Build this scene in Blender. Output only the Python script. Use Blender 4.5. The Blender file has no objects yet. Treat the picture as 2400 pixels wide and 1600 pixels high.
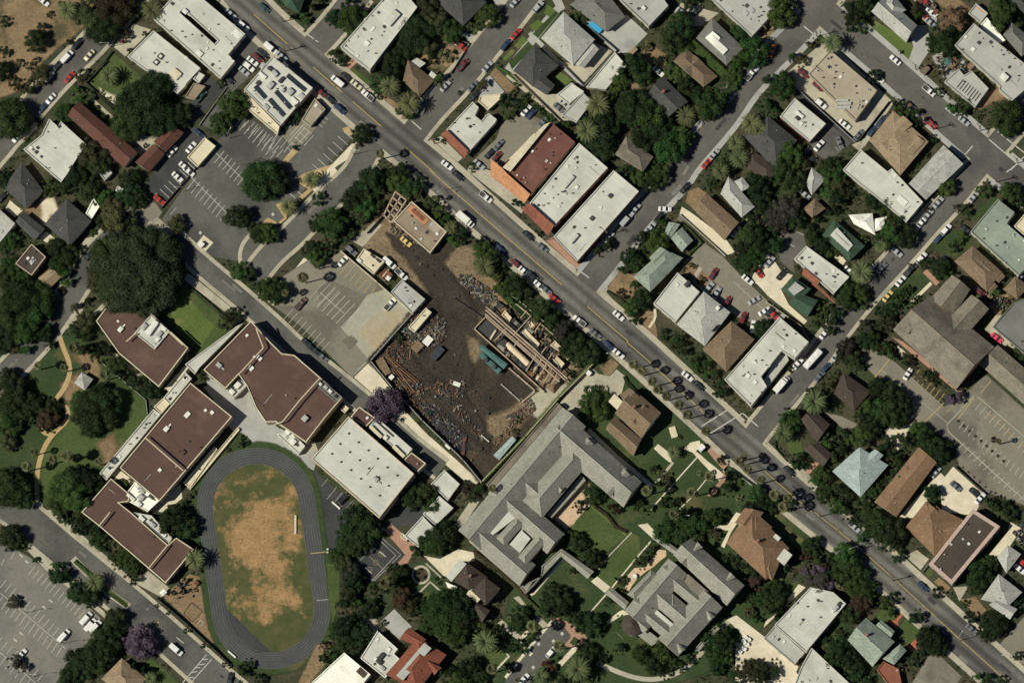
import bpy, bmesh, math, random
from mathutils import Vector, Matrix
random.seed(11)
R = math.radians
sc = bpy.context.scene
# ---------------- camera ----------------
S = 0.15                                   # metres per map unit (the map is 2400 x 1600 units)
H = 3000.0
CP = Vector((0.09*H, -0.17*H, H))
F = (-CP).normalized(); RT = F.cross(Vector((0, 1, 0))).normalized(); UP = RT.cross(F)
TX = 180.0/CP.length; TY = TX*682/1024
cd = bpy.data.cameras.new('camera'); cam = bpy.data.objects.new('camera', cd)
sc.collection.objects.link(cam)
cam.matrix_world = Matrix(((RT.x, UP.x, -F.x, CP.x), (RT.y, UP.y, -F.y, CP.y), (RT.z, UP.z, -F.z, CP.z), (0, 0, 0, 1)))
cd.sensor_width = 36; cd.lens = 36/(2*TX); cd.clip_start = 10; cd.clip_end = 20000
sc.camera = cam
# ---------------- sky and sun ----------------
w = bpy.data.worlds.new("World"); sc.world = w; w.use_nodes = True
nt = w.node_tree; bg = nt.nodes['Background']; sky = nt.nodes.new('ShaderNodeTexSky')
sky.sky_type = 'NISHITA'; sky.sun_disc = False; sky.sun_elevation = R(52); sky.sun_rotation = R(256)
sky.air_density = .75; sky.dust_density = .25
nt.links.new(sky.outputs[0], bg.inputs[0]); bg.inputs[1].default_value = 0.05
sd = bpy.data.lights.new('sun', 'SUN'); sd.energy = 4.95; sd.angle = R(0.5); sd.color = (1, .965, .83)
so = bpy.data.objects.new('sun', sd); sc.collection.objects.link(so)
so.rotation_euler = Vector((1.0, 0.24, -math.tan(R(52)))).to_track_quat('-Z', 'Y').to_euler()
sc.view_settings.view_transform = 'Standard'; sc.view_settings.look = 'None'
sc.view_settings.exposure = -0.1; sc.view_settings.gamma = 1
C = sc.collection
# ---------------- map helpers ----------------
def at(px, py, z=0.0):
    """map position -> world point at height z"""
    u = (px/2400-.5)*2*TX; v = (.5-py/1600)*2*TY
    d = F+RT*u+UP*v
    t = (z-CP.z)/d.z
    return Vector((CP.x+d.x*t, CP.y+d.y*t, z))
SH = {c: (600*(i % 4), 400*(i//4), 3.92) for i, c in enumerate('abcdefghijklmnop')}
SH.update(q=(1050, 900, 5.227), r=(1050, 1100, 5.227), s=(1380, 1230, 5.227), t=(860, 700, 4.276), F=(0, 0, 1.0), O=(0, 0, .98))
def full(t, x, y):
    ox, oy, k = SH[t]; return ox+x/k, oy+y/k
def pts(t, s):
    """'x,y x,y ...' on sheet t -> full map coordinates; a letter before x switches sheet"""
    out = []
    for a in s.split():
        tt = t
        if a[0].isalpha(): tt = a[0]; a = a[1:]
        x, y = a.split(','); out.append(full(tt, float(x), float(y)))
    return out
# ---------------- materials ----------------
MC = {}
def mat(name, c1, c2=None, scale=.3, rough=.85, bump=0.0, fine=1.5, famt=.25, spec=.3, obj=False, c3=None, s3=.04, t3=(.5, .62), metal=0, rnd=0, stripe=None, panel=None):
    if name in MC: return MC[name]
    m = bpy.data.materials.new(name); m.use_nodes = True; n = m.node_tree; L = n.links
    b = n.nodes['Principled BSDF']; b.inputs['Roughness'].default_value = rough; b.inputs['Specular IOR Level'].default_value = spec
    b.inputs['Metallic'].default_value = metal
    if c2 is None: c2 = tuple(x*.8 for x in c1)
    if obj: co = n.nodes.new('ShaderNodeTexCoord').outputs['Object']
    else: co = n.nodes.new('ShaderNodeNewGeometry').outputs['Position']
    def noise(s, det=4):
        t = n.nodes.new('ShaderNodeTexNoise'); t.inputs['Scale'].default_value = s; t.inputs['Detail'].default_value = det
        t.inputs['Roughness'].default_value = .6; L.new(co, t.inputs['Vector']); return t.outputs['Fac']
    def ramp(f, a, bb):
        r = n.nodes.new('ShaderNodeMapRange'); r.inputs['From Min'].default_value = a; r.inputs['From Max'].default_value = bb; L.new(f, r.inputs['Value']); return r.outputs[0]
    def mix(f, A, B, bt='MIX'):
        x = n.nodes.new('ShaderNodeMix'); x.data_type = 'RGBA'; x.blend_type = bt
        if isinstance(f, float): x.inputs['Factor'].default_value = f
        else: L.new(f, x.inputs['Factor'])
        for i, q in ((6, A), (7, B)):
            if isinstance(q, tuple): x.inputs[i].default_value = q+(1,)
            else: L.new(q, x.inputs[i])
        return x.outputs[2]
    c = mix(ramp(noise(scale, 6), .34, .66), tuple(c1), tuple(c2))
    if c3: c = mix(ramp(noise(s3, 8), t3[0], t3[1]), c, tuple(c3))
    if famt:
        f = ramp(noise(fine, 3), .25, .75); g = n.nodes.new('ShaderNodeMapRange'); L.new(f, g.inputs['Value'])
        g.inputs['To Min'].default_value = 1-famt; g.inputs['To Max'].default_value = 1+famt
        v = n.nodes.new('ShaderNodeVectorMath'); v.operation = 'SCALE'; L.new(c, v.inputs[0]); L.new(g.outputs[0], v.inputs['Scale']); c = v.outputs[0]
    if stripe:
        ang, per, amt = stripe
        mp = n.nodes.new('ShaderNodeMapping'); mp.inputs['Rotation'].default_value = (0, 0, R(ang)); L.new(co, mp.inputs[0])
        wv = n.nodes.new('ShaderNodeTexWave'); wv.inputs['Scale'].default_value = .314/per*1.0; wv.inputs['Distortion'].default_value = .6; wv.inputs['Detail'].default_value = 1
        L.new(mp.outputs[0], wv.inputs['Vector'])
        g = n.nodes.new('ShaderNodeMapRange'); L.new(wv.outputs['Fac'], g.inputs['Value']); g.inputs['To Min'].default_value = 1-amt; g.inputs['To Max'].default_value = 1+amt*.5
        v = n.nodes.new('ShaderNodeVectorMath'); v.operation = 'SCALE'; L.new(c, v.inputs[0]); L.new(g.outputs[0], v.inputs['Scale']); c = v.outputs[0]
    if panel:
        ang, pw, ph, amt, mo = panel
        mp = n.nodes.new('ShaderNodeMapping'); mp.inputs['Rotation'].default_value = (0, 0, R(ang)); L.new(co, mp.inputs[0])
        br = n.nodes.new('ShaderNodeTexBrick'); br.inputs['Scale'].default_value = 1; br.inputs['Brick Width'].default_value = pw; br.inputs['Row Height'].default_value = ph; br.inputs['Mortar Size'].default_value = mo; br.inputs['Mortar Smooth'].default_value = .3; br.offset = .5
        br.inputs['Color1'].default_value = (1-amt,)*3+(1,); br.inputs['Color2'].default_value = (1+amt*.6,)*3+(1,); br.inputs['Mortar'].default_value = (1-amt*2.6,)*3+(1,); L.new(mp.outputs[0], br.inputs['Vector'])
        c = mix(1.0, c, br.outputs['Color'], 'MULTIPLY')
    if rnd:
        oi = n.nodes.new('ShaderNodeObjectInfo'); hs = n.nodes.new('ShaderNodeHueSaturation')
        a = n.nodes.new('ShaderNodeMapRange'); L.new(oi.outputs['Random'], a.inputs['Value']); a.inputs['To Min'].default_value = 1-rnd; a.inputs['To Max'].default_value = 1+rnd; L.new(a.outputs[0], hs.inputs['Value'])
        mm = n.nodes.new('ShaderNodeMath'); mm.operation = 'MULTIPLY'; mm.inputs[1].default_value = 7.31; L.new(oi.outputs['Random'], mm.inputs[0])
        fr = n.nodes.new('ShaderNodeMath'); fr.operation = 'FRACT'; L.new(mm.outputs[0], fr.inputs[0])
        a = n.nodes.new('ShaderNodeMapRange'); L.new(fr.outputs[0], a.inputs['Value']); a.inputs['To Min'].default_value = .5-.045; a.inputs['To Max'].default_value = .5+.02; L.new(a.outputs[0], hs.inputs['Hue'])
        L.new(c, hs.inputs['Color']); c = hs.outputs[0]
    L.new(c, b.inputs['Base Color'])
    if bump:
        bp = n.nodes.new('ShaderNodeBump'); bp.inputs['Distance'].default_value = bump; L.new(noise(fine*1.5), bp.inputs['Height']); L.new(bp.outputs[0], b.inputs['Normal'])
    MC[name] = m; return m
# ground
G = {
 'base': mat('garden_soil', (.022, .033, .012), (.066, .054, .032), .12, fine=.9, famt=.4, c3=(.03, .042, .014), s3=.05, bump=.1),
 'asph': mat('asphalt', (.088, .083, .072), (.115, .108, .094), .12, fine=.8, famt=.12, c3=(.07, .067, .061), s3=.04, panel=(-49, 26, 4.2, .06, .03)),
 'aven': mat('avenue_asphalt', (.10, .096, .084), (.135, .128, .11), .1, fine=.8, famt=.12, c3=(.08, .077, .068), s3=.035, stripe=(-49.3, 3.7, .36), panel=(41, 22, 5.8, .05, .03)),
 'adark': mat('dark_asphalt', (.032, .034, .036), (.05, .051, .05), .1, fine=.7, famt=.15),
 'aold': mat('worn_asphalt', (.17, .155, .12), (.215, .195, .15), .07, fine=.8, famt=.1, c3=(.12, .11, .09), s3=.035, t3=(.52, .6)),
 'agry': mat('grey_asphalt', (.085, .084, .073), (.12, .117, .10), .06, fine=.6, famt=.12, c3=(.062, .062, .056), s3=.045, t3=(.48, .6), panel=(41, 24, 7, .05, .04)),
 'conc': mat('concrete_paving', (.42, .385, .29), (.34, .31, .235), .15, fine=.8, famt=.12, c3=(.27, .245, .19), s3=.08, t3=(.53, .65), panel=(41, 3, 3, .05, .05)),
 'cgry': mat('grey_concrete', (.36, .36, .33), (.30, .30, .275), .15, fine=.5, famt=.08, c3=(.24, .24, .22), s3=.06, t3=(.55, .65)),
 'teal': mat('stained_concrete', (.27, .275, .225), (.34, .32, .25), .09, fine=.6, famt=.1, c3=(.36, .29, .18), s3=.05, t3=(.5, .64)),
 'crm': mat('cream_paving', (.62, .56, .42), (.52, .46, .34), .2, fine=.6, famt=.1),
 'peach': mat('peach_terrace', (.56, .41, .27), (.46, .33, .22), .4, fine=1, famt=.15),
 'tanp': mat('tan_footpath', (.43, .31, .155), (.35, .25, .12), .3, fine=1, famt=.12),
 'dirt': mat('brown_dirt', (.17, .115, .065), (.23, .155, .085), .2, fine=1.2, famt=.35, bump=.1),
 'dry': mat('dry_grass', (.24, .165, .09), (.17, .12, .065), .12, fine=1.0, famt=.35, c3=(.07, .062, .03), s3=.09, t3=(.52, .64), bump=.1),
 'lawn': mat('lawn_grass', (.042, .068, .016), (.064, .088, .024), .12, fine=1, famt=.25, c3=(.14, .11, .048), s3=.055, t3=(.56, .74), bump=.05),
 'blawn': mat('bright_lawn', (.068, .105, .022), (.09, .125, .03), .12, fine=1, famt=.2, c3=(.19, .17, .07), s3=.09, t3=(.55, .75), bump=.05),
 'dlawn': mat('dark_lawn', (.022, .044, .012), (.036, .056, .016), .12, fine=1, famt=.3, c3=(.10, .082, .036), s3=.06, t3=(.56, .72), bump=.05),  # deep green turf; on two small front lawns it stands in for shade
 'brick': mat('brick_paving', (.38, .22, .15), (.30, .18, .13), .4, fine=1.5, famt=.2),
 'rbrick': mat('red_tile_paving', (.40, .12, .07), (.33, .10, .06), .4, fine=1.5, famt=.15),
 'yard': mat('scorched_yard_soil', (.022, .018, .013), (.058, .042, .026), .09, fine=1.3, famt=.6, c3=(.12, .088, .053), s3=.08, t3=(.55, .74), bump=.15),
 'ybrn': mat('dusty_yard_soil', (.22, .165, .10), (.12, .09, .055), .15, fine=1.1, famt=.45, bump=.12),
 'yblk': mat('oily_black_soil', (.024, .0195, .0145), (.043, .034, .024), .12, fine=1.2, famt=.5), 'apat': mat('faded_asphalt_patch', (.12, .112, .09), (.15, .138, .11), .1, fine=.8, famt=.12), 'alit': mat('light_grey_asphalt', (.15, .146, .125), (.185, .178, .15), .06, fine=.8, famt=.1, c3=(.115, .112, .10), s3=.04, t3=(.5, .62), panel=(41, 24, 7, .04, .04)),
 'track': mat('running_track_surface', (.046, .049, .05), (.064, .066, .066), .15, fine=.8, famt=.1),
 'white': mat('white_road_paint', (.5, .49, .43), (.36, .35, .31), .8, fine=3, famt=.2),
 'fwhite': mat('faded_road_paint', (.42, .41, .36), (.32, .31, .265), .8, fine=3, famt=.2),
 'yel': mat('yellow_road_paint', (.44, .32, .10), (.33, .25, .10), .6, fine=3, famt=.2),
 'fyel': mat('faded_yellow_paint', (.34, .27, .13), (.27, .21, .11), .6, fine=3, famt=.2),
 'crack': mat('crack_sealant', (.05, .05, .047), (.065, .06, .055), .6),
}
RC = {'x':((.1,.1,.1),(.1,.1,.1)),  # roof colours
 'wht': ((.54, .54, .475), (.44, .44, .385)), 'bwht': ((.86, .85, .74), (.80, .79, .68)), 'lgt': ((.41, .41, .37), (.35, .35, .315)),
 'gry': ((.285, .28, .235), (.24, .235, .195)), 'dgr': ((.07, .07, .066), (.05, .05, .048)), 'mgr': ((.17, .17, .15), (.135, .135, .12)),
 'mar': ((.098, .056, .044), (.082, .048, .038)), 'mshp': ((.15, .062, .046), (.12, .052, .04)), 'rmar': ((.115, .048, .035), (.09, .041, .031)), 'brn': ((.165, .118, .075), (.13, .094, .06)), 'dbr': ((.068, .05, .038), (.052, .04, .031)),
 'tan': ((.38, .33, .245), (.31, .265, .195)), 'tbr': ((.20, .143, .09), (.155, .112, .072)), 'shg': ((.30, .225, .14), (.235, .175, .108)), 'obr': ((.225, .138, .078), (.18, .11, .064)), 'grn': ((.045, .085, .05), (.034, .066, .04)),
 'mint': ((.28, .32, .26), (.19, .225, .185)), 'aqua': ((.34, .40, .38), (.28, .34, .32)), 'ora': ((.52, .25, .125), (.42, .20, .10)), 'red': ((.23, .075, .045), (.18, .06, .036)), 'trd': ((.20, .074, .045), (.25, .09, .053)),
 'ctn': ((.165, .145, .112), (.22, .19, .145)), 'crm': ((.62, .56, .40), (.54, .48, .34)), 'tel': ((.07, .15, .14), (.055, .12, .11)), 'wea': ((.42, .42, .38), (.25, .24, .215)), 'pst': ((.30, .24, .17), (.20, .155, .11)), 'blu': ((.02, .025, .035), (.03, .035, .045)),
}
def roofmat(k, pitched=False):
    c1, c2 = RC[k]
    if pitched: return mat('roofing_shingle_'+k, c1, c2, .35, fine=1.6, famt=.26, c3=tuple(x*.8 for x in c1), s3=.12, bump=.02, panel=(49, 1.6, .55, .09, .03))
    return mat('roofing_membrane_'+k, c1, c2, .12, fine=.9, famt=.05, c3=tuple(x*(1.45 if k in ('mar', 'mshp', 'dbr') else .7) for x in c1), s3=.09, t3=(.52, .72), panel=(41, 9, 1.1, .05, .05))
WM = {'w': mat('plaster_white', (.6, .56, .46), (.5, .46, .38), .4, famt=.08), 'b': mat('plaster_beige', (.42, .35, .25), (.36, .3, .21), .4, famt=.1),
      'g': mat('plaster_grey', (.3, .3, .28), (.25, .25, .23), .4, famt=.1), 'r': mat('wall_brick_red', (.27, .12, .08), (.2, .09, .06), .8, famt=.2), 'p': mat('plaster_pink', (.45, .34, .28), (.4, .3, .25), .4, famt=.1),
      'd': mat('wall_dark', (.1, .09, .07), (.07, .06, .05), .5)}
TRIM = mat('cream_trim', (.58, .50, .36), (.5, .43, .3), .5, famt=.1)
DARK = mat('dark_metal', (.04, .04, .04), (.06, .06, .055), 1)
METAL = mat('galvanised_metal', (.42, .42, .39), (.32, .32, .3), 1, rough=.5)
GLASS = mat('window_glass', (.03, .04, .045), (.05, .06, .065), .5, rough=.12, spec=.6, famt=0)
WOOD = mat('weathered_wood', (.12, .09, .06), (.17, .13, .09), 1)
WHITE = mat('white_paint', (.7, .69, .62), (.6, .59, .53), 1, famt=.05)
BARK = mat('tree_bark', (.10, .075, .05), (.06, .045, .03), 1.5, famt=.2)
PVD = mat('solar_glass', (.018, .022, .032), (.035, .042, .055), .5, rough=.3)
# ---------------- objects ----------------
def link(name, me, parent=None, mats=()):
    for m in mats: me.materials.append(m)
    o = bpy.data.objects.new(name, me); C.objects.link(o)
    if parent: o.parent = parent
    return o
def meshob(name, verts, faces, m, parent=None, org=None, mi=None):
    if org is not None: verts = [(v[0]-org[0], v[1]-org[1], v[2]-org[2]) for v in verts]
    me = bpy.data.meshes.new(name); me.from_pydata([tuple(v) for v in verts], [], faces)
    ms = m if isinstance(m, (list, tuple)) else [m]
    o = link(name, me, parent, ms)
    if mi: me.polygons.foreach_set('material_index', mi)
    return o
class MB:
    def __init__(s): s.v = []; s.f = []; s.mi = []
    def add(s, v, f, mi=0):
        n = len(s.v); s.v += [tuple(x) for x in v]; s.f += [tuple(i+n for i in q) for q in f]; s.mi += [mi]*len(f)
    def box(s, c, sx, sy, sz, rz=0, mi=0, top=1.0):
        ca, sa = math.cos(rz), math.sin(rz); v = []
        for z, k in ((0, 1), (sz, top)):
            for x, y in ((-1, -1), (1, -1), (1, 1), (-1, 1)):
                X = x*sx/2*k; Y = y*sy/2*k; v.append((c[0]+X*ca-Y*sa, c[1]+X*sa+Y*ca, c[2]+z))
        s.add(v, [(3, 2, 1, 0), (4, 5, 6, 7), (0, 1, 5, 4), (1, 2, 6, 5), (2, 3, 7, 6), (3, 0, 4, 7)], mi)
    def prism(s, poly, z0, z1, mi=0, cap=True):
        n = len(poly); v = [(p[0], p[1], z0) for p in poly]+[(p[0], p[1], z1) for p in poly]
        f = [(i, (i+1) % n, n+(i+1) % n, n+i) for i in range(n)]
        if cap: f += [tuple(range(n, 2*n)), tuple(range(n-1, -1, -1))]
        s.add(v, f, mi)
    def tube(s, a, b, r, n=6, r2=None, mi=0, cap=True):
        a = Vector(a); b = Vector(b); d = (b-a).normalized(); q = d.to_track_quat('Z', 'Y'); r2 = r if r2 is None else r2
        v = [a+q@Vector((r*math.cos(6.2832*i/n), r*math.sin(6.2832*i/n), 0)) for i in range(n)]+[b+q@Vector((r2*math.cos(6.2832*i/n), r2*math.sin(6.2832*i/n), 0)) for i in range(n)]
        f = [(i, (i+1) % n, n+(i+1) % n, n+i) for i in range(n)]
        if cap: f += [tuple(range(n, 2*n)), tuple(range(n-1, -1, -1))]
        s.add(v, f, mi)
    def build(s, name, m, parent=None, org=None):
        return meshob(name, s.v, s.f, m, parent, org, s.mi if isinstance(m, (list, tuple)) else None)
def thing(name, label, cat, loc, group=None, rz=0):
    o = bpy.data.objects.new(name, None); C.objects.link(o); o.location = loc; o.rotation_euler = (0, 0, rz); o.empty_display_size = .5
    o['label'] = label; o['category'] = cat
    if group: o['group'] = group
    return o
def tag(o, label, cat, group=None):
    o['label'] = label; o['category'] = cat
    if group: o['group'] = group
    return o
def ccw(p):
    a = sum(p[i][0]*p[(i+1) % len(p)][1]-p[(i+1) % len(p)][0]*p[i][1] for i in range(len(p)))
    return list(p) if a > 0 else list(p)[::-1]
def inset(p, d):
    n = len(p); out = []
    for i in range(n):
        a, b, c = Vector(p[i-1][:2]), Vector(p[i][:2]), Vector(p[(i+1) % n][:2])
        u = (b-a).normalized(); v = (c-b).normalized(); n1 = Vector((-u.y, u.x)); n2 = Vector((-v.y, v.x))
        k = n1+n2
        if k.length < .3: k = n1
        k = k/(max(.35, k.dot(n1)))
        out.append((b.x+k.x*d, b.y+k.y*d))
    return out
# ---------------- ground ----------------
# every flush sheet lies one 5 mm step above whatever it covers
GL = {}; CELL = 8.0; ZSTEP = .005
def cells(polys, closed=True):
    out = set()
    for p in polys:
        n = len(p)
        for i in range(n if closed else n-1):
            a = p[i]; b = p[(i+1) % n]; k = max(1, int(math.hypot(b[0]-a[0], b[1]-a[1])/3))
            for j in range(k+1): out.add((int((a[0]+(b[0]-a[0])*j/k)//CELL), int((a[1]+(b[1]-a[1])*j/k)//CELL)))
        if closed and n > 2:
            ys = [q[1] for q in p]
            for cy in range(max(-12, int(min(ys)//CELL)), min(212, int(max(ys)//CELL)+1)):
                y = (cy+.5)*CELL; xs = []
                for i in range(n):
                    a, c = p[i], p[(i+1) % n]
                    if (a[1] > y) != (c[1] > y): xs.append((c[0]-a[0])*(y-a[1])/(c[1]-a[1])+a[0])
                xs.sort()
                for x0, x1 in zip(xs[::2], xs[1::2]):
                    for cx in range(max(-12, int(x0//CELL)), min(312, int(x1//CELL)+1)): out.add((cx, cy))
    return out
def nz(polys=None, closed=True):
    cs = cells(polys, closed); l = 1+max((GL.get(c, 0) for c in cs), default=0)
    for c in cs: GL[c] = l
    return .02+l*ZSTEP
def gz(fx, fy): return .02+GL.get((int(fx//CELL), int(fy//CELL)), 0)*ZSTEP
def quads(fp, a, b):
    A = offs(fp, -a-1); B = offs(fp, b+1); return [[A[i], A[i+1], B[i+1], B[i]] for i in range(len(fp)-1)]
def jag(p, amp, step=2.5):
    out = []; n = len(p)
    for i in range(n):
        a = Vector(p[i][:2]); b = Vector(p[(i+1) % n][:2]); k = max(1, int((b-a).length/step))
        for j in range(k):
            q = a.lerp(b, j/k); out.append((q.x+random.uniform(-amp, amp), q.y+random.uniform(-amp, amp)))
    return out
def tess(*loops):
    from mathutils.geometry import tessellate_polygon
    flat = [q for l in loops for q in l]; out = []
    for t in tessellate_polygon([[Vector((q[0], q[1], 0)) for q in l] for l in loops]):
        a, b, c = (flat[i] for i in t); k = (b[0]-a[0])*(c[1]-a[1])-(b[1]-a[1])*(c[0]-a[0])
        if abs(k) < 1e-7: continue
        out.append(tuple(t) if k > 0 else tuple(t)[::-1])
    return out
FE = {}
def feather_mat(key):
    if key in FE: return FE[key]
    m = G[key].copy(); m.name = G[key].name+'_faded_edge'; n = m.node_tree; L = n.links; b = n.nodes['Principled BSDF']; out = n.nodes['Material Output']
    at_ = n.nodes.new('ShaderNodeAttribute'); at_.attribute_name = 'fade'; tx = n.nodes.new('ShaderNodeTexNoise'); tx.inputs['Scale'].default_value = .45; tx.inputs['Detail'].default_value = 8; tx.inputs['Roughness'].default_value = .7
    ge = n.nodes.new('ShaderNodeNewGeometry'); L.new(ge.outputs['Position'], tx.inputs['Vector'])
    a = n.nodes.new('ShaderNodeMath'); a.operation = 'MULTIPLY_ADD'; L.new(tx.outputs['Fac'], a.inputs[0]); a.inputs[1].default_value = 1.6; a.inputs[2].default_value = -1.3
    c = n.nodes.new('ShaderNodeMath'); c.operation = 'MULTIPLY_ADD'; L.new(at_.outputs['Fac'], c.inputs[0]); c.inputs[1].default_value = 1.9; L.new(a.outputs[0], c.inputs[2]); c.use_clamp = True
    t = n.nodes.new('ShaderNodeBsdfTransparent'); x = n.nodes.new('ShaderNodeMixShader'); L.new(c.outputs[0], x.inputs[0]); L.new(t.outputs[0], x.inputs[1]); L.new(b.outputs[0], x.inputs[2]); L.new(x.outputs[0], out.inputs['Surface'])
    FE[key] = m; return m
def sheet(name, key, fp, z=None, j=0):
    if j >= .25:
        w0 = 16; cx0 = sum(q[0] for q in fp)/len(fp); z = nz([fp, [(q[0]+(8 if q[0] > cx0 else -8), q[1]) for q in fp]]); p = ccw([(at(x, y, z).x, at(x, y, z).y) for x, y in fp]); p = jag(p, j*.4, 4.0)
        w_ = min(j*1.6, 1.8)+(1.6 if 'yard' in name or 'worn' in name else .4); A = p; B = inset(p, -w_); n = len(p)
        v = [(x, y, z) for x, y in A]+[(x, y, z) for x, y in B]; f = tess(A)+[(i, n+i, n+(i+1) % n, (i+1) % n) for i in range(n)]
        o = meshob(name, v, f, feather_mat(key)); o['kind'] = 'structure'
        att = o.data.attributes.new('fade', 'FLOAT', 'POINT'); att.data.foreach_set('value', [.85]*n+[0.0]*n); return o
    z = nz([fp]) if z is None else z
    p = [at(x, y, z) for x, y in fp]
    if j: p = jag(p, j)
    p = ccw([(q[0], q[1]) for q in p])
    v = [Vector((x, y, z)) for x, y in p]
    o = meshob(name, v, tess(v), G[key]); o['kind'] = 'structure'; return o
def smooth(p, it=1):
    for _ in range(it):
        q = [p[0]]
        for a, b in zip(p, p[1:]):
            q += [(a[0]*.75+b[0]*.25, a[1]*.75+b[1]*.25), (a[0]*.25+b[0]*.75, a[1]*.25+b[1]*.75)]
        p = q+[p[-1]]
    return p
def offs(p, d):
    out = []
    for i in range(len(p)):
        a = p[max(0, i-1)]; b = p[min(len(p)-1, i+1)]; dx, dy = b[0]-a[0], b[1]-a[1]; l = math.hypot(dx, dy) or 1
        out.append((p[i][0]-dy/l*d, p[i][1]+dx/l*d))
    return out
def ribbon(name, key, fp, wl, wr=None, z=None, top=0.0):
    wr = wl if wr is None else wr; z = nz(quads(fp, wl, wr)) if z is None else z
    a = [at(x, y, z) for x, y in offs(fp, -wl)]; b = [at(x, y, z) for x, y in offs(fp, wr)]
    n = len(a); v = a+b; f = [(i, i+1, n+i+1, n+i) for i in range(n-1)]
    if top:
        v = v+[(q[0], q[1], z-top) for q in a]+[(q[0], q[1], z-top) for q in b]
        f += [(i, 2*n+i, 2*n+i+1, i+1) for i in range(n-1)]+[(n+i, n+i+1, 3*n+i+1, 3*n+i) for i in range(n-1)]+[(0, n, 3*n, 2*n), (n-1, 3*n-1, 4*n-1, 2*n-1)]
    o = meshob(name, v, f, G[key]); o['kind'] = 'structure'; return o
# ======================= SETTING =======================
sheet('ground', 'base', [(-2600, -2200), (5000, -2200), (5000, 3800), (-2600, 3800)], z=0)
def P(key, name, t, s, j=0): return sheet(name, key, pts(t, s), j=j)
# big base areas
P('dry', 'dry_lot', 'a', '-60,-60 1240,-60 850,160 380,560 220,770 100,850 -60,900', .6)
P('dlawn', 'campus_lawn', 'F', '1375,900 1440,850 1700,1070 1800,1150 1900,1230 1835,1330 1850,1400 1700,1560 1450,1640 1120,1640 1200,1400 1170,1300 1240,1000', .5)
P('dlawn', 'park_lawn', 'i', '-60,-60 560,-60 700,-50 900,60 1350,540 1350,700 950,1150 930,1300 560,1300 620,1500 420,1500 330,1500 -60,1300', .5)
P('lawn', 'park_lawn', 'i', '620,420 1100,420 1340,560 1340,700 960,1140 700,1100 420,1400 360,1300 400,1050 620,760', 1.2)
P('dirt', 'worn_grass', 'i', '130,80 300,120 280,230 130,280', 1.2); P('dirt', 'worn_grass', 'i', '680,90 880,120 900,300 820,260', 1.2)
P('dirt', 'worn_grass', 'i', '940,960 1010,900 1040,980 980,1080', 1.0); P('dirt', 'worn_grass', 'i', '600,400 700,350 700,540 620,520', 1)
ribbon('tan_park_path', 'tanp', smooth(pts('i', '545,-60 580,60 635,180 645,300 590,430 505,545 530,590 600,590 625,640 620,720 540,800 470,870 400,980 355,1120 338,1260 340,1420 355,1560'), 2), 5.5)
ribbon('tan_park_path', 'tanp', smooth(pts('i', '500,860 420,850 365,800 350,770'), 2), 5); P('cgry', 'path_apron', 'i', '330,1470 375,1470 430,1600 320,1560')
P('agry', 'park_service_road', 'i', '-60,240 60,180 120,90 200,80 250,110 140,230 20,300 -60,330', .1)
# north-west block
P('lawn', 'garden_lawn', 'a', '1040,470 1130,560 1330,740 1100,1090 1000,960 780,760', .2)
P('lawn', 'garden_lawn', 'a', '700,830 1060,1080 1250,1290 1100,1300 640,930', .2)
P('conc', 'courtyard_paving', 'a', '1230,220 1390,270 1150,520 1050,430 1080,360', .2)
P('conc', 'courtyard_paving', 'a', '1150,1200 1420,1300 1280,1400 1150,1290', .6)
P('crm', 'garden_stones', 'a', '930,820 1040,900 1040,960 960,900', .8)
ribbon('garden_path', 'conc', pts('a', '830,900 1000,1050 1150,1220 1260,1330'), 3.5)
P('agry', 'car_park_asphalt', 'a', '2250,330 2460,420 2300,700 2130,850 2000,740 2170,560 2080,500')
P('adark', 'lane_asphalt', 'a', '1900,700 2080,800 1720,1190 1830,1160 1990,1330 1560,1860 1480,1900 1330,1700 1440,1530 1680,1220 1690,1160 1760,950')
P('agry', 'lane_asphalt', 'a', '2080,800 2200,900 1960,1190 1830,1140')
P('crm', 'driveway_apron', 'a', '70,1410 160,1310 260,1200 340,1140 340,1180 180,1340 110,1430 60,1480')
P('crm', 'yard_paving', 'e', '90,270 210,360 140,430 50,350', .2); P('dirt', 'bare_yard', 'e', '260,360 470,250 500,340 410,490', .3)
P('crm', 'yard_paving', 'e', '400,280 470,260 510,360 440,400 430,470 400,470', .3); P('crm', 'yard_paving', 'e', '420,560 510,620 430,660 360,610', .2)
P('conc', 'driveway', 'e', '780,620 900,590 920,640 720,830 690,790', .1)
P('aold', 'forecourt_asphalt', 'e', '1210,340 1420,290 1490,380 1350,580 1200,580')
P('conc', 'forecourt_paving', 'e', '1350,520 1440,430 1590,570 1500,610', .4)
# big central car park
P('agry', 'car_park_asphalt', 'F', '380,512 500,345 560,265 640,305 760,222 850,290 800,352 712,445 690,470 650,535 590,560 560,612 478,598 385,520')
P('aold', 'car_park_asphalt', 'b', '230,1230 420,1110 560,1160 460,1290 340,1370')
P('agry', 'drop_off_asphalt', 'F', '560,605 585,560 625,545 690,560 640,640 600,660')
for s in ('250,1470 340,1360 385,1390 280,1500', '790,1180 850,1160 890,1230 850,1250'): P('tanp', 'planter_island', 'b', s)
for s in ('390,60 450,20 700,-60 640,60 430,260 390,240 480,170 400,120', '180,310 240,290 300,330 280,440 220,490 80,490 70,460 110,430 200,480 260,430'): P('tanp', 'planter_island', 'f', s)
P('brick', 'planter_island', 'e', '1590,570 1660,560 1880,760 1840,780')
P('crm', 'footpath', 'b', '880,1320 960,1320 980,1370 680,1568 600,1640 650,1560')
P('conc', 'curved_footpath', 'f', '380,410 440,440 330,560 220,600 220,520')
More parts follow.
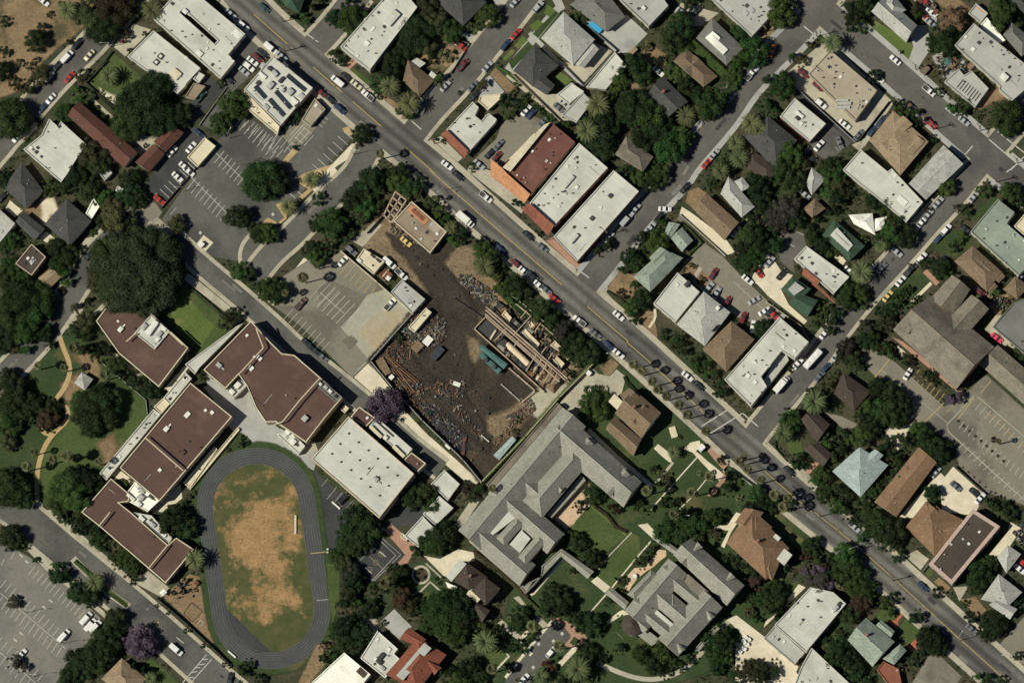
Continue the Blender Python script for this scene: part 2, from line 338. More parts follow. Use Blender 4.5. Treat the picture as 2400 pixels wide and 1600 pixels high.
ribbon('curved_footpath', 'conc', smooth(pts('e', '2380,520 2240,640 2200,760 2210,850'), 2), 4.5)
P('crm', 'footpath', 'f', '700,-60 760,20 560,210 520,180')
P('crm', 'footpath', 'f', '440,800 500,830 290,1040 200,1150 160,1240 20,1130 20,1100 120,1180 280,1000')
P('conc', 'footpath', 'e', '1720,940 1760,960 2240,1350 2200,1400 1690,1000')
P('conc', 'footpath', 'e', '1350,1235 1380,1230 1615,1430 1610,1460')
ribbon('garden_path', 'conc', pts('e', '1045,1140 900,1290 720,1430'), 5); ribbon('garden_path', 'conc', smooth(pts('e', '740,1260 700,1350 600,1430 450,1540')), 7)
P('lawn', 'school_lawn', 'e', '1700,1070 1990,1310 2100,1440 1870,1700 1620,1480 1400,1250', .3)
P('blawn', 'school_lawn', 'e', '1560,1250 1700,1180 1960,1420 1850,1600 1640,1440', 1.6)
# middle lot
P('aold', 'staff_car_park', 'F', '779,602 799,588 965,732 865,846 826,885 640,700 640,683 660,650 720,610')
P('teal', 'car_park_concrete', 'f', '940,1170 1180,1090 1430,1300 1160,1590 j880,320 f1040,1740 780,1440')
P('apat', 'asphalt_patch', 'f', '560,1080 690,1010 1020,1150 800,1440 600,1290', .1); P('apat', 'asphalt_patch', 'f', '160,1240 350,1240 520,1340 660,1568 640,1640 400,1420')
P('apat', 'asphalt_patch', 'j', '790,-10 880,-60 940,0 860,80')
P('crm', 'alley_paving', 'j', '1040,190 900,330 1170,560 1330,720 1560,980 1990,1340 2070,1290 1560,840 1370,640 1250,450')
# the scorched works yard
P('yard', 'yard_soil', 'F', '867,845 963,737 1003,700 905,600 850,560 880,515 930,455 1010,520 1060,590 1100,640 1165,720 1250,760 1378,850 1190,1065 1128,1130 1085,1078 990,970', .3)
P('ybrn', 'yard_soil', 'F', '840,560 885,515 930,480 935,520 985,580 1040,640 1000,680 960,660 905,600', .8)
P('ybrn', 'yard_soil', 'f', '1900,680 2000,740 1990,900 2170,1040 2250,1180 2200,1240 2050,1100 1850,960 1760,860', .8)
P('yblk', 'yard_wheel_track', 'f', '1250,600 1500,700 1700,900 1850,1080 2000,1300 1990,1500 j1980,200 j1960,400 j1700,330 j1500,180 j1750,0 f1790,1450 f1700,1200 f1520,960', 1.2)
P('yblk', 'yard_wheel_track', 't', '560,850 900,880 1050,1100 1180,1350 1230,1420 1210,1500 900,1200', .8)
P('ybrn', 'yard_soil', 't', '1030,400 1100,440 1130,520 1080,620 1050,560', .4)
P('ybrn', 'yard_soil', 't', '1250,1200 1450,1130 1560,1040 1640,960 1700,960 1600,1130 1480,1290 1330,1420 1240,1330', 1)
P('conc', 'rubble_strip', 't', '1680,930 1780,920 1930,820 1990,870 1700,1180 1650,1100', 1)
P('ybrn', 'yard_verge', 't', '1950,760 2130,560 2180,600 2010,820', .4)
P('dry', 'verge', 'F', '1130,640 1240,720 1390,850 1378,858 1230,740 1110,660', .5)
P('conc', 'yard_paving', 'f', '870,640 1090,470 1160,500 980,700')
# north side of avenue
P('lawn', 'verge_lawn', 'b', '890,620 1060,750 1030,790 870,650', .1); P('brick', 'entrance_paving', 'b', '820,600 900,520 930,570 850,650')
P('dry', 'bare_yard', 'b', '1430,520 1660,310 1760,330 1930,440 1770,640 1650,620 1540,520', .4); P('dirt', 'palm_bed', 'b', '1150,860 1440,1050 1380,1110 1120,880', .3)
P('lawn', 'garden_lawn', 'b', '1930,250 2000,170 2120,230 2010,330', .3); P('cgry', 'driveway', 'b', '1890,310 1930,290 2030,340 1980,400'); P('cgry', 'driveway', 'b', '2150,-60 2290,-60 2300,30 2230,90')
P('cgry', 'forecourt_paving', 'b', '2110,720 2150,690 2280,840 2130,1010 2040,870'); P('cgry', 'street_paving_patch', 'b', '1760,800 1830,860 1760,945 1685,880')
P('aold', 'car_park_asphalt', 'F', '1163,326 1178,286 1230,262 1290,290 1195,412 1105,380'); P('crm', 'driveway', 'F', '1185,380 1252,312 1258,318 1195,400')
P('brick', 'corner_paving', 'b', '1240,1040 1400,1110 1380,1150 1250,1080'); P('conc', 'forecourt_paving', 'b', '1620,1280 1700,1250 1900,1450 1850,1490')
P('conc', 'forecourt_paving', 'F', '1100,385 1150,400 1235,480 1222,500 1095,400'); P('brick', 'corner_paving', 'g', '310,640 370,610 600,840 640,860 600,900 560,870')
P('conc', 'driveway', 'c', '0,640 200,790 330,870 430,860 600,1100 440,1110 -60,700'); P('conc', 'driveway', 'c', '440,560 560,590 740,380 920,470 660,760')
P('cgry', 'patio', 'c', '620,180 1060,140 1245,310 1080,480 960,490'); P('cgry', 'driveway', 'c', '340,-60 430,-60 490,80 430,110')
P('cgry', 'footpath', 'c', '420,40 440,110 0,660 -80,640 330,120 '); ribbon('footpath', 'cgry', pts('c', '160,300 420,560 650,780'), 5)
for s in ('330,40 430,120 350,160 290,120', '240,180 290,210 210,290 160,240', '100,330 150,370 60,450 20,420', '0,450 30,470 -60,560 -90,540', '430,650 560,740 480,790 390,710'): P('blawn', 'small_lawn', 'c', s, .08)
P('dlawn', 'small_lawn', 'c', '400,100 430,120 240,350 190,310'); P('dlawn', 'small_lawn', 'c', '150,380 200,430 0,640 -30,570')  # dark grass colour paints the shade lying on these front lawns
P('conc', 'yard_paving', 'c', '1560,20 1900,120 1740,240 1600,230 1480,100', .1); P('dry', 'garden', 'c', '1240,390 1440,520 1380,640 1200,520', .4); P('dirt', 'bare_yard', 'c', '1020,730 1180,760 1120,820', .4)
P('dry', 'garden', 'c', '2300,250 2400,180 2400,420 2220,360', .4); P('dirt', 'raised_bed', 'b', '2150,680 2200,620 2420,830 2300,850')
P('conc', 'depot_yard_paving', 'd', '490,400 560,400 640,450 1130,920 1100,960 830,1300 250,810 180,660 300,560')
P('asph', 'car_park_asphalt', 'd', '530,1120 780,1300 560,1480 430,1400 380,1300'); P('adark', 'driveway', 'd', '250,860 300,830 830,1290 780,1320')
P('blawn', 'front_lawn', 'd', '950,170 960,270 1250,560 1300,550 1335,430 1290,370 1100,260', .05); P('cgry', 'driveway', 'd', '1290,240 1460,230 1500,440 1380,620 1290,555 1335,430')
P('cgry', 'yard_paving', 'd', '1340,-20 1500,-20 1560,120 1540,260 1420,180 1340,60', .1); P('cgry', 'patio', 'd', '1520,520 1640,470 1890,620 1720,720 1600,700', .3); P('dirt', 'bare_yard', 'd', '1560,-20 1720,-20 1850,100 1800,130 1600,40', .4)
P('dirt', 'bare_yard', 'd', '1960,900 2120,820 2150,880 1900,1000', .4); P('lawn', 'verge_lawn', 'd', '930,270 1250,560 1260,580 930,300')
P('conc', 'driveway', 'd', '770,1330 890,1270 1130,930 1150,950 900,1330 840,1390')
# behind the shops
P('aold', 'rear_car_park', 'g', '1540,400 1750,650 1940,790 2100,960 2352,1200 2450,1290 2330,1440 2060,1340 1740,1100 1600,960 1570,880 1720,700 1500,470')
P('crm', 'driveway', 'g', '1560,330 1640,380 1960,620 2050,750 1950,780 1540,390'); P('dirt', 'raised_bed', 'g', '1610,800 1820,970 1760,1080 1550,900', .1); P('conc', 'footpath', 'g', '1720,880 1750,900 1690,990 1660,970')
P('crm', 'white_yard_paving', 'h', '0,740 120,920 230,960 120,1090 190,1230 360,1380 330,1410 0,1150 -100,1040 -160,1010 -60,800')
P('dry', 'bare_yard', 'g', '960,930 1120,960 1100,1170 890,1100', .3); P('dirt', 'front_yard', 'g', '1190,1280 1300,1290 1340,1540 1250,1470 1170,1360', .2); P('dirt', 'front_yard', 'g', '1620,190 1700,150 1790,210 1660,350 1590,290', .2)
ribbon('garden_path', 'crm', smooth(pts('g', '1310,1270 1320,1350 1260,1440')), 3); P('conc', 'corner_paving', 'g', '820,1050 900,960 870,1120 1060,1320 1020,1340 800,1150')
P('crm', 'entrance_paving', 'g', '2140,430 2330,420 2330,500 2200,470', .5)
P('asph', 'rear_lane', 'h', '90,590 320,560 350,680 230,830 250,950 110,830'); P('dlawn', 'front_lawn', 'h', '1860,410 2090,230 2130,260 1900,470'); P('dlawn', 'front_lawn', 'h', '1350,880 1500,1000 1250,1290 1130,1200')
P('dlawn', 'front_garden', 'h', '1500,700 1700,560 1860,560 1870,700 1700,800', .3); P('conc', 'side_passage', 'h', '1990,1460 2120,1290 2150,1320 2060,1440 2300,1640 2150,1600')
P('conc', 'driveway', 'h', '940,900 1060,800 1090,830 990,920'); P('crm', 'rear_yard_paving', 'h', '600,780 640,740 720,830 680,870', .2); P('dry', 'bare_yard', 'h', '2030,1150 2200,1150 2240,1300 2100,1290', .5); P('lawn', 'garden', 'h', '640,1130 800,1060 900,1180 720,1250', .4)
ribbon('brick_path', 'brick', pts('h', '1440,920 1560,1040'), 6); ribbon('garden_path', 'crm', pts('h', '1500,1030 1320,1210'), 4)
# school plaza and track
P('cgry', 'school_plaza', 'F', '480,868 535,878 560,885 580,910 600,958 650,1000 720,1036 748,1060 735,1102 700,1085 655,1062 590,1050 555,1020 520,980 485,900', .05)
P('conc', 'footpath', 'i', '1070,110 1460,430 1430,475 1060,140'); P('crm', 'footpath', 'i', '1500,440 1740,175 1765,200 1560,460'); P('crm', 'paving', 'i', '1430,1500 1660,1310 1675,1440 1500,1568 1390,1560', .05)
P('crm', 'paving', 'i', '1020,1230 1080,1165 1240,1290 1200,1320'); P('conc', 'paving', 'j', '430,930 540,920 570,1000 440,1040')
P('cgry', 'service_deck', 'i', '1870,420 1960,380 2070,440 2070,540 2000,580'); P('dlawn', 'planted_bed', 'i', '2150,870 2210,830 2310,910 2290,960 2170,970 2070,1020', .2)
P('adark', 'playground_asphalt', 'F', '700,1090 740,1105 850,1200 895,1235 930,1200 990,1175 1030,1220 1000,1250 960,1230 900,1240 850,1290 780,1290 760,1310 735,1180')
P('adark', 'basketball_court', 'n', '1130,250 1180,240 1370,390 1070,660 870,510 1010,340')
P('brick', 'brick_paving', 'n', '1240,105 1480,310 1390,470 1300,500 1290,480 1370,390 1180,170')
P('dirt', 'garden_plot', 'm', '1740,570 1860,600 1900,900 1985,1180 1940,1215 1690,950 1490,770', .05)
ribbon('garden_bed_edge', 'yard', pts('m', '1760,830 1860,910 1770,1010 1690,930 1760,830'), 1.2); ribbon('garden_bed_edge', 'conc', pts('m', '1840,990 1870,1015 1840,1050 1815,1030 1840,990'), .8)
def capsule(r, n=40):
    A = (600.5, 1188); B = (635, 1428); out = []
    ax = math.atan2(B[1]-A[1], B[0]-A[0])
    for i in range(n+1): a = ax+math.pi/2+math.pi*i/n; out.append((A[0]+r*math.cos(a), A[1]+r*math.sin(a)))
    for i in range(n+1): a = ax-math.pi/2+math.pi*i/n; out.append((B[0]+r*math.cos(a), B[1]+r*math.sin(a)))
    return out
def ring(name, key, r0, r1):
    z = nz([capsule(r0), capsule(r1)], True) if 0 else nz([capsule((r0+r1)/2)+[capsule((r0+r1)/2)[0]]], False); a = [at(x, y, z) for x, y in capsule(r0)]; b = [at(x, y, z) for x, y in capsule(r1)]; n = len(a)
    o = meshob(name, a+b, [(i, (i+1) % n, n+(i+1) % n, n+i) for i in range(n)], G[key]); o['kind'] = 'structure'
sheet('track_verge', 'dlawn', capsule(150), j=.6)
sheet('running_track', 'track', capsule(139))
FLD = mat('sports_field_grass', (.075, .088, .024), (.16, .13, .05), .1, fine=1.1, famt=.3, c3=(.33, .215, .10), s3=.035, t3=(.40, .50), bump=.05)
G['field'] = FLD; G['wornf'] = mat('worn_field_turf', (.34, .22, .10), (.44, .29, .15), .12, fine=1.0, famt=.22, c3=(.14, .13, .05), s3=.09, t3=(.52, .66))
def field_mat():
    m = G['lawn'].copy(); m.name = 'sports_field_turf'; n = m.node_tree; L = n.links; b = n.nodes['Principled BSDF']; ge = n.nodes.new('ShaderNodeNewGeometry')
    def N(s, d=8, r=.65):
        t = n.nodes.new('ShaderNodeTexNoise'); t.inputs['Scale'].default_value = s; t.inputs['Detail'].default_value = d; t.inputs['Roughness'].default_value = r; L.new(ge.outputs['Position'], t.inputs['Vector']); return t.outputs['Fac']
    c = at(607, 1262); mp = n.nodes.new('ShaderNodeVectorMath'); mp.operation = 'SUBTRACT'; L.new(ge.outputs['Position'], mp.inputs[0]); mp.inputs[1].default_value = (c.x, c.y, 0)
    sc_ = n.nodes.new('ShaderNodeVectorMath'); sc_.operation = 'MULTIPLY'; L.new(mp.outputs[0], sc_.inputs[0]); sc_.inputs[1].default_value = (1/14.5, 1/30, 0)
    ln = n.nodes.new('ShaderNodeVectorMath'); ln.operation = 'LENGTH'; L.new(sc_.outputs[0], ln.inputs[0])
    def M(op, a, b_, c_=None):
        x = n.nodes.new('ShaderNodeMath'); x.operation = op
        for i, q in enumerate((a, b_, c_)):
            if q is None: continue
            if isinstance(q, (int, float)): x.inputs[i].default_value = q
            else: L.new(q, x.inputs[i])
        return x.outputs[0]
    f = M('ADD', M('MULTIPLY', N(.07), 4.4), M('MULTIPLY', ln.outputs[1] if len(ln.outputs) > 1 else ln.outputs[0], -1.0)); f = M('ADD', f, M('MULTIPLY', M('SUBTRACT', N(.6, 4), .5), .7))
    r = n.nodes.new('ShaderNodeMapRange'); r.inputs['From Min'].default_value = 1.25; r.inputs['From Max'].default_value = 1.75; L.new(f, r.inputs['Value'])
    def mix(f, A, B):
        x = n.nodes.new('ShaderNodeMix'); x.data_type = 'RGBA'; L.new(f, x.inputs['Factor'])
        for i, q in ((6, A), (7, B)):
            if isinstance(q, tuple): x.inputs[i].default_value = q+(1,)
            else: L.new(q, x.inputs[i])
        return x.outputs[2]
    def rg(v, a, b_):
        x = n.nodes.new('ShaderNodeMapRange'); x.inputs['From Min'].default_value = a; x.inputs['From Max'].default_value = b_; L.new(v, x.inputs['Value']); return x.outputs[0]
    tan = mix(rg(N(.25), .35, .65), (.37, .225, .10), (.25, .15, .065)); tan = mix(rg(N(1.3, 3), .5, .7), tan, (.15, .115, .05))
    grn = mix(rg(N(.2), .35, .65), (.042, .058, .018), (.085, .08, .028))
    L.new(mix(r.outputs[0], grn, tan), b.inputs['Base Color']); return m
G['fld'] = field_mat()
sheet('sports_field', 'fld', capsule(101))
P('adark', 'jump_area_asphalt', 'F', '521,1418 528,1423 636,1528 600,1530 560,1505 530,1460')
G['lane'] = mat('faint_lane_paint', (.125, .125, .12), (.075, .075, .075), .12, famt=.2)
for r in (138.3, 132, 126, 120, 114, 108, 102): ring('track_lane_line', 'lane', r-.55, r+.55)
def line(t, s, w=.75, key='white', name='painted_line'): return ribbon(name, key, pts(t, s), w)
line('n', '500,380 640,365', 1.2, 'fyel'); line('n', '560,810 690,800', .7, 'fwhite')
P('yblk', 'sprinkler_scar', 'n', '60,230 80,230 110,700 240,950 225,950 95,720') if 0 else None
# ---- campus paths ----
for s, w_, k in (('700,810 960,1060 1120,1190 1290,1335', 5, 'crm'), ('1290,1335 1400,1210 1480,1110', 3, 'conc'), ('1700,1065 1480,1310 1260,1560', 1.5, 'crm'), ('1790,1260 1660,1420 1540,1540', 1.2, 'crm')): ribbon('campus_path', k, pts('k', s), w_)
P('crm', 'campus_path', 'k', '1580,990 1640,930 1720,910 1740,960 1690,1010 1960,1230 1940,1300 1880,1260 1660,1020', .1)
P('crm', 'stone_path', 'k', '1300,980 1340,940 1440,1020 1470,1110 1440,1110', .1)
P('brick', 'avenue_brick_paving', 'k', '1800,890 1880,900 1960,960 2100,1060 2360,1290 2300,1290 1990,1130 1930,1190 1980,1240 1940,1300 1850,1420 1790,1420 1900,1290 1960,1200 1870,1100 1790,1000')
P('dry', 'verge', 'k', '800,230 920,155 985,210 900,315 860,315', .1); P('conc', 'driveway', 'k', '700,215 800,300 900,320 960,255 1045,325 1010,470 900,560 720,740 560,680 440,560')
P('peach', 'courtyard_terrace', 'r', '1660,190 1700,180 1740,420 1580,600 1450,700 1340,600 1530,380', .25); P('peach', 'courtyard_terrace', 's', '860,300 945,310 950,380 800,510 700,570 600,650 530,740 490,810 435,770 500,700 470,610 560,530 700,520 760,420', .15)
P('lawn', 'courtyard_lawn', 'r', '1740,440 2160,830 1900,1060 1830,1000 1500,740 1580,600', .2); P('lawn', 'courtyard_lawn', 'r', '1850,1240 2240,770 2352,820 2352,1080 1990,1440 1740,1290', .15)
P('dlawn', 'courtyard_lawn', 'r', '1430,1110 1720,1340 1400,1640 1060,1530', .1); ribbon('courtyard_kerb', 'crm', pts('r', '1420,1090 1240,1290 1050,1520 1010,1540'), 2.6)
ribbon('garden_edge', 'conc', pts('r', '2250,770 1980,1050 1840,1230'), 1.4); ribbon('garden_edge', 'crm', pts('s', '760,200 560,430 290,760 10,1080'), 1.6); ribbon('garden_edge', 'blawn', pts('r', '1760,440 1980,640 2180,800'), 3.5)
for t, s in (('r', '1750,1370 1830,1310 1990,1440 1920,1510'), ('s', '600,0 720,-20 840,110 790,170'), ('s', '220,1180 370,1060 420,1040 495,1105 450,1150 400,1110 230,1220')): P('crm', 'paved_walk', t, s)
ribbon('curved_drive', 'conc', smooth(pts('o', '780,1380 950,1460 1150,1530 1350,1540 1550,1470 1700,1340 1830,1190 1960,1020 2040,975'), 2), 5.5)
P('crm', 'service_yard_paving', 'o', '1980,990 2060,945 2352,1170 2500,1300 2700,1600 2300,1640 2180,1350 2110,1120'); P('crm', 'paved_walk', 'o', '1840,80 1880,120 1980,120 2060,0 2120,20 2010,190 1950,330 1920,310 1990,170 1860,150')
P('brick', 'paved_walk', 'o', '360,1000 420,970 540,1020 700,1150 600,1270 480,1220 540,1150 460,1070'); P('dlawn', 'planted_square', 'o', '570,1140 630,1180 580,1240 530,1200')
P('agry', 'street_asphalt', 'o', '-60,1500 380,1000 440,1010 540,1130 480,1220 330,1350 100,1640 -60,1640'); ribbon('footpath', 'crm', pts('o', '370,1000 180,1220 0,1440 -60,1520'), 3.5); ribbon('footpath', 'crm', pts('o', '590,1240 440,1400'), 6)
ribbon('footpath', 'crm', pts('o', '150,1090 60,1190 180,1310'), 5); P('conc', 'path_apron', 'o', '10,790 60,770 130,850 110,870', .2); P('conc', 'path_apron', 'o', '230,940 340,1040 290,1070 220,1000')
for x, y in ((245, 1210), (380, 1185), (460, 1115), (195, 1425)): P('white', 'painted_symbol', 'o', '%d,%d %d,%d %d,%d %d,%d' % (x-18, y, x, y-20, x+18, y, x, y+20))
# mansion gardens south
P('crm', 'driveway', 'n', '1540,400 1690,430 1860,340 2000,370 2010,450 1890,450 1740,600'); P('conc', 'driveway', 'n', '2220,1020 2260,990 2450,1150 2420,1190'); ribbon('footpath', 'crm', pts('n', '2320,1310 2180,1460'), 5)
P('lawn', 'garden_lawn', 'n', '1560,720 1740,690 1780,800 1600,960 1500,900', .3); P('lawn', 'garden_lawn', 'n', '2050,1330 2250,1270 2300,1320 2160,1480', .3); P('dlawn', 'rose_garden', 'n', '1440,480 1560,440 1740,600 1740,720 1480,740 1420,660', .2)
def circ(t, x, y, r, n=20): return [full(t, x+r*math.cos(6.2832*i/n), y+r*math.sin(6.2832*i/n)) for i in range(n)]
sheet('rose_garden_path', 'mintp', circ('n', 1515, 575, 92)) if 'mintp' in G else sheet('rose_garden_path', 'conc', circ('n', 1515, 575, 88)); sheet('rose_bed', 'yard', circ('n', 1515, 575, 66), j=.1)
ribbon('rose_garden_path', 'conc', pts('n', '1560,470 1700,600'), 2); ribbon('rose_garden_path', 'conc', pts('n', '1500,740 1600,640 1700,730'), 2.4)
P('cgry', 'tennis_terrace', 'n', '1140,1010 1270,890 1430,1050 1320,1170'); P('dry', 'verge', 'n', '560,1230 690,1180 660,1350 480,1568 400,1568', .5); P('lawn', 'verge', 'n', '650,480 760,500 760,800 700,1000 680,800', .5)
P('conc', 'yard_paving', 'n', '960,1010 1080,990 1120,1080 1020,1120', .3)
# church car park and east side
P('aold', 'church_car_park', 'l', '850,0 1180,200 1620,600 1870,430 2000,300 2352,620 2600,850 2600,1620 2352,1500 1990,1380 1750,1130 1720,950 1350,720 900,230')
P('crm', 'white_yard_paving', 'l', '1700,1150 1980,1400 1900,1600 1600,1560 1580,1300'); P('crm', 'driveway', 'l', '1580,1200 1640,1260 1330,1620 1200,1620'); P('crm', 'patio', 'l', '1080,820 1290,780 1260,860 1190,980 1150,900', .5)
P('brick', 'church_brick_paving', 'l', '1140,-40 1240,0 1820,470 1780,500'); P('aold', 'driveway', 'l', '490,640 680,690 820,760 740,840'); P('crm', 'church_paving', 'l', '1180,20 1260,100 1220,140', .1)
P('lawn', 'front_garden', 'l', '180,900 300,920 320,1020 200,1030', .5); P('brick', 'garden_step', 'l', '340,1200 420,1100 470,1120 380,1220'); P('conc', 'driveway', 'l', '270,1200 320,1170 420,1270 380,1300')
P('conc', 'driveway', 'p', '1260,400 1370,350 1480,430 1400,530', .1); P('conc', 'driveway', 'p', '1700,690 1840,680 1760,820'); P('lawn', 'verge_lawn', 'p', '1430,540 1480,500 1520,560 1480,600', .1); P('dry', 'verge_lawn', 'p', '1520,640 1570,600 1680,690 1640,740', .1)
P('crm', 'driveway', 'p', '2030,390 2200,180 2230,90 2330,150 2150,420'); P('dirt', 'bare_yard', 'p', '1760,800 1900,780 2010,900 1930,960', .2); P('aold', 'driveway', 'p', '2100,1250 2352,960 2400,1300 2352,1400')
P('lawn', 'front_lawn', 'p', '1190,1060 1280,960 1400,1050 1340,1180 1290,1240', .2); P('rbrick', 'red_path', 'p', '1080,985 1170,975 1215,905 1250,930 1195,1000 1190,1070'); P('rbrick', 'red_path', 'p', '1280,1240 1370,1150 1360,1260 1320,1280')
P('aold', 'corner_car_park', 'p', '1460,1330 1560,1300 1780,1510 1700,1640 1280,1640 1380,1480'); P('crm', 'side_drive', 'p', '-40,1060 230,800 345,690 280,660 180,800 150,880 -20,1000'); P('crm', 'service_yard_paving', 'p', '-40,1190 60,1190 280,1420 180,1640 -300,1640 -300,1200')
P('dlawn', 'side_garden', 'p', '500,1200 690,900 760,1000 560,1250', .3); P('crm', 'front_path', 'p', '240,80 450,110 480,170 700,330 600,345 350,180 250,110'); P('lawn', 'front_garden', 'p', '190,180 330,260 300,350 190,260', .3); P('lawn', 'front_garden', 'p', '100,700 270,640 200,760', .3)
P('lawn', 'front_garden', 'p', '980,1000 1080,800 1220,900 1160,980', .4)
# south-west car park
P('alit', 'car_park_asphalt', 'm', '-60,240 120,330 280,420 450,540 700,760 930,980 880,1130 800,1200 600,1400 480,1640 -60,1640')
P('conc', 'footpath', 'm', '250,350 300,330 450,470 700,700 980,930 960,970 700,750 430,540'); P('conc', 'footpath', 'm', '420,-20 500,-20 1150,560 1240,650 2080,1440 2340,1640 2260,1640 1450,900')
P('conc', 'school_paving', 'm', '1360,540 1500,650 1560,700 1480,780 1220,640'); P('cgry', 'car_park_asphalt', 'm', '1,1 2,1 2,2') if 0 else None
P('lawn', 'verge_lawn', 'm', '1300,1400 1400,1350 1640,1568 1640,1640 1400,1640', .1)
# ======================= ROADS =======================
ROADS = [
 ('avenue', 'aven', [(540, -40), (600, 37), (687, 114), (734, 157), (893, 296), (952, 347), (1018, 400), (1200, 567), (1317, 668), (1376, 718), (1470, 799), (1529, 853), (1659, 973), (1735, 1045), (1800, 1108), (1902, 1198), (2014, 1282), (2106, 1364), (2234, 1481), (2328, 1565), (2420, 1650)], 39, 37),
 ('park_street', 'asph', [(370, -70), (306, 0), (225, 94), (150, 166), (97, 224), (33, 301), (-50, 400)], 27, 27),
 ('west_street', 'agry', [(330, 500), (319, 515), (245, 573), (205, 625), (158, 701), (122, 757), (60, 830), (-40, 930)], 27, 27),
 ('church_lane', 'agry', [(405, 560), (480, 628), (555, 690), (640, 765), (702, 825), (817, 915), (900, 985), (957, 1042), (1034, 1100)], 21, 21),
 ('entrance_road', 'agry', [(600, 640), (640, 590), (689, 550), (753, 480), (835, 410), (862, 350), (900, 305)], 26, 26),
 ('north_street', 'asph', [(715, 125), (763, 84), (845, -20)], 30, 30),
 ('cedar_street', 'asph', [(955, 330), (1008, 260), (1080, 186), (1140, 110), (1194, 44), (1250, -30)], 29, 29),
 ('middle_street', 'asph', [(1370, 672), (1430, 599), (1501, 502), (1583, 420), (1608, 378), (1672, 306), (1710, 258), (1743, 205), (1800, 145), (1851, 97), (1905, 38), (1960, -40)], 28, 28),
 ('north_avenue', 'asph', [(1830, -60), (1905, 5), (1953, 46), (2055, 133), (2144, 212), (2208, 272), (2272, 328), (2340, 388), (2440, 470)], 32, 32),
 ('east_street', 'asph', [(1740, 1060), (1775, 1010), (1800, 980), (1876, 889), (1922, 831), (1953, 783), (2030, 686), (2119, 591), (2170, 530), (2234, 465), (2272, 415), (2361, 310), (2430, 230)], 26, 26),
 ('school_street', 'agry', [(-60, 1165), (-10, 1160), (60, 1213), (128, 1272), (217, 1345), (306, 1417), (408, 1506), (500, 1590), (560, 1640)], 37, 37),
]
RS = []
for nm, key, p, a, b in ROADS:
    q = smooth(p, 2); RS.append((nm, q, max(a, b)))
for i, (nm, key, p, a, b) in enumerate(ROADS): ribbon('pavement_corner', 'conc', smooth(p, 2), a+7, b+7)
for nm, key, p, a, b in ROADS[::-1]: ribbon(nm, key, smooth(p, 2), a, b)
ZROAD = .02+max(GL.values())*ZSTEP; print('ZROAD', ZROAD)
def dseg(x, y, q):
    m = 1e9
    for (ax, ay), (bx, by) in zip(q, q[1:]):
        dx, dy = bx-ax, by-ay; t = max(0, min(1, ((x-ax)*dx+(y-ay)*dy)/(dx*dx+dy*dy+1e-9))); m = min(m, math.hypot(x-ax-t*dx, y-ay-t*dy))
    return m
def dens(q, st=6):
    out = [q[0]]
    for a, b in zip(q, q[1:]):
        k = max(1, int(math.hypot(b[0]-a[0], b[1]-a[1])/st))
        out += [(a[0]+(b[0]-a[0])*j/k, a[1]+(b[1]-a[1])*j/k) for j in range(1, k+1)]
    return out
SKIPW = {('park_street', 1): 10, ('church_lane', -1): 6}
for i, (nm, key, p, a, b) in enumerate(ROADS):
    for sd_, hw in ((-1, a), (1, b)):
        wd = 13 if nm in ('avenue', 'north_avenue', 'middle_street') else 9
        q = offs(dens(smooth(p, 2)), sd_*(hw+wd/2)); run = []
        for x, y in q+[(None, None)]:
            ok = x is not None and all(j == i or dseg(x, y, RS[j][1]) > RS[j][2]+9 for j in range(len(RS))) and -60 < x < 2460 and -60 < y < 1660
            if ok: run.append((x, y))
            else:
                if len(run) > 3: ribbon('pavement', 'conc' if nm not in ('middle_street', 'north_avenue') else 'cgry', run, wd/2, z=ZROAD+.08, top=.16+ZROAD*.5)
                run = []
# ---- paint ----
for s in ('-20,130 340,450', '525,615 1150,1160', '1380,1360 1640,1590'): line('b', s, .9, 'yel', 'yellow_centre_line')
line('f', '1600,0 2352,655', .9, 'yel', 'yellow_centre_line'); line('g', '0,650 230,850 460,1050', .9, 'yel', 'yellow_centre_line'); line('g', '690,1245 1070,1568', .9, 'yel', 'yellow_centre_line')
line('k', '1050,0 1290,210 1800,690', .9, 'yel', 'yellow_centre_line'); line('l', '-30,1190 0,1220 400,1568', .8, 'yel', 'yellow_centre_line'); line('p', '430,0 840,330 1200,650 1700,1110 2070,1440 2230,1580', .8, 'yel', 'yellow_centre_line')
for t, s in (('b', '450,300 570,385'), ('b', '1430,1110 1520,1190'), ('g', '610,910 710,985'), ('k', '1980,630 1740,780'), ('k', '2115,660 1820,845'), ('k', '2120,660 2260,780'), ('d', '330,240 450,340'), ('d', '1880,1340 1800,1430'), ('d', '2030,1280 2300,1510'), ('d', '2110,1210 2352,1400'), ('h', '2190,15 2260,-40'), ('d', '2352,1440 2230,1560')): line(t, s, 1.3, 'white', 'stop_line')
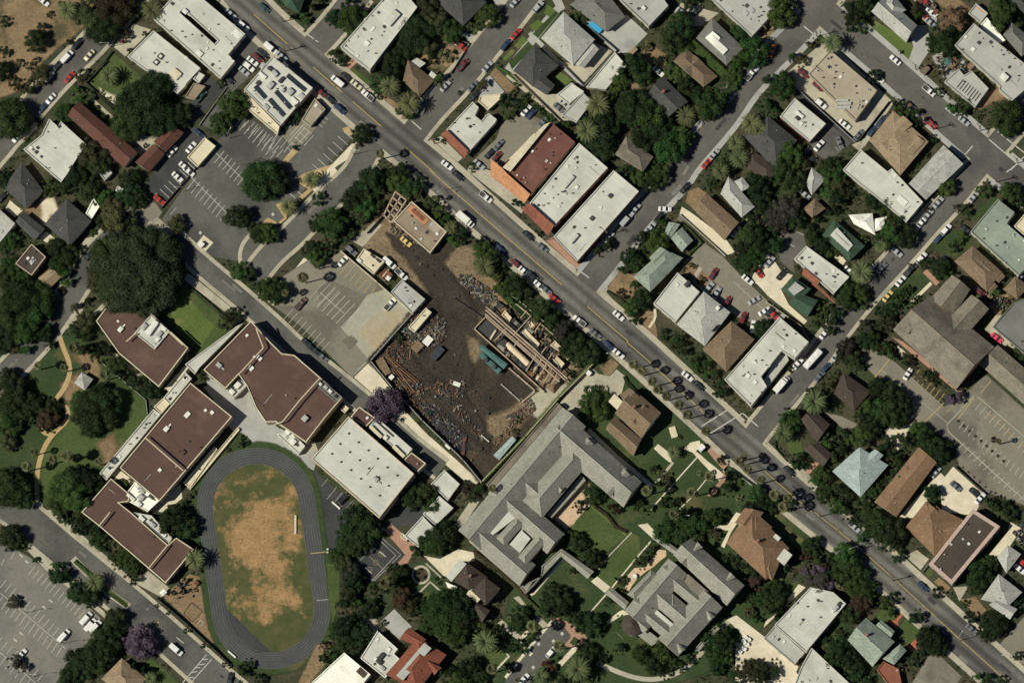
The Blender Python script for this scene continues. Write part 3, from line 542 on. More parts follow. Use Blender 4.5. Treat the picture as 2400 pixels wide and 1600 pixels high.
def stalls(t, a, b, n, v, w_=.6, key='white', center=None):
    (ax, ay), (bx, by) = a, b; mb = MB(); k = SH[t][2]; A_ = full(t, ax, ay); B_ = full(t, bx, by); V_ = (v[0]/k, v[1]/k); z = nz([[A_, B_, (B_[0]+V_[0], B_[1]+V_[1]), (A_[0]+V_[0], A_[1]+V_[1])]])
    for i in range(n):
        f = i/(n-1); x, y = full(t, ax+(bx-ax)*f, ay+(by-ay)*f); p0 = (x, y); p1 = (x+v[0]/k, y+v[1]/k)
        L_ = offs([p0, p1], -w_); M_ = offs([p0, p1], w_); q = [at(*L_[0], z), at(*L_[1], z), at(*M_[1], z), at(*M_[0], z)]
        mb.add(q, [(0, 1, 2, 3)])
    if center:
        p0, p1 = [full(t, *c) for c in center]; L_ = offs([p0, p1], -w_); M_ = offs([p0, p1], w_); z += .006; mb.add([at(*L_[0], z), at(*L_[1], z), at(*M_[1], z), at(*M_[0], z)], [(0, 1, 2, 3)])
    o = mb.build('parking_bay_lines', G[key]); o['kind'] = 'structure'
stalls('O', (440, 400), (535, 490), 11, (-20, 26), center=((437, 405), (522, 490)))
stalls('O', (497, 330), (585, 415), 11, (-22, 27), center=((490, 345), (574, 428))); stalls('O', (640, 305), (668, 330), 4, (-16, 20))
stalls('b', (360, 1110), (530, 1240), 5, (-90, 100), center=((440, 1140), (300, 1300))); stalls('b', (440, 1170), (280, 1350), 5, (70, 60)); stalls('b', (520, 1510), (800, 1200), 7, (90, 80)); stalls('b', (570, 1130), (620, 1060), 3, (40, 40))
stalls('b', (-60, 1100), (250, 1370), 9, (-60, 70)); stalls('f', (330, 150), (290, 195), 2, (100, 80)); stalls('e', (1430, 205), (1590, 60), 5, (85, 80)); stalls('e', (1650, -10), (1800, -140), 5, (85, 80))
stalls('e', (1620, 340), (1690, 420), 2, (-55, 60), .5)
stalls('f', (850, 850), (1400, 1310), 14, (-75, 95), .6, 'yel')
stalls('f', (730, 1075), (950, 1260), 6, (-170, 180), .6, 'white', ((590, 1120), (810, 1310))); stalls('f', (950, 1265), (1040, 1340), 3, (-160, 190), .6, 'fwhite', ((860, 1340), (950, 1420)))
stalls('f', (340, 1270), (680, 1568), 9, (-85, 95), .6, 'fwhite'); stalls('f', (640, 1010), (760, 1100), 4, (-150, 160), .5, 'fwhite'); stalls('f', (1040, 1345), (1130, 1420), 3, (-150, 175), .5, 'fwhite'); stalls('f', (1180, 1400), (1060, 1560), 5, (80, 80), .5, 'fyel'); stalls('f', (1420, 1290), (1250, 1500), 5, (-90, -60), .4, 'fyel')
for t, s in (('m', 0),):
    stalls('m', (320, 500), (780, 900), 13, (-60, 75), .75, 'fwhite'); stalls('m', (60, 620), (630, 1140), 14, (-60, 75), .75, 'fwhite'); stalls('m', (-20, 740), (570, 1240), 15, (-55, 85), .75, 'fwhite', ((0, 740), (600, 1250)))
    stalls('m', (20, 1150), (400, 1480), 9, (-55, 70), .75, 'fwhite'); stalls('m', (-40, 1250), (330, 1568), 9, (-55, 75), .75, 'fwhite', ((-20, 1270), (330, 1570)))
    stalls('m', (130, 370), (40, 430), 2, (-30, 60), .75, 'fwhite')
stalls('O', (585, 280), (640, 325), 9, (-16, 20), .5)
stalls('O', (540, 290), (620, 365), 9, (14, -18), .75, 'fwhite')
for x, y in ((465, 815), (405, 875), (195, 1115), (140, 1175), (245, 455), (195, 400)): line('m', '%d,%d %d,%d' % (x-15, y-12, x+15, y+12), 1.8, 'white', 'painted_arrow')
line('m', '1895,1310 1700,1540 1660,1590', 1, 'white', 'crosswalk_line'); line('m', '1945,1350 1750,1568', 1, 'white', 'crosswalk_line')
for x, y in ((1860, 1355), (1830, 1400), (1790, 1430), (1760, 1470), (1730, 1520)): line('m', '%d,%d %d,%d' % (x, y, x+50, y+ -5), 1, 'white', 'crosswalk_line')
line('m', '1460,1005 1385,1105', 1.6, 'fyel', 'painted_bar'); line('m', '1620,1150 1690,1205', 1.2, 'fwhite', 'painted_arrow')
# church lot
line('l', '1115,165 980,330', 1, 'yel'); line('l', '1620,560 1430,750', 1, 'yel'); line('l', '2050,360 1950,480', 1, 'fyel'); line('l', '1890,520 1740,720', 1, 'yel'); line('l', '1640,640 1700,590 1650,650', .6, 'yel')
line('l', '1890,500 1640,770 1660,830 2100,1230 2352,1450', 1.3, 'teal', 'painted_line'); line('l', '1930,510 2352,870', 1.2, 'teal', 'drain_line'); line('l', '1040,260 1370,520 1650,750', .8, 'teal', 'drain_line')
stalls('l', (1390, 260), (1620, 480), 7, (-60, 80), .7, 'yel'); stalls('l', (1800, 730), (2352, 1190), 14, (-45, 70), .7, 'fwhite'); stalls('l', (1960, 560), (2400, 950), 11, (-60, 70), .7, 'fwhite'); stalls('l', (1750, 980), (2300, 1460), 13, (60, -50), .7, 'fwhite'); stalls('l', (2000, 640), (2352, 960), 9, (60, 60), .7, 'yel')
for i in range(9):
    x, y = 1750+i*52, 730+i*46
    sheet('planter_tree_pit', 'yblk', circ('l', x, y, 16, 10))
for i in range(12): sheet('planter_tree_pit', 'yblk', circ('l', 1740+i*52, 1110+i*45, 12, 8))
for i in range(7): sheet('planter_tree_pit', 'yblk', circ('l', 1350+i*46, 300+i*42, 16, 10))
# rear lots
stalls('g', (2030, 1020), (2300, 1270), 7, (60, 40), .5, 'fwhite'); stalls('g', (1830, 850), (1760, 960), 2, (60, 40), .5, 'fyel'); stalls('d', (620, 1350), (530, 1440), 2, (30, 40), .5, 'fwhite'); stalls('h', (330, 590), (250, 700), 2, (-70, -30), .7, 'fwhite')
stalls('j', (740, 1340), (900, 1480), 4, (-90, 110), .5, 'fwhite'); stalls('j', (600, 1330), (830, 1530), 2, (60, -70), .4, 'fwhite')
# court
line('n', '1160,240 1330,390 1075,640', .6, 'fwhite'); line('n', '1150,270 1285,395 1065,630 ', .6, 'white'); line('n', '1040,405 1200,550', .5, 'fyel'); line('n', '1130,360 1195,410', 1.1, 'white'); line('n', '1005,510 1060,560', 1.1, 'white'); line('n', '900,490 1060,350', .5, 'fwhite')
for x, y in ((1100, 460), (1150, 385), (1040, 530)):
    q = circ('n', x, y, 24, 14); ribbon('court_circle', 'fyel', q+[q[0]], .4)
for t, x, y in (('e', 1745, 490), ('e', 1840, 570), ('f', 155, 400)):
    P('white', 'painted_symbol', t, '%d,%d %d,%d %d,%d %d,%d' % (x-16, y, x, y-20, x+16, y, x, y+20))
# asphalt cracks
for t, s in (('m', '-20,0 200,150 450,330 500,410 560,460'), ('m', '470,320 530,230'), ('j', '1380,760 1650,1040 1750,1130'), ('b', '2250,170 2352,240'), ('f', '930,90 700,370 420,690 150,1000'), ('e', '1960,680 2100,790')): line(t, s, .6, 'crack', 'crack_line')

# manholes, patches and drains on the carriageways
_r = random.Random(77)
for nm, q, hw in RS:
    d_ = dens(q, 10)
    for i in range(2, len(d_)-2):
        a_, b_ = d_[i], d_[i+1]; dx, dy = b_[0]-a_[0], b_[1]-a_[1]; l = math.hypot(dx, dy); dx, dy = dx/l, dy/l
        if _r.random() < .10:
            o_ = _r.uniform(-.6, .6)*hw; x, y = a_[0]-dy*o_, a_[1]+dx*o_
            if all(n2 == nm or dseg(x, y, q2) > h2+3 for n2, q2, h2 in RS): sheet('manhole_cover', 'crack', [(x+2.0*math.cos(k), y+2.0*math.sin(k)) for k in [6.283*j/10 for j in range(10)]], z=gz(x, y)+.007)
        if _r.random() < .11:
            o_ = _r.uniform(-.7, .7)*hw; x, y = a_[0]-dy*o_, a_[1]+dx*o_; L_, W_ = _r.uniform(8, 42), _r.uniform(3, 11)
            if all(n2 == nm or dseg(x, y, q2) > h2+8 for n2, q2, h2 in RS) and 20 < x < 2380 and 20 < y < 1580: sheet('asphalt_patch', _r.choice(('asph', 'agry', 'adark', 'alit')), [(x, y), (x+dx*L_, y+dy*L_), (x+dx*L_-dy*W_, y+dy*L_+dx*W_), (x-dy*W_, y+dx*W_)])
# ======================= BUILDINGS =======================
def centroid(p): return sum(q[0] for q in p)/len(p), sum(q[1] for q in p)/len(p)
def window_parts(root, p, h, org, seed, nmax=6, wcol=None):
    """windows and a door on the outer walls that face the street side"""
    rnd = random.Random(seed); n = len(p); made = 0; doors = 0
    edges = sorted(range(n), key=lambda i: -math.hypot(p[(i+1) % n][0]-p[i][0], p[(i+1) % n][1]-p[i][1]))
    for i in edges:
        a = Vector(p[i][:2]); b = Vector(p[(i+1) % n][:2]); L = (b-a).length; u = (b-a).normalized(); nn = Vector((u.y, -u.x))
        if nn.y > -.2 or L < 4.5 or made >= nmax: continue
        k = max(1, min(4, int(L/4.5))); st = max(1, int(h//3.4))
        for fl in range(st):
            for j in range(k):
                if made >= nmax: break
                c = a+u*(L*(j+.5)/k)+nn*.04; z = 1.0+fl*3.2
                isd = (fl == 0 and doors == 0 and j == k//2)
                w_, zh, z0 = (1.1, 2.1, .1) if isd else (1.5, 1.3, z)
                mb = MB(); mb.box((c.x, c.y, z0), w_, .1, zh, math.atan2(u.y, u.x))
                mb.build('door' if isd else 'window', WOOD if isd else GLASS, root, org)
                if isd: doors = 1
                made += 1
def roofbits(root, spec, t, z, org, offc=0):
    """spec entries: kind,x,y,len,wid,height,angle(deg, map) """
    for e in spec:
        kind, x, y, l, w_, hh, an, key = e
        k = SH[t][2]; fx, fy = full(t, x, y); c = at(fx, fy, z+hh)
        mb = MB(); ang = R(-an)
        m = {'m': METAL, 'w': WHITE, 'd': DARK, 'p': PVD, 't': TRIM, 'g': GLASS}.get(key) or roofmat(key)
        if kind == 'solar_panel':
            mb.box((c.x, c.y, z+.3), l/k*S, w_/k*S, .08, ang)
            for s_ in (-.4, .4): mb.box((c.x+math.cos(ang)*l/k*S*s_, c.y+math.sin(ang)*l/k*S*s_, z), .2, w_/k*S*.8, .3, ang)
        else:
            mb.box((c.x, c.y, z), l/k*S, w_/k*S, hh, ang, top=.97)
            if kind == 'rooftop_unit': mb.box((c.x, c.y, z+hh), l/k*S*.5, w_/k*S*.5, .12, ang)
        mb.build(kind, m, root, org)
def flat(t, s, h, key, label, cat='building', name='flat_roof_building', wall='w', bits=(), holes=(), vents=None, group=None, trim=None, pt=.3, slopes=(), deck=None, windows=6):
    h = max(min(h, 2.8), h*.75); z = h; P0 = [at(x, y, z) for x, y in pts(t, s)]; p = ccw([(q.x, q.y) for q in P0]); cx, cy = centroid(p); org = (cx, cy, 0)
    root = thing(name, label, cat, org, group); seed = int(abs(cx*13+cy*7))
    L = [p]+[ccw([(at(x, y, z).x, at(x, y, z).y) for x, y in pts(t, q)])[::-1] for q in holes]
    mb = MB(); tr = MB(); rf = MB(); ins = []
    for q in L:
        n = len(q); mb.add([(x, y, -.1) for x, y in q]+[(x, y, h-.35) for x, y in q], [(i, (i+1) % n, n+(i+1) % n, n+i) for i in range(n)])
        a = inset(q, -.04); b = inset(q, pt); n = len(a)
        v = [(x, y, h-.35) for x, y in a]+[(x, y, h) for x, y in a]+[(x, y, h) for x, y in b]+[(x, y, h-.45) for x, y in b]+[(x, y, h-.35) for x, y in q]
        f = []
        for i in range(n):
            j = (i+1) % n; f += [(i, j, n+j, n+i), (n+i, n+j, 2*n+j, 2*n+i), (2*n+i, 2*n+j, 3*n+j, 3*n+i), (4*n+i, 4*n+j, j, i)]
        tr.add(v, f); ins.append(b)
    v = [(x, y, h-.45) for l in ins for x, y in l]
    rf.add(v, tess(*[[(x, y) for x, y in l] for l in ins]))
    mb.build('wall', WM[wall], root, org); tr.build('parapet', trim or roofmat('crm' if key in ('mar', 'dbr') else key), root, org); rf.build('roof', roofmat(key), root, org)
    window_parts(root, p, h, org, seed, windows)
    roofbits(root, bits, t, h-.45, org)
    # small vents
    rnd = random.Random(seed); area = abs(sum(p[i][0]*p[(i+1) % len(p)][1]-p[(i+1) % len(p)][0]*p[i][1] for i in range(len(p)))/2)
    nv = int(area/75) if vents is None else int(vents*1.7)
    from mathutils.geometry import tessellate_polygon
    xs = [q[0] for q in p]; ys = [q[1] for q in p]; tries = 0
    while nv > 0 and tries < 200:
        tries += 1; x = rnd.uniform(min(xs), max(xs)); y = rnd.uniform(min(ys), max(ys))
        inn = all(((p[(i+1) % len(p)][0]-p[i][0])*(y-p[i][1])-(p[(i+1) % len(p)][1]-p[i][1])*(x-p[i][0])) > 1.2*math.hypot(p[(i+1) % len(p)][0]-p[i][0], p[(i+1) % len(p)][1]-p[i][1]) for i in range(len(p))) if len(p) == 4 else point_in(p, x, y)
        if not inn: continue
        m = MB()
        if rnd.random() < .55: m.tube((x, y, h-.45), (x, y, h+.2), .18, 7); m.tube((x, y, h+.2), (x, y, h+.32), .3, 7, .1); m.build('roof_vent', METAL if rnd.random() < .5 else DARK, root, org)
        else:
            q = rnd.uniform(.6, 1.2); m.box((x, y, h-.45), q, q*.8, .35, rnd.choice((R(-41), R(49)))); m.build('roof_hatch', rnd.choice((METAL, WHITE, DARK)), root, org)
        nv -= 1
    if area > 260 and key in ('wht', 'lgt', 'mar', 'tan', 'bwht'):
        for k in range(int(area/260)):
            for _ in range(30):
                x = rnd.uniform(min(xs), max(xs)); y = rnd.uniform(min(ys), max(ys)); a = rnd.choice((R(-41), R(49))); L_ = rnd.uniform(2.5, 6)
                ends = [(x+math.cos(a)*L_*s_/2, y+math.sin(a)*L_*s_/2) for s_ in (-1.25, 0, 1.25)]
                if all(point_in(p, *e_) for e_ in ends) and all(math.hypot(e_[0]-q[0], e_[1]-q[1]) > 1.5 for e_ in ends for q in p): break
            else: continue
            m = MB()
            if k % 2 == 0: m.box((x, y, h-.4), L_, .16, .14, a); m.tube((ends[0][0], ends[0][1], h-.4), (ends[0][0], ends[0][1], h+.25), .12, 6); m.build('conduit', METAL if rnd.random() < .6 else DARK, root, org)
            else: m.box((x, y, h-.45), 1.9, 1.5, .95, a); m.box((x, y, h+.5), 1.1, 1.1, .12, a, top=.8); m.box((x+math.cos(a)*1.7, y+math.sin(a)*1.7, h-.4), 1.5, .5, .4, a); m.build('rooftop_unit', WHITE if rnd.random() < .5 else METAL, root, org)
    return root
def point_in(p, x, y):
    c = False; n = len(p)
    for i in range(n):
        a, b = p[i], p[i-1]
        if (a[1] > y) != (b[1] > y) and x < (b[0]-a[0])*(y-a[1])/(b[1]-a[1])+a[0]: c = not c
    return c
def wing_geo(q, z, pitch, kind, ov=.5):
    """q: 4 world xy (ccw) of the eaves. returns roof (verts, faces), gable faces, wall footprint"""
    q = [Vector(a[:2]) for a in q]
    if (q[1]-q[0]).length < (q[2]-q[1]).length: q = q[1:]+q[:1]
    W = ((q[3]-q[0]).length+(q[2]-q[1]).length)/2; u = (q[1]-q[0]).normalized()
    a = (q[3]+q[0])/2; b = (q[1]+q[2])/2
    i = W/2 if kind == 'h' else 0
    i = min(i, (b-a).length*.49); rz = z+W/2*pitch; d = (b-a).normalized(); ra = a+d*i; rb = b-d*i
    v = [(x.x, x.y, z) for x in q]+[(ra.x, ra.y, rz), (rb.x, rb.y, rz)]
    v += [(x.x, x.y, z-.22) for x in q]
    f = [(0, 1, 5, 4), (2, 3, 4, 5), (0, 6, 7, 1), (1, 7, 8, 2), (2, 8, 9, 3), (3, 9, 6, 0), (9, 8, 7, 6)]
    g = []
    if kind == 'h': f += [(3, 0, 4), (1, 2, 5)]
    else: g = [(3, 0, 4), (1, 2, 5)]
    return v, f, g, [tuple(x) for x in inset([tuple(x) for x in q], ov)], (ra, rb, rz, W)
def house(t, wings, h, key, label, cat='house', name='house', wall='w', pitch=.42, bits=(), group=None, vents=2, dormers=(), decks=(), chim=0, keys=None):
    """wings: list of 'h|g x,y x,y x,y x,y'"""
    h = max(min(h, 2.8), h*.75); pitch = min(.9, pitch*1.6); data = []; allp = []
    for i, s in enumerate(wings):
        kd, rest = s.split(' ', 1); hh = h
        if ':' in kd: kd, dh = kd.split(':'); hh = h+float(dh)
        z = hh+i*.013; p = ccw([(at(x, y, z).x, at(x, y, z).y) for x, y in pts(t, rest)]); data.append((kd, z, p)); allp += p
    cx, cy = centroid(data[0][2]); org = (cx, cy, 0); root = thing(name, label, cat, org, group); seed = int(abs(cx*13+cy*7)); rnd = random.Random(seed)
    wl = MB(); rf = MB(); main = None; caps = MB()
    for i, (kd, z, p) in enumerate(data):
        v, f, g, foot, rd = wing_geo(p, z, pitch, kd)
        rf.add(v, f)
        if g: wl.add(v, g)
        n = len(foot); wl.add([(x, y, -.1) for x, y in foot]+[(x, y, z-.2) for x, y in foot], [(k, (k+1) % n, n+(k+1) % n, n+k) for k in range(n)])
        ra, rb, rz, W = rd; caps.tube((ra.x, ra.y, rz+.0), (rb.x, rb.y, rz+.0), .13, 5)
        if kd == 'h':
            q = [Vector((a[0], a[1], z)) for a in v[:4]]
            for e_, r_ in ((0, ra), (3, ra), (1, rb), (2, rb)): caps.tube(q[e_], (r_.x, r_.y, rz), .1, 4)
        if main is None: main = (rd, foot, z)
    wl.build('wall', WM[wall], root, org); rf.build('roof', roofmat(key, True), root, org)
    c1, c2 = RC[key]; caps.build('ridge_cap', mat('ridge_'+key, tuple(min(.8, x*1.35+.015) for x in c1), c1, .6, famt=.1), root, org)
    window_parts(root, main[1], h, org, seed, 4)
    (ra, rb, rz, W), _, z = main
    for k in range(vents):
        f = rnd.uniform(.15, .85); c = ra.lerp(rb, f); dn = Vector((-(rb-ra).y, (rb-ra).x)).normalized()*rnd.uniform(-W*.35, W*.35); x, y = c.x+dn.x, c.y+dn.y; zz = rz-dn.length*pitch
        m = MB(); m.tube((x, y, zz-.2), (x, y, zz+.45), .16, 7); m.build('roof_vent', rnd.choice((METAL, DARK)), root, org)
    if chim:
        c = ra.lerp(rb, .3); m = MB(); m.box((c.x+.8, c.y, rz-1.2), .9, .7, 2.0, R(49)); m.box((c.x+.8, c.y, rz+.8), 1.1, .9, .15, R(49)); m.build('chimney', WM['r'], root, org)
    for (x, y, sz, an) in dormers:
        # little gabled dormer, opening towards map angle an (deg)
        k = SH[t][2]; fx, fy = full(t, x, y); zz = z+2.0*pitch; c = at(fx, fy, zz+.6); L = sz/k*S; a = R(-an); d = Vector((math.cos(a), math.sin(a))); s_ = Vector((-d.y, d.x))
        fr = Vector((c.x, c.y))+d*L*.5; bk = Vector((c.x, c.y))-d*L*1.1
        m = MB(); A = fr+s_*L*.55; B = fr-s_*L*.55; T = zz+L*.36
        m.add([(A.x, A.y, zz), (B.x, B.y, zz), (fr.x, fr.y, T), (bk.x, bk.y, T)], [(0, 2, 3), (2, 1, 3)])
        dm = m.build('dormer', roofmat(key, True), root, org)
        m = MB(); m.add([(A.x, A.y, zz-.9), (B.x, B.y, zz-.9), (B.x, B.y, zz), (fr.x, fr.y, T-.05), (A.x, A.y, zz)], [(0, 1, 2, 3, 4)])
        m.build('dormer_front', TRIM, dm)
    for (s, dz, ck) in decks:
        zz = h+dz; q = ccw([(at(x, y, zz).x, at(x, y, zz).y) for x, y in pts(t, s)]); m = MB(); m.prism(q, zz-1.2, zz); m.build('roof_deck', roofmat(ck), root, org)
    roofbits(root, bits, t, h+.8, org)
    return root
def awning(t, s, h0, h1, key, root, name='awning'):
    """s: 4 map corners: first two on the wall (high), last two the outer edge (low)"""
    q = pts(t, s); v = [at(*q[0], h1), at(*q[1], h1), at(*q[2], h0), at(*q[3], h0)]; v += [Vector((a.x, a.y, a.z-.15)) for a in v]
    meshob(name, v, [(0, 1, 2, 3), (7, 6, 5, 4), (0, 4, 5, 1), (1, 5, 6, 2), (2, 6, 7, 3), (3, 7, 4, 0)], roofmat(key, True), root, root.location)
U = 'rooftop_unit'; SK = 'skylight'; SP = 'solar_panel'
# --- north-west block ---
flat('a', '1520,-80 1780,-80 2250,310 2095,500 2155,560 2025,720 1400,165 1560,0', 6.5, 'wht', 'large white L-shaped flat roof with a long planted slot courtyard', holes=('1680,80 2000,370 1970,405 1645,112',), bits=((U, 1830, 490, 60, 50, .7, 42, 'w'), (U, 2180, 310, 90, 60, .3, 42, 'w')), vents=14)
flat('a', '1410,280 1840,625 1710,765 1700,790 1630,860 1170,520', 5, 'wht', 'white flat-roofed office with two square skylights behind the L-shaped block', bits=((SK, 1475, 515, 50, 50, .5, 42, 'd'), (SK, 1475, 515, 26, 26, .6, 42, 'w'), (SK, 1435, 570, 50, 50, .5, 42, 'd'), (SK, 1435, 570, 26, 26, .6, 42, 'w'), (U, 1612, 678, 90, 80, .9, 42, 'crm')), vents=3)
house('a', ['g 725,930 1265,1400 1140,1540 620,1060'], 5.5, 'rmar', 'long dark red gabled building beside the huge dark tree', 'building', 'gabled_building', pitch=.35, vents=4)
house('a', ['g 1555,1155 1690,1215 1520,1400 1410,1300', 'g 1405,1325 1515,1410 1370,1580 1240,1490'], 4.5, 'rmar', 'two short dark red gabled wings end to end beside the dark driveway', 'building', 'gabled_building', pitch=.35)
flat('a', '450,1090 530,1160 560,1115 790,1325 690,1475 615,1598 560,1673 215,1370 380,1240', 6.5, 'wht', 'white flat-roofed apartment block at the left edge by the street', bits=((U, 330, 1395, 26, 26, .6, 42, 'd'), (U, 540, 1160, 26, 26, .5, 42, 'd')), vents=5)
flat('a', '1880,1262 1980,1340 1812,1532 1720,1445', 3, 'crm', 'small cream flat-roofed carport beside the dark driveway', 'carport', 'carport', windows=0, vents=0)
flat('a', '1815,655 1880,690 1825,760 1775,725', 3, 'wht', 'tiny white flat shed behind the office with two skylights', 'shed', 'shed', windows=1, vents=0)
flat('a', '1780,760 1885,790 1790,910 1700,885', 2.6, 'pst', 'small patio roof of tan boards behind the white office', 'shed', 'patio_roof', windows=0, vents=0)
bits = [(SP, 370, 760, 225, 40, .3, 41, 'p'), (SP, 250, 915, 215, 40, .3, 49, 'p'), (SP, 190, 985, 210, 40, .3, 49, 'p'), (SP, 40, 845, 150, 40, .3, 49, 'p')]
bits += [(U, 60, 600, 40, 60, .6, 41, 'm'), (U, 420, 880, 60, 40, .8, 41, 'm'), (U, 380, 960, 30, 60, .6, 41, 'd'), (U, 270, 590, 60, 30, .6, 49, 'd'), (U, 90, 980, 60, 40, .6, 41, 'm'), (U, 20, 760, 40, 40, .7, 41, 'd'), (U, 170, 670, 60, 40, 1.2, 49, 'm'), (U, 130, 630, 60, 30, 1, 41, 'd'), (U, 130, 780, 50, 70, 1.2, 41, 'm'), (U, 60, 690, 80, 30, .8, 41, 'w'), (U, 310, 840, 60, 60, 1.2, 41, 'm'), (U, 245, 825, 30, 30, 1.2, 41, 'm'), (U, 355, 920, 80, 30, .8, 41, 'w'), (U, 230, 730, 30, 60, 1, 41, 'd')]
rt = flat('b', '150,520 315,640 360,680 520,805 225,1150 -110,820', 6.5, 'wht', 'white flat-roofed building covered with dark solar panels and roof machines', bits=bits, wall='p', vents=6)
flat('b', '-110,830 215,1160 195,1235 -100,985', 4.5, 'crm', 'cream one-storey strip along the solar-panelled building', 'building', 'annex_building', vents=3, windows=3)
flat('b', '540,900 635,1000 500,1160 420,1100', 3.6, 'tan', 'small tan flat-roofed kiosk building in the car park', bits=((U, 590, 980, 60, 40, .5, 42, 'pst'),), vents=1)
flat('b', '1210,-60 1375,-60 1480,65 1040,645 830,480 775,430', 8, 'wht', 'long white flat-roofed apartment block with cream end wall by the avenue', wall='w', bits=((U, 1250, 160, 150, 80, 1.2, -49, 'wht'), (SK, 1020, 395, 46, 40, .5, 42, 'w'), (SK, 1310, 150, 30, 26, .4, 42, 'm')), vents=14, windows=10)
rt = house('b', ['h 1395,545 1640,735 1497,895 1350,740'], 4.2, 'brn', 'brown hipped house with white lean-to roofs beside two palms', pitch=.35, chim=0)
awning('b', '1480,530 1560,580 1500,625 1420,565', 2.6, 3.2, 'lgt', rt, 'porch_roof'); awning('b', '1610,650 1660,690 1610,745 1575,712', 2.6, 3.4, 'wht', rt, 'porch_roof')
house('b', ['h 190,-60 470,-90 400,125 275,60'], 4.5, 'grn', 'green hipped house on the corner at the top edge')
house('b', ['h 1560,-60 1800,-260 2120,20 1905,235'], 4.5, 'dgr', 'large dark slate-roofed house at the top edge', pitch=.35)
rt = flat('b', '1750,1190 1990,935 2045,985 2010,1060 2070,1110 2110,1060 2140,1040 2210,1095 2195,1125 1940,1410', 5, 'wht', 'white flat-roofed corner shop with a red tiled front on the avenue', vents=4, bits=((U, 1965, 1160, 22, 22, .5, 42, 'd'),))
awning('b', '1750,1190 1950,1385 1915,1450 1695,1235', 3.2, 4.9, 'trd', rt)
flat('b', '2060,880 2240,860 2250,900 2130,1010 2040,930', 3, 'crm', 'small cream carport roof behind the corner shop', 'carport', 'carport', windows=0, vents=0)
# --- top middle ---
rt = house('c', ['h 475,108 760,362 560,600 265,350', 'g:-.8 735,395 800,450 660,620 570,590'], 6.5, 'lgt', 'large pale grey hipped apartment house with long paved yard', 'building', 'hipped_building', pitch=.28, vents=5)
flat('c', '770,395 930,470 640,770 540,640 600,590 700,480', 3, 'wht', 'low white garage roof attached behind the pale grey apartment house', 'garage', 'garage', vents=2) if 0 else None
house('c', ['h 205,412 430,598 195,800 15,640', 'g 290,690 395,780 310,868 190,790'], 5.5, 'dgr', 'dark slate hipped house next to the pale grey apartment house', pitch=.32, vents=3)
flat('c', '945,480 1050,600 860,820 680,800', 3.2, 'wht', 'long white garage roof half hidden by a round tree', 'garage', 'garage', vents=1)
flat('c', '545,760 660,840 520,955 410,870', 3, 'wht', 'small white garage roof striped by a palm shadow', 'garage', 'garage', windows=1, vents=0)
flat('c', '650,850 735,930 590,1125 455,1060', 3, 'lgt', 'pale grey garage roof beside the tall date palm', 'garage', 'garage', windows=1, vents=0)
house('c', ['h 530,40 800,-160 1040,150 865,290'], 5, 'mgr', 'mid grey hipped house with a bright blue tarpaulin beside it', pitch=.3, vents=5)
flat('c', '920,-70 1350,-70 1435,50 1250,245', 6.5, 'lgt', 'pale flat-roofed apartment block at the top edge, second from the street', vents=4, bits=((U, 1210, 70, 40, 30, .8, 42, 'w'),))
flat('c', '1780,-60 2370,-60 2425,90 2200,335', 6.5, 'lgt', 'wide white flat-roofed apartment block with dark roof hatches at top', vents=6, bits=((SK, 2150, 120, 40, 40, .4, 42, 'm'), (SK, 2205, 95, 40, 40, .4, 42, 'm'), (SK, 2155, 50, 30, 30, .4, 42, 'd')))
house('c', ['h 1840,165 2130,440 1970,600 1690,350'], 5, 'mgr', 'grey-green hipped house with a white roof well on top', pitch=.3, decks=(('1845,285 1915,345 1895,375 1985,455 1940,500 1775,345', 2.2, 'bwht'),))
house('c', ['h 1600,440 1890,700 1760,800 1480,560', 'g:.3 1540,600 1670,500 1770,590 1640,700'], 4.5, 'brn', 'brown hipped house enclosed by a thick green hedge', pitch=.35, vents=3)
house('c', ['g 1385,700 1620,935 1430,1080 1235,880'], 5, 'dgr', 'dark slate gabled house between dense trees and palms', pitch=.32, vents=3, chim=1)
house('c', ['h 1050,1250 1300,1440 1200,1580 945,1420'], 5, 'ctn', 'weathered brown hipped house surrounded by dark trees', pitch=.45)
rt = flat('F', '1291,286 1347,332 1243,455 1190,408', 6.5, 'mshp', 'dark red flat-roofed shop with orange tiled front beside the avenue', 'shop', 'shop_building', wall='b', vents=9)
awning('F', '1190,408 1243,455 1229,476 1150,412', 3, 6, 'ora', rt); awning('F', '1190,408 1175,392 1150,372 1150,412', 3, 6, 'ora', rt, 'awning'); awning('F', '1275,292 1290,286 1196,402 1178,392', 6.2, 6.4, 'crm', rt, 'side_parapet')
rt = flat('F', '1357,335 1424,393 1299,528 1241,476', 6, 'wht', 'white flat-roofed shop with a red tiled front, middle of the shop row', 'shop', 'shop_building', vents=12, bits=((U, 1332, 425, 36, 10, .9, -49, 'wht'), (U, 1352, 438, 8, 8, .5, 42, 'w')))
awning('F', '1241,476 1299,528 1285,552 1221,489', 3, 5.9, 'trd', rt)
flat('F', '1438,399 1497,448 1352,612 1297,555', 7.5, 'wht', 'large white flat-roofed corner store with red brick front', 'shop', 'shop_building', wall='r', vents=3, bits=((SK, 1430, 458, 9, 9, .7, 42, 'd'), (SK, 1387, 511, 9, 9, .7, 42, 'd'), (U, 1345, 558, 26, 9, 1.2, -49, 'wht')))
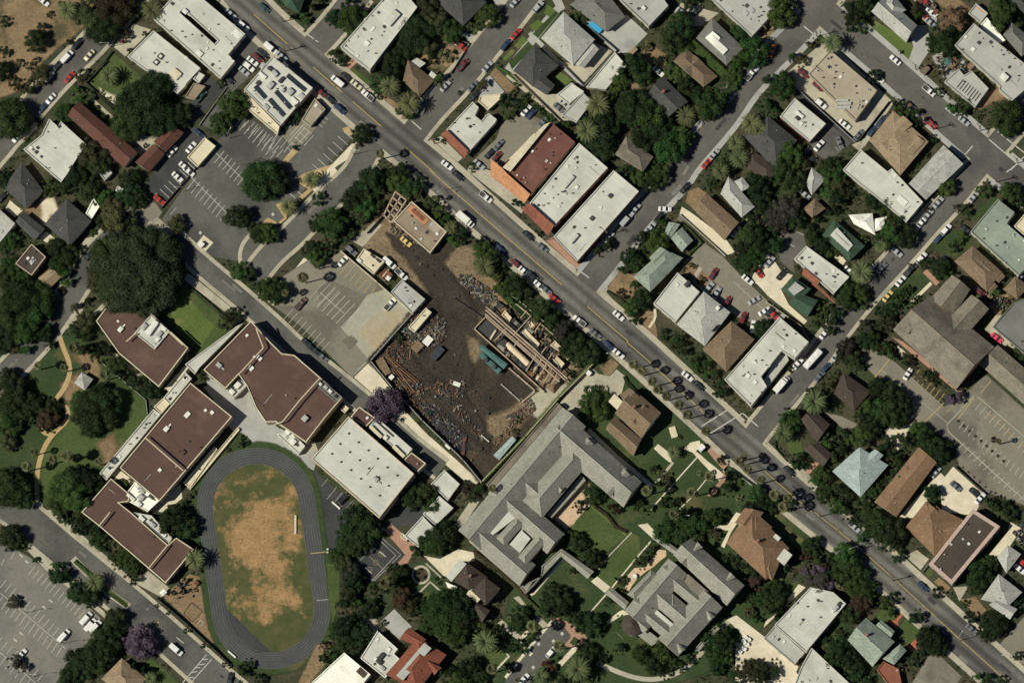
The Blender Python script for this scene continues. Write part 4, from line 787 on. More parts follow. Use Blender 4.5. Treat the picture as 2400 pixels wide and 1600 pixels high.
# --- top right ---
flat('d', '570,460 1000,830 800,1105 370,680', 6, 'tan', 'big tan flat-roofed warehouse in a concrete yard', 'warehouse', 'warehouse', wall='b', vents=14, bits=((U, 700, 950, 130, 26, .8, 0, 'lgt'), (U, 690, 985, 130, 26, .6, 0, 'lgt'), (U, 680, 920, 120, 20, .6, 0, 'lgt'), (SK, 905, 935, 30, 20, .4, -49, 'w'), (SK, 870, 980, 24, 20, .4, -49, 'd')))
flat('d', '245,900 530,1135 380,1300 110,1070', 5.5, 'wht', 'small white flat-roofed block with brown edge beside grey car park', wall='r', bits=((U, 290, 1050, 90, 30, .8, 42, 'w'), (U, 270, 1080, 40, 30, 1, 42, 'd')), vents=3)
house('d', ['h 1150,1015 1475,1300 1215,1610 930,1290', 'g:1 1110,1180 1240,1060 1330,1140 1190,1260', 'g:.8 1000,1290 1110,1180 1200,1260 1090,1370', 'g:.6 1240,1330 1360,1240 1440,1300 1330,1420'], 5.5, 'shg', 'wide tan shingled hipped apartment building near the crossing', 'building', 'hipped_building', pitch=.16, vents=6, bits=((SK, 1155, 1315, 40, 30, .5, 42, 'w'), (SK, 1190, 1335, 40, 30, .5, 42, 'w')))
house('d', ['g 1080,-30 1370,230 1270,390 950,105', 'h:.3 1040,20 1160,-40 1270,90 1130,170', 'h:.2 950,100 1060,20 1110,120 1050,190'], 6, 'lgt', 'pale grey many-gabled old house with curved front lawn', pitch=.55, chim=0)
flat('d', '1890,215 2440,650 2440,750 2240,925 2120,820 2130,790 1715,415', 7, 'lgt', 'long pale flat-roofed apartment block in the upper right corner', vents=10, bits=((U, 2170, 705, 70, 60, 1.4, 42, 'w'), (SK, 1885, 450, 36, 36, .4, 42, 'w'), (U, 1935, 390, 30, 24, .6, 42, 'd')))
bb = [('roof_slat', 1765+i*23, 765+i*18, 95, 7, .25, -52, 'd') for i in range(8)]
flat('d', '1750,630 1800,690 1870,650 2025,810 1900,985 1620,750', 4.5, 'lgt', 'white workshop with a row of dark slats on its roof', 'building', 'workshop', bits=bb, vents=1)
flat('d', '1910,30 2020,120 1950,210 1840,120', 3.6, 'lgt', 'small white corrugated shed with a rust streak at top', 'shed', 'shed', vents=0, bits=(('rust_strip', 1950, 90, 90, 12, .05, 42, 'ora'),))
flat('d', '2010,160 2180,370 2100,402 1950,230', 3.6, 'bwht', 'narrow bright white metal canopy beside the long apartment block', 'canopy', 'metal_canopy', windows=0, vents=0)
house('d', ['h 2240,200 2460,400 2330,520 2160,320'], 4.5, 'mgr', 'grey-green hipped house at the right edge near top')
house('d', ['g 2290,-90 2460,60 2380,150 2240,10'], 4.5, 'dgr', 'dark gabled house in the extreme upper right corner')
flat('F', '2017,350 2080,402 2090,395 2163,473 2124,520 1975,398', 6, 'wht', 'white flat-roofed workshop with stepped end behind the shingled building', 'building', 'workshop', vents=5, bits=((SK, 2115, 470, 26, 14, .3, 42, 'w'),))
house('F', ['g 2211,340 2258,384 2170,468 2130,430'], 5, 'wea', 'weathered grey corrugated metal shed near the crossing', 'shed', 'metal_shed', pitch=.12, vents=0)
# --- middle right blocks ---
house('h', ['h 400,-30 530,75 400,225 350,120'], 4, 'lgt', 'small silver hipped cottage among dense trees'); house('h', ['h 430,255 530,345 410,435 318,350'], 3.6, 'tbr', 'small tan square shed roof beside the purple-grey tree', 'shed', 'shed')
house('h', ['h 740,405 960,390 985,590 790,490', 'h:-.5 985,440 1095,420 1050,535 970,565'], 4.2, 'bwht', 'cream white hipped bungalow with a grey rear wing', pitch=.25)
house('h', ['h 610,450 890,690 750,830 500,590'], 5, 'grn', 'green hipped house with a long white roof well', decks=(('635,520 780,680 735,740 572,590', 2.0, 'wht'),), pitch=.35)
rt = flat('h', '350,690 745,975 600,1130 240,810', 5.5, 'wht', 'white stained flat-roofed block with red side gallery', vents=6)
awning('h', '330,890 480,1010 450,1060 310,950', 3.4, 4.5, 'trd', rt, 'gallery_roof'); awning('h', '430,1020 640,1230 600,1210 400,1040', 3.0, 3.2, 'trd', rt, 'gallery_roof')
house('h', ['h 225,975 395,1085 280,1200 115,1090', 'g 290,1125 460,1190 360,1345 190,1220'], 5, 'grn', 'dark green roofed house with pale centre beside the cream yard', decks=(('250,1020 335,1080 240,1145 185,1090', 1.6, 'lgt'),), pitch=.3)
flat('h', '2110,260 2262,380 2192,485 2440,700 2440,820 2300,960 1860,560', 7, 'mint', 'large pale green-grey L-shaped apartment block at the right edge', vents=8); flat('h', '2352,400 2460,480 2420,650 2260,510', 5, 'crm', 'cream flat-roofed wing inside the green-grey L-shaped block', vents=0)
house('h', ['h 1880,690 2150,930 2010,1110 1710,830', 'g:-.6 2145,930 2180,970 2120,1032 2080,990', 'g:-.6 2070,1020 2112,1060 2050,1132 2010,1090'], 4.5, 'tbr', 'warm brown hipped house with lighter centre and curved front path', pitch=.32, decks=(('1915,810 2040,915 1980,985 1860,860', 1.5, 'shg'),))
house('h', ['h 2270,970 2400,1060 2290,1180 2160,1090'], 3.8, 'tbr', 'small tan hipped garage at the right edge beside the church', 'garage', 'garage')
house('F', ['g 2093,772 2183,692 2331,813 2241,912', 'g:.6 2277,690 2318,724 2258,792 2215,755', 'g:-.5 2231,644 2274,678 2232,745 2180,700'], 6.5, 'ctn', 'large grey-brown shingled church hall with three gabled wings', 'church', 'church_building', wall='r', pitch=.42, vents=0, bits=((U, 2133, 768, 12, 26, 2.2, 42, 'ctn'),))
house('l', ['g 2110,30 2500,370 2350,575 1950,215'], 5.5, 'ctn', 'second grey-brown gabled church wing at the right edge', 'church', 'church_building', wall='r', pitch=.32, vents=3)
flat('h', '2420,1150 2250,1215 2065,1435 2400,1720 2560,1500', 5, 'mgr', 'dark grey flat-roofed building at the right edge beside the church')
# --- behind shops ---
house('g', ['h 1990,50 2230,330 2110,430 1915,210', 'h:1 2040,95 2120,60 2190,150 2110,190'], 5.5, 'lgt', 'pale grey hipped old house with a small turret', pitch=.35)
house('g', ['g 1790,210 2085,475 1950,640 1660,350'], 5, 'tbr', 'brown gabled apartment building with white side balconies', pitch=.2, vents=4)
house('g', ['g 1440,470 1545,490 1440,645 1385,605'], 4, 'mint', 'narrow mint green roofed cottage near the side street', pitch=.25); house('g', ['g 1560,520 1665,640 1560,745 1460,620'], 4, 'mint', 'small mint green gabled cottage with a tan slope', pitch=.3)
house('g', ['h 1400,720 1570,800 1270,1112 1112,975', 'g:.3 1362,697 1460,760 1330,880 1260,800'], 6, 'mint', 'large mint green mottled hipped house on the avenue corner', pitch=.4)
flat('g', '1520,935 1722,1112 1500,1390 1298,1220', 7, 'wht', 'plain white flat-roofed apartment block beside the mint green house', vents=1, bits=((U, 1610, 1035, 36, 60, 1.6, 42, 'd'),))
house('g', ['h 1762,1108 2005,1300 1770,1610 1510,1412'], 6, 'lgt', 'pale grey hipped apartment house in the row facing the avenue', pitch=.2, vents=3, bits=((U, 1890, 1260, 34, 34, .8, 42, 'w'), (U, 1860, 1445, 80, 10, .6, -49, 'd')))
house('F', ['h 1714,752 1768,795 1702,870 1646,818'], 6, 'tbr', 'brown hipped house between pale grey house and white corner block', pitch=.35)
flat('F', '1827,743 1895,801 1862,840 1831,822 1783,882 1797,905 1760,951 1698,889', 7.5, 'wht', 'large white flat-roofed block on the corner of avenue and street', vents=12, bits=((SK, 1753, 880, 10, 10, .4, 42, 'w'), (SK, 1770, 895, 8, 8, .4, 42, 'w')))
flat('l', '140,60 190,170 -10,420 -60,400 90,130', 3, 'lgt', 'narrow silver canopy along the white corner block', 'canopy', 'metal_canopy', windows=0, vents=0)
# --- south-east houses ---
house('l', ['h 690,280 945,460 790,640 605,480'], 4.5, 'dbr', 'dark brown hipped house beside the big dark tree group', pitch=.38); house('l', ['g 410,620 570,760 450,930 300,720', 'g 465,925 592,1040 505,1152 325,985'], 4.5, 'dbr', 'dark brown house of two gabled wings near the street corner', pitch=.38)
house('l', ['h 840,970 1105,1135 850,1430 590,1192', 'g:.3 980,990 1060,1045 900,1210 800,1130'], 5.5, 'aqua', 'silver-blue hipped house among trees', pitch=.3, vents=1)
house('l', ['g 1385,970 1550,1110 1180,1610 975,1475'], 5, 'obr', 'long orange-brown gabled apartment building beside a driveway', 'building', 'gabled_building', pitch=.2, vents=4)
house('F', ['h 2170,1175 2262,1220 2190,1302 2122,1235', 'h:.3 2165,1235 2195,1185 2235,1220 2205,1262', 'g:.5 2140,1222 2178,1180 2205,1204 2168,1246', 'g:.4 2205,1228 2252,1222 2246,1250 2200,1262'], 5, 'obr', 'orange-brown hipped house with teal porch beside the dark long roof', pitch=.3, vents=5)
flat('p', '1880,-30 2130,130 1690,662 1478,478', 7.5, 'dbr', 'long dark brown flat roof with a pink parapet', 'building', 'apartment_building', wall='p', trim=WM['p'], pt=1.2, vents=5)
house('p', ['h 2200,298 2325,385 2190,562 2105,415'], 4.5, 'lgt', 'small silver hipped house at the right edge', pitch=.35); house('p', ['h 2120,568 2335,735 2205,865 1955,800', 'g 2120,800 2292,890 2222,985 2030,850'], 4.5, 'lgt', 'white hipped house with a rear wing near the lower right edge', pitch=.35)
flat('p', '390,690 600,735 715,840 345,1285 60,1035', 6.5, 'wht', 'large white flat-roofed hall beside two cypress trees', 'hall', 'hall_building', vents=5, bits=((U, 620, 880, 60, 34, 1.2, -49, 'm'), (U, 655, 840, 30, 30, .8, -49, 'd'), (U, 600, 905, 30, 20, .6, -49, 'w')))
flat('p', '60,1045 335,1292 240,1400 -40,1160', 3.5, 'lgt', 'low grey lean-to along the white hall with cream edge', 'annex', 'annex_building', windows=4, vents=3); flat('p', '490,1330 820,1640 220,1640 300,1430 400,1245', 5, 'wht', 'white flat roof at the bottom edge below the white hall', vents=4)
house('p', ['g 900,970 1165,1190 960,1420 730,1172', 'h 1215,1210 1272,1270 1160,1402 1050,1345', 'g:-.4 1040,990 1165,1095 1130,1150 990,1040'], 5.5, 'mint', 'grey-green gabled house with a red tiled yard', pitch=.4, chim=1)
flat('p', '1060,1370 1200,1440 1240,1640 1150,1640 1000,1450', 3.2, 'trd', 'red tiled flat terrace roof behind the grey-green house', 'terrace', 'terrace_building', vents=1, windows=2)
house('F', ['h 1762,1190 1850,1285 1796,1358 1702,1272', 'h:.2 1735,1245 1770,1200 1810,1235 1780,1280', 'g:.1 1745,1190 1790,1200 1760,1240 1722,1225', 'h:-.4 1790,1300 1835,1300 1810,1360 1780,1340'], 7.5, 'obr', 'orange-brown roofed mansion with white flat roof panels', 'mansion', 'mansion', pitch=.38, chim=1, vents=2, decks=(('1783,1258 1806,1280 1786,1303 1764,1280', 2.6, 'wht'), ('1818,1250 1830,1260 1824,1268 1812,1258', 1.6, 'wht'), ('1832,1280 1857,1300 1838,1325 1816,1306', .8, 'wht')))
house('k', ['g 1120,440 1370,655 1190,890 945,660', 'g:-.2 940,690 1190,895 1115,1055 860,805', 'g:.2 990,490 1080,425 1180,520 1080,630', 'g:.3 1150,560 1290,640 1180,800 1040,700'], 6.5, 'tbr', 'brown gabled mansion with white porch beside the avenue palms', 'mansion', 'mansion', pitch=.42, vents=3, chim=1, decks=(('940,480 1060,590 1000,660 885,550', -1.5, 'crm'),))
# --- grey campus buildings ---
house('q', ['g 1404,285 1690,520 425,2050 124,1790', 'g 1480,400 2375,1200 2150,1510 1215,720', 'h:.3 1530,720 1765,920 1150,1645 905,1430', 'g:.15 942,1060 1205,1290 1060,1460 795,1230', 'g:.2 1330,1120 1460,1240 1345,1375 1215,1250', 'g:.4 r520,430 r640,530 r540,650 r420,550', 'g:.4 r1010,480 r1130,590 r1040,700 r920,600', 'g:.1 1560,540 1700,640 1640,720 1500,620', 'g:-.3 r1430,790 r800,250 r590,490 r1215,1035', 'g:-.3 r470,650 r1075,1170 r875,1430 r255,885', 'h:1.0 r850,560 r950,650 r690,950 r575,850', 'h:1.0 r1120,770 r1225,860 r950,1180 r840,1080'],
      7, 'gry', 'huge grey shingled school building of crossing gabled wings', 'school', 'grey_school_building', wall='b', pitch=.56, vents=3,
      dormers=((1700, 730, 110, -45), (2150, 1110, 110, -45), (1990, 1300, 120, 135), (560, 1330, 100, 180+40)), decks=(('r720,490 r830,590 r540,810 r470,750', 1.6, 'wht'), ('r900,740 r1010,845 r880,1020 r755,915', 1.6, 'wht')))
house('r', ['g 1395,970 1790,1250 1710,1340 1380,1060'], 3.4, 'gry', 'grey covered walkway roof leading out from the school lawns', 'walkway', 'covered_walkway', pitch=.3, vents=0)
flat('r', '1385,975 1430,1010 950,1520 880,1440 1140,1310 1150,1180', 4.2, 'gry', 'grey lower flat roof wrapped around the big school wing', 'annex', 'annex_building', vents=0, windows=3)
flat('q', '1340,230 1400,280 540,1290 470,1235', 4.4, 'ctn', 'long flat grey-tan gallery roof along hedge side of the school', 'gallery', 'gallery_roof', windows=0, vents=0)
P('conc', 'service_path', 'r', '290,360 410,350 140,770 60,700')
flat('r', '1640,70 1685,130 1265,595 1215,555', 3.4, 'gry', 'narrow grey veranda roof beside the peach terrace', 'veranda', 'veranda', vents=0, windows=0)
house('s', ['g 975,410 1210,610 665,1250 435,1050', 'g 1250,165 1910,740 1690,990 1035,365', 'g 1640,1010 1380,780 845,1390 1090,1610', 'g:-.2 1100,610 1440,890 1310,1030 975,750', 'g:-.1 915,760 1310,1100 1145,1285 750,940', 'g:-.2 740,1030 1070,1290 955,1412 640,1150', 'h:-.1 1190,980 1030,840 860,1030 1020,1170', 'h:.3 760,550 840,610 560,905 470,850', 'g:.3 870,700 985,790 865,930 750,840', 'g:.4 1330,880 1440,960 1335,1090 1220,1000', 'g:.3 640,1130 760,1240 680,1330 560,1230', 'g:.3 1180,320 1290,420 1190,520 1090,430'],
      7.5, 'gry', 'large grey shingled dormitory with parallel ridges and round corner turret', 'dormitory', 'grey_dormitory_building', wall='b', pitch=.56, vents=2,
      dormers=((950, 550, 90, 215), (590, 950, 90, 215), (1330, 270, 90, -45), (1730, 640, 90, -45), (1480, 1110, 90, 60), (1120, 1510, 90, 60)), decks=(('1215,600 1500,850 1370,950 1170,690', 1.0, 'shg' if 0 else 'ctn'), ('835,1040 1040,1215 1005,1250 805,1080', 1.2, 'wht'), ('560,1320 700,1270 880,1410 770,1480', -1, 'gry')))
def cone_turret():
    c = at(*full('s', 535, 1220), 6); mb = MB(); mb.tube((c.x, c.y, 0), (c.x, c.y, 6), 3.4, 18); root = thing('turret_tower', 'round dark brown turret at the corner of the grey dormitory', 'turret', (c.x, c.y, 0))
    mb.build('wall', WM['w'], root, root.location); mb = MB(); mb.tube((c.x, c.y, 6), (c.x, c.y, 8.6), 3.9, 18, .05); mb.build('roof', roofmat('dbr', True), root, root.location)
cone_turret()
house('s', ['g 200,835 275,765 490,945 440,1040'], 3.4, 'gry', 'short grey gabled walkway joining the dormitory on its left', 'walkway', 'covered_walkway', pitch=.3, vents=0); house('s', ['g 840,110 1090,300 1060,370 780,170'], 3.4, 'gry', 'short grey gabled walkway at the top corner of the dormitory', 'walkway', 'covered_walkway', pitch=.3, vents=0)
flat('s', '1550,1230 1605,1262 1350,1540 1290,1530', 3.2, 'gry', 'low narrow grey roof behind the dormitory beside trees', 'annex', 'annex_building', windows=2, vents=0)
flat('q', '1450,310 1670,490 1620,550 1395,370', 3.6, 'gry', 'small grey porch roof at the top end of the school', 'porch', 'porch', windows=0, vents=0, trim=TRIM)
# --- school with maroon roofs ---
cmp_ = [(U, 1395, 1440, 150, 50, 1.4, -55, 'w'), (U, 1320, 1430, 60, 40, 1, -49, 'm'), (U, 1460, 1500, 60, 40, 1, -49, 'm'), (U, 1440, 1380, 40, 30, 1, -49, 'd'), (U, 1510, 1450, 30, 40, .8, -49, 'w'), (U, 1450, 1545, 50, 30, .8, -49, 'w')]
def lines(root, t, segs, z, w_=.35, name='roof_curb'):
    for s in segs:
        a, b = [at(*c, z) for c in pts(t, s)]; m = MB(); d = b-a; m.box(((a.x+b.x)/2, (a.y+b.y)/2, z-.5), d.length, w_, .5, math.atan2(d.y, d.x)); m.build(name, TRIM, root, root.location)
rt = flat('F', '270,693 354,734 441,815 372,906 278,827 225,752', 7, 'mar', 'maroon flat-roofed school block beside the huge tree and lawn', 'school', 'school_building', wall='b', vents=2)
flat('e', '1385,1325 1560,1475 1420,1640 1235,1490', 7.6, 'wht', 'white rooftop machine court on the maroon school block', 'plant room', 'plant_room', bits=cmp_, windows=0, vents=2, wall='b')
lines(rt, 'e', ('1240,1495 1160,1568', '1540,1470 1680,1600'), 7.2)
rt = flat('i', '1750,380 2130,690 1465,1465 1100,1160', 8, 'mar', 'long maroon flat-roofed school block beside the covered walkway', 'school', 'school_building', wall='b', vents=3, bits=((SK, 1720, 672, 40, 60, .6, 42, 'w'), (SK, 1948, 652, 34, 34, .6, 42, 'w'), (SK, 1888, 632, 26, 26, .5, 42, 'w'), (SK, 1468, 1180, 32, 32, .6, 42, 'w'), (U, 1680, 1015, 40, 40, .8, 42, 'mar')))
lines(rt, 'i', ('1330,880 1680,1185',), 8.1)
rt = flat('F', '260,1121 306,1160 300,1175 278,1178 306,1200 393,1277 413,1260 454,1287 388,1366 232,1232 191,1200', 6.5, 'mar', 'maroon flat-roofed school block nearest the street corner', 'school', 'school_building', wall='b', vents=1)
lines(rt, 'm', ('1540,300 1360,520', '1010,0 905,130'), 6.6)
bb = [(U, 1260, 1330, 40, 40, 1, 42, 'w'), (U, 1300, 1370, 60, 30, 1, 42, 'm'), (U, 1390, 1420, 50, 40, 1.2, 42, 'd'), (U, 1290, 1430, 60, 50, 1.2, 42, 'm'), (U, 1200, 1430, 90, 30, 1, 42, 'w'), (U, 1270, 1490, 60, 40, 1, 42, 'w')]
flat('i', '1240,1290 1460,1465 1350,1568 m1350,-10 1110,1430 1170,1380', 5.5, 'bwht', 'white machine court between two maroon school blocks', 'plant room', 'plant_room', bits=bb, windows=0, vents=3, wall='b')
flat('m', '1220,0 1390,30 1580,240 1545,290', 5.2, 'wht', 'white narrow service roof along the maroon school block', 'annex', 'annex_building', windows=0, vents=2, bits=((U, 1300, 60, 60, 40, 1, 42, 'w'), (U, 1400, 110, 60, 30, 1, 42, 'm'), (U, 1500, 200, 60, 30, 1, 42, 'w')))
rt = flat('F', '588,752 632,800 660,828 690,832 751,885 802,931 762,978 717,1036 646,988 623,989 600,956 579,905 559,877 528,910 477,866', 8.5, 'mar', 'largest maroon flat-roofed school block with curved outer wall', 'school', 'school_building', wall='b', vents=3, bits=((SK, 608, 839, 10, 12, .6, -49, 'w'), (SK, 588, 862, 12, 12, .6, -49, 'w'), (U, 714, 980, 13, 14, 1.4, 42, 'm')))
lines(rt, 'j', ('590,330 400,540', '400,540 240,740', '240,740 170,760'), 8.6); lines(rt, 'F', ('559,877 617,815', '617,815 600,770'), 8.6)
flat('j', '600,350 790,510 730,555 550,400', 8.8, 'mgr', 'narrow machine strip on the edge of the largest maroon block', 'plant room', 'plant_room', windows=0, vents=0, wall='b', bits=((U, 590, 390, 30, 26, 1, 42, 'w'), (U, 640, 420, 36, 30, 1, 42, 'm'), (U, 680, 455, 40, 26, 1.2, 42, 'w'), (U, 730, 500, 30, 26, .8, 42, 'd')))
flat('j', '190,850 330,830 450,960 390,1035', 4, 'wht', 'white service annex with machines below the largest maroon block', 'annex', 'annex_building', windows=1, vents=2, bits=((U, 290, 830, 50, 40, 1, 42, 'w'), (U, 340, 920, 50, 50, 1.2, 42, 'w'), (U, 390, 860, 70, 60, 1.6, 42, 'mar')))
flat('i', '2200,340 2290,380 2150,520 2080,450', 4.5, 'wht', 'small white service yard roof beside the largest maroon block', 'annex', 'annex_building', windows=0, vents=2, bits=((U, 2180, 400, 50, 60, 1.2, 42, 'w'), (U, 2230, 350, 30, 30, 1, 42, 'd'), (U, 2130, 460, 50, 40, 1, 42, 'w')))
gb = [(U if 0 else 'roof_fan', x, y, 14, 14, .5, 42, 'd') for r_ in (((850, 845), (940, 925), (1030, 1000), (1115, 1075), (1205, 1155), (1295, 1230)), ((770, 940), (860, 1015), (950, 1090), (1035, 1165), (1125, 1245), (1215, 1325)), ((695, 1030), (780, 1105), (870, 1180), (960, 1260), (1045, 1335), (1135, 1415))) for x, y in r_]
flat('j', '850,690 1450,1215 1130,1620 510,1078', 10.5, 'wht', 'huge white gymnasium roof dotted with three rows of small fans', 'gymnasium', 'gymnasium', wall='b', bits=gb, vents=0, trim=TRIM)
flat('j', '950,600 1090,700 1010,782 870,690', 7, 'mar', 'small maroon stair tower at the upper corner of the gymnasium', 'annex', 'annex_building', wall='b', vents=1); flat('j', '1430,1020 1560,1120 1480,1200 1360,1085', 7, 'mar', 'small maroon stair tower at the right corner of the gymnasium', 'annex', 'annex_building', wall='b', vents=1)
flat('j', '1110,700 1435,985 1370,1065 1040,780', 6, 'wht', 'narrow white plant roof with ducts alongside the gymnasium', 'annex', 'annex_building', wall='b', vents=0, bits=(('duct', 1100, 830, 150, 34, 1.2, 45, 'crm'), ('duct', 1310, 1010, 150, 34, 1.2, 45, 'crm'), (U, 1190, 880, 40, 30, 1, 42, 'w'), (U, 1180, 800, 220, 12, .5, 42, 'd')))
flat('i', 'e2180,1425 e2235,1400 1830,240 1790,300 1700,210', 3.2, 'cgry' if 'cgry' in RC else 'wht', 'white covered walkway between lawn and school blocks, upper length', 'walkway', 'covered_walkway', windows=0, vents=0, wall='g')
flat('i', '1700,280 1760,340 1560,580 1500,520', 3.2, 'wht', 'white covered walkway with round skylights, middle length', 'walkway', 'covered_walkway', windows=0, vents=4, wall='g')
flat('i', '1500,520 1560,570 1480,665 1410,600', 3.8, 'crm', 'cream square pavilion roof on the covered walkway', 'walkway', 'covered_walkway', windows=0, vents=0, wall='g')
flat('i', '1410,620 1475,670 975,1275 915,1210', 3.2, 'wht', 'white covered walkway with round skylights, lowest length', 'walkway', 'covered_walkway', windows=0, vents=6, wall='g')
flat('i', '1970,960 1995,990 1745,1345 1680,1300', 1.4, 'crm', 'pale concrete ramp wall beside the running track', 'ramp', 'concrete_ramp', windows=0, vents=0)
flat('i', '2180,790 2200,810 1745,1362 1720,1340', 1.2, 'crm', 'second long pale concrete ramp wall beside the running track', 'ramp', 'concrete_ramp', windows=0, vents=0, pt=.15)
flat('j', '1730,1180 1870,1310 1760,1460 1605,1310', 3.6, 'wht', 'white flat-roofed portable classroom nearest the tan alley', 'classroom', 'portable_classroom', vents=0)
flat('F', '1029,1162 1062,1190 1020,1231 991,1204', 3.6, 'wht', 'middle one of the white portable classrooms', 'classroom', 'portable_classroom', vents=0); flat('n', '1530,35 1635,145 1490,322 1362,218', 3.6, 'wht', 'white portable classroom beside the brick paving', 'classroom', 'portable_classroom', vents=0)
flat('n', '1340,190 1400,235 1380,265 1325,225', 2.4, 'crm', 'small cream shed at the end of the portable classroom', 'shed', 'shed', windows=0, vents=0)
flat('j', '812,580 852,612 815,655 775,625', 2.4, 'crm', 'small cream square shed between school block and gymnasium', 'shed', 'shed', windows=0, vents=0)
house('i', ['h 750,282 855,345 780,452 680,382'], 3, 'wea', 'small grey park pavilion with pale edge', 'pavilion', 'pavilion', pitch=.35, vents=0)
# --- south side ---
flat('n', '810,1290 1050,1490 930,1640 430,1640', 6, 'bwht', 'bright white flat roof with a dark hatch at the bottom edge', vents=1, bits=((U, 970, 1470, 90, 60, .6, 42, 'dbr'),))
flat('n', '1115,1090 1300,1255 1265,1300 1320,1350 1185,1522 960,1340', 5.5, 'wht', 'white flat-roofed workshop with machines beside the red tiled roof', vents=3, trim=WHITE, bits=((U, 1150, 1320, 60, 40, 1, -49, 'd'), (U, 1130, 1370, 40, 60, 1, -49, 'd'), (U, 1100, 1350, 30, 30, .8, -49, 'w'), (U, 1160, 1430, 50, 30, .8, 42, 'm'), (SK, 1220, 1260, 34, 34, .5, 42, 'w')))
house('n', ['h:.2 1490,1150 1750,1310 1480,1640 1190,1490', 'g 1405,1058 1565,1170 1500,1240 1320,1160'], 6.5, 'red', 'red tiled roof with a long flat white panel', 'building', 'tiled_roof_building', pitch=.32, vents=2, decks=(('1545,1200 1612,1250 1350,1545 1288,1500', 2.6, 'lgt'),), dormers=((1640, 1430, 90, 45),))
house('n', ['h 1925,450 2130,600 1960,720 1800,620', 'h:.6 2110,600 2245,700 2115,850 1975,720', 'g:-1 2030,830 2150,900 2075,1015 2010,880'], 7, 'dbr', 'old mansion with dark grey-brown roofs and white terraces', 'mansion', 'mansion', pitch=.4, chim=1, decks=(('1865,430 1935,475 1795,640 1745,590', 1, 'wht'), ('1740,640 1880,700 1840,740 1760,690', -2.5, 'bwht'), ('1980,690 2060,800 2030,830 1930,750', -2, 'crm')))
for s, l in (('-200,-80 h', 0),): pass
house('e', ['h 200,-80 400,185 240,352 30,150'], 5, 'dgr', 'dark slate hipped house at the left edge, uppermost of three', pitch=.3); house('e', ['h 612,262 842,460 640,692 410,490'], 5, 'dgr', 'dark slate pyramid-roofed house beside the street trees', pitch=.3, vents=3)
house('e', ['g 220,378 412,532 320,642 140,470'], 4.2, 'dgr', 'narrow dark slate gabled garage between two slate-roofed houses', 'garage', 'garage', pitch=.3)
flat('e', '290,672 420,790 290,960 140,852', 6, 'dbr', 'dark brown flat roof with pink edge at the left', wall='p', trim=WM['p'], vents=5); flat('e', '-20,340 138,485 -20,680 -120,600', 5.5, 'lgt', 'white flat roof cut by the left edge', vents=1)
house('e', ['g 460,888 565,975 515,1070 430,1075 '.strip() if 0 else 'g 470,888 565,975 440,1095 350,985'], 3.6, 'tan' if 0 else 'shg', 'small tan roofed cottage with white centre strip beside the street', pitch=.3, vents=3)
flat('e', '858,250 912,330 840,442 785,395', 3.4, 'bwht', 'bright white trailer roof under the trees', 'trailer', 'trailer_home', vents=0, windows=1); flat('e', '980,-60 1030,20 960,90 885,-10', 3, 'lgt', 'silver shed roof among trees near the dark driveway', 'shed', 'shed', vents=1, windows=0); flat('e', '1080,140 1140,160 1100,205 1060,180', 2.6, 'wht', 'tiny white shed among dark trees', 'shed', 'shed', vents=0, windows=0)
house('m', ['h 1120,1340 1345,1530 1180,1720 930,1530'], 5, 'shg', 'tan hipped house at the bottom edge under the purple tree', pitch=.4)
house('m', ['g 1500,705 1535,735 1495,772 1462,740'], 2.4, 'bwht', 'small white shed at the corner of the garden plot', 'shed', 'garden_shed', pitch=.2, vents=0)
house('F', ['h 1800,272 1868,328 1822,402 1742,318'], 4.8, 'dgr', 'dark slate hipped house beside the street palms and small white block', pitch=.32, vents=3)
house('F', ['h 1762,352 1828,392 1800,425 1738,388'], 4.2, 'dbr', 'reddish brown hipped cottage below the dark slate house', pitch=.32)
# ======================= PLANTS =======================
def fol(name, a, b, rnd=.42): return mat(name, a, b, .42, rough=.75, fine=2.2, famt=.35, obj=True, rnd=rnd, spec=.15)
FM = {'H': fol('grey_green_foliage', (.015, .027, .012), (.030, .042, .018)), 'D': fol('dark_foliage', (.007, .020, .007), (.028, .050, .015)), 'G': fol('green_foliage', (.016, .040, .010), (.042, .080, .02)), 'Y': fol('light_green_foliage', (.055, .095, .02), (.08, .125, .03)),
      'O': fol('olive_foliage', (.038, .046, .018), (.06, .065, .028)), 'J': fol('purple_blossom', (.075, .055, .075), (.115, .082, .112), .2), 'N': fol('dull_purple_foliage', (.05, .04, .042), (.035, .045, .02)), 'X': fol('russet_foliage', (.045, .028, .016), (.03, .03, .014)), 'K': fol('dry_brown_foliage', (.17, .105, .07), (.10, .065, .04)),
      'R': fol('red_bougainvillea', (.16, .02, .02), (.08, .03, .02)), 'L': fol('pale_yucca_foliage', (.16, .17, .09), (.07, .09, .035)), 'P': fol('palm_frond', (.055, .078, .028), (.11, .125, .055), .2), 'Q': fol('fan_palm_frond', (.062, .072, .03), (.125, .13, .06), .3)}
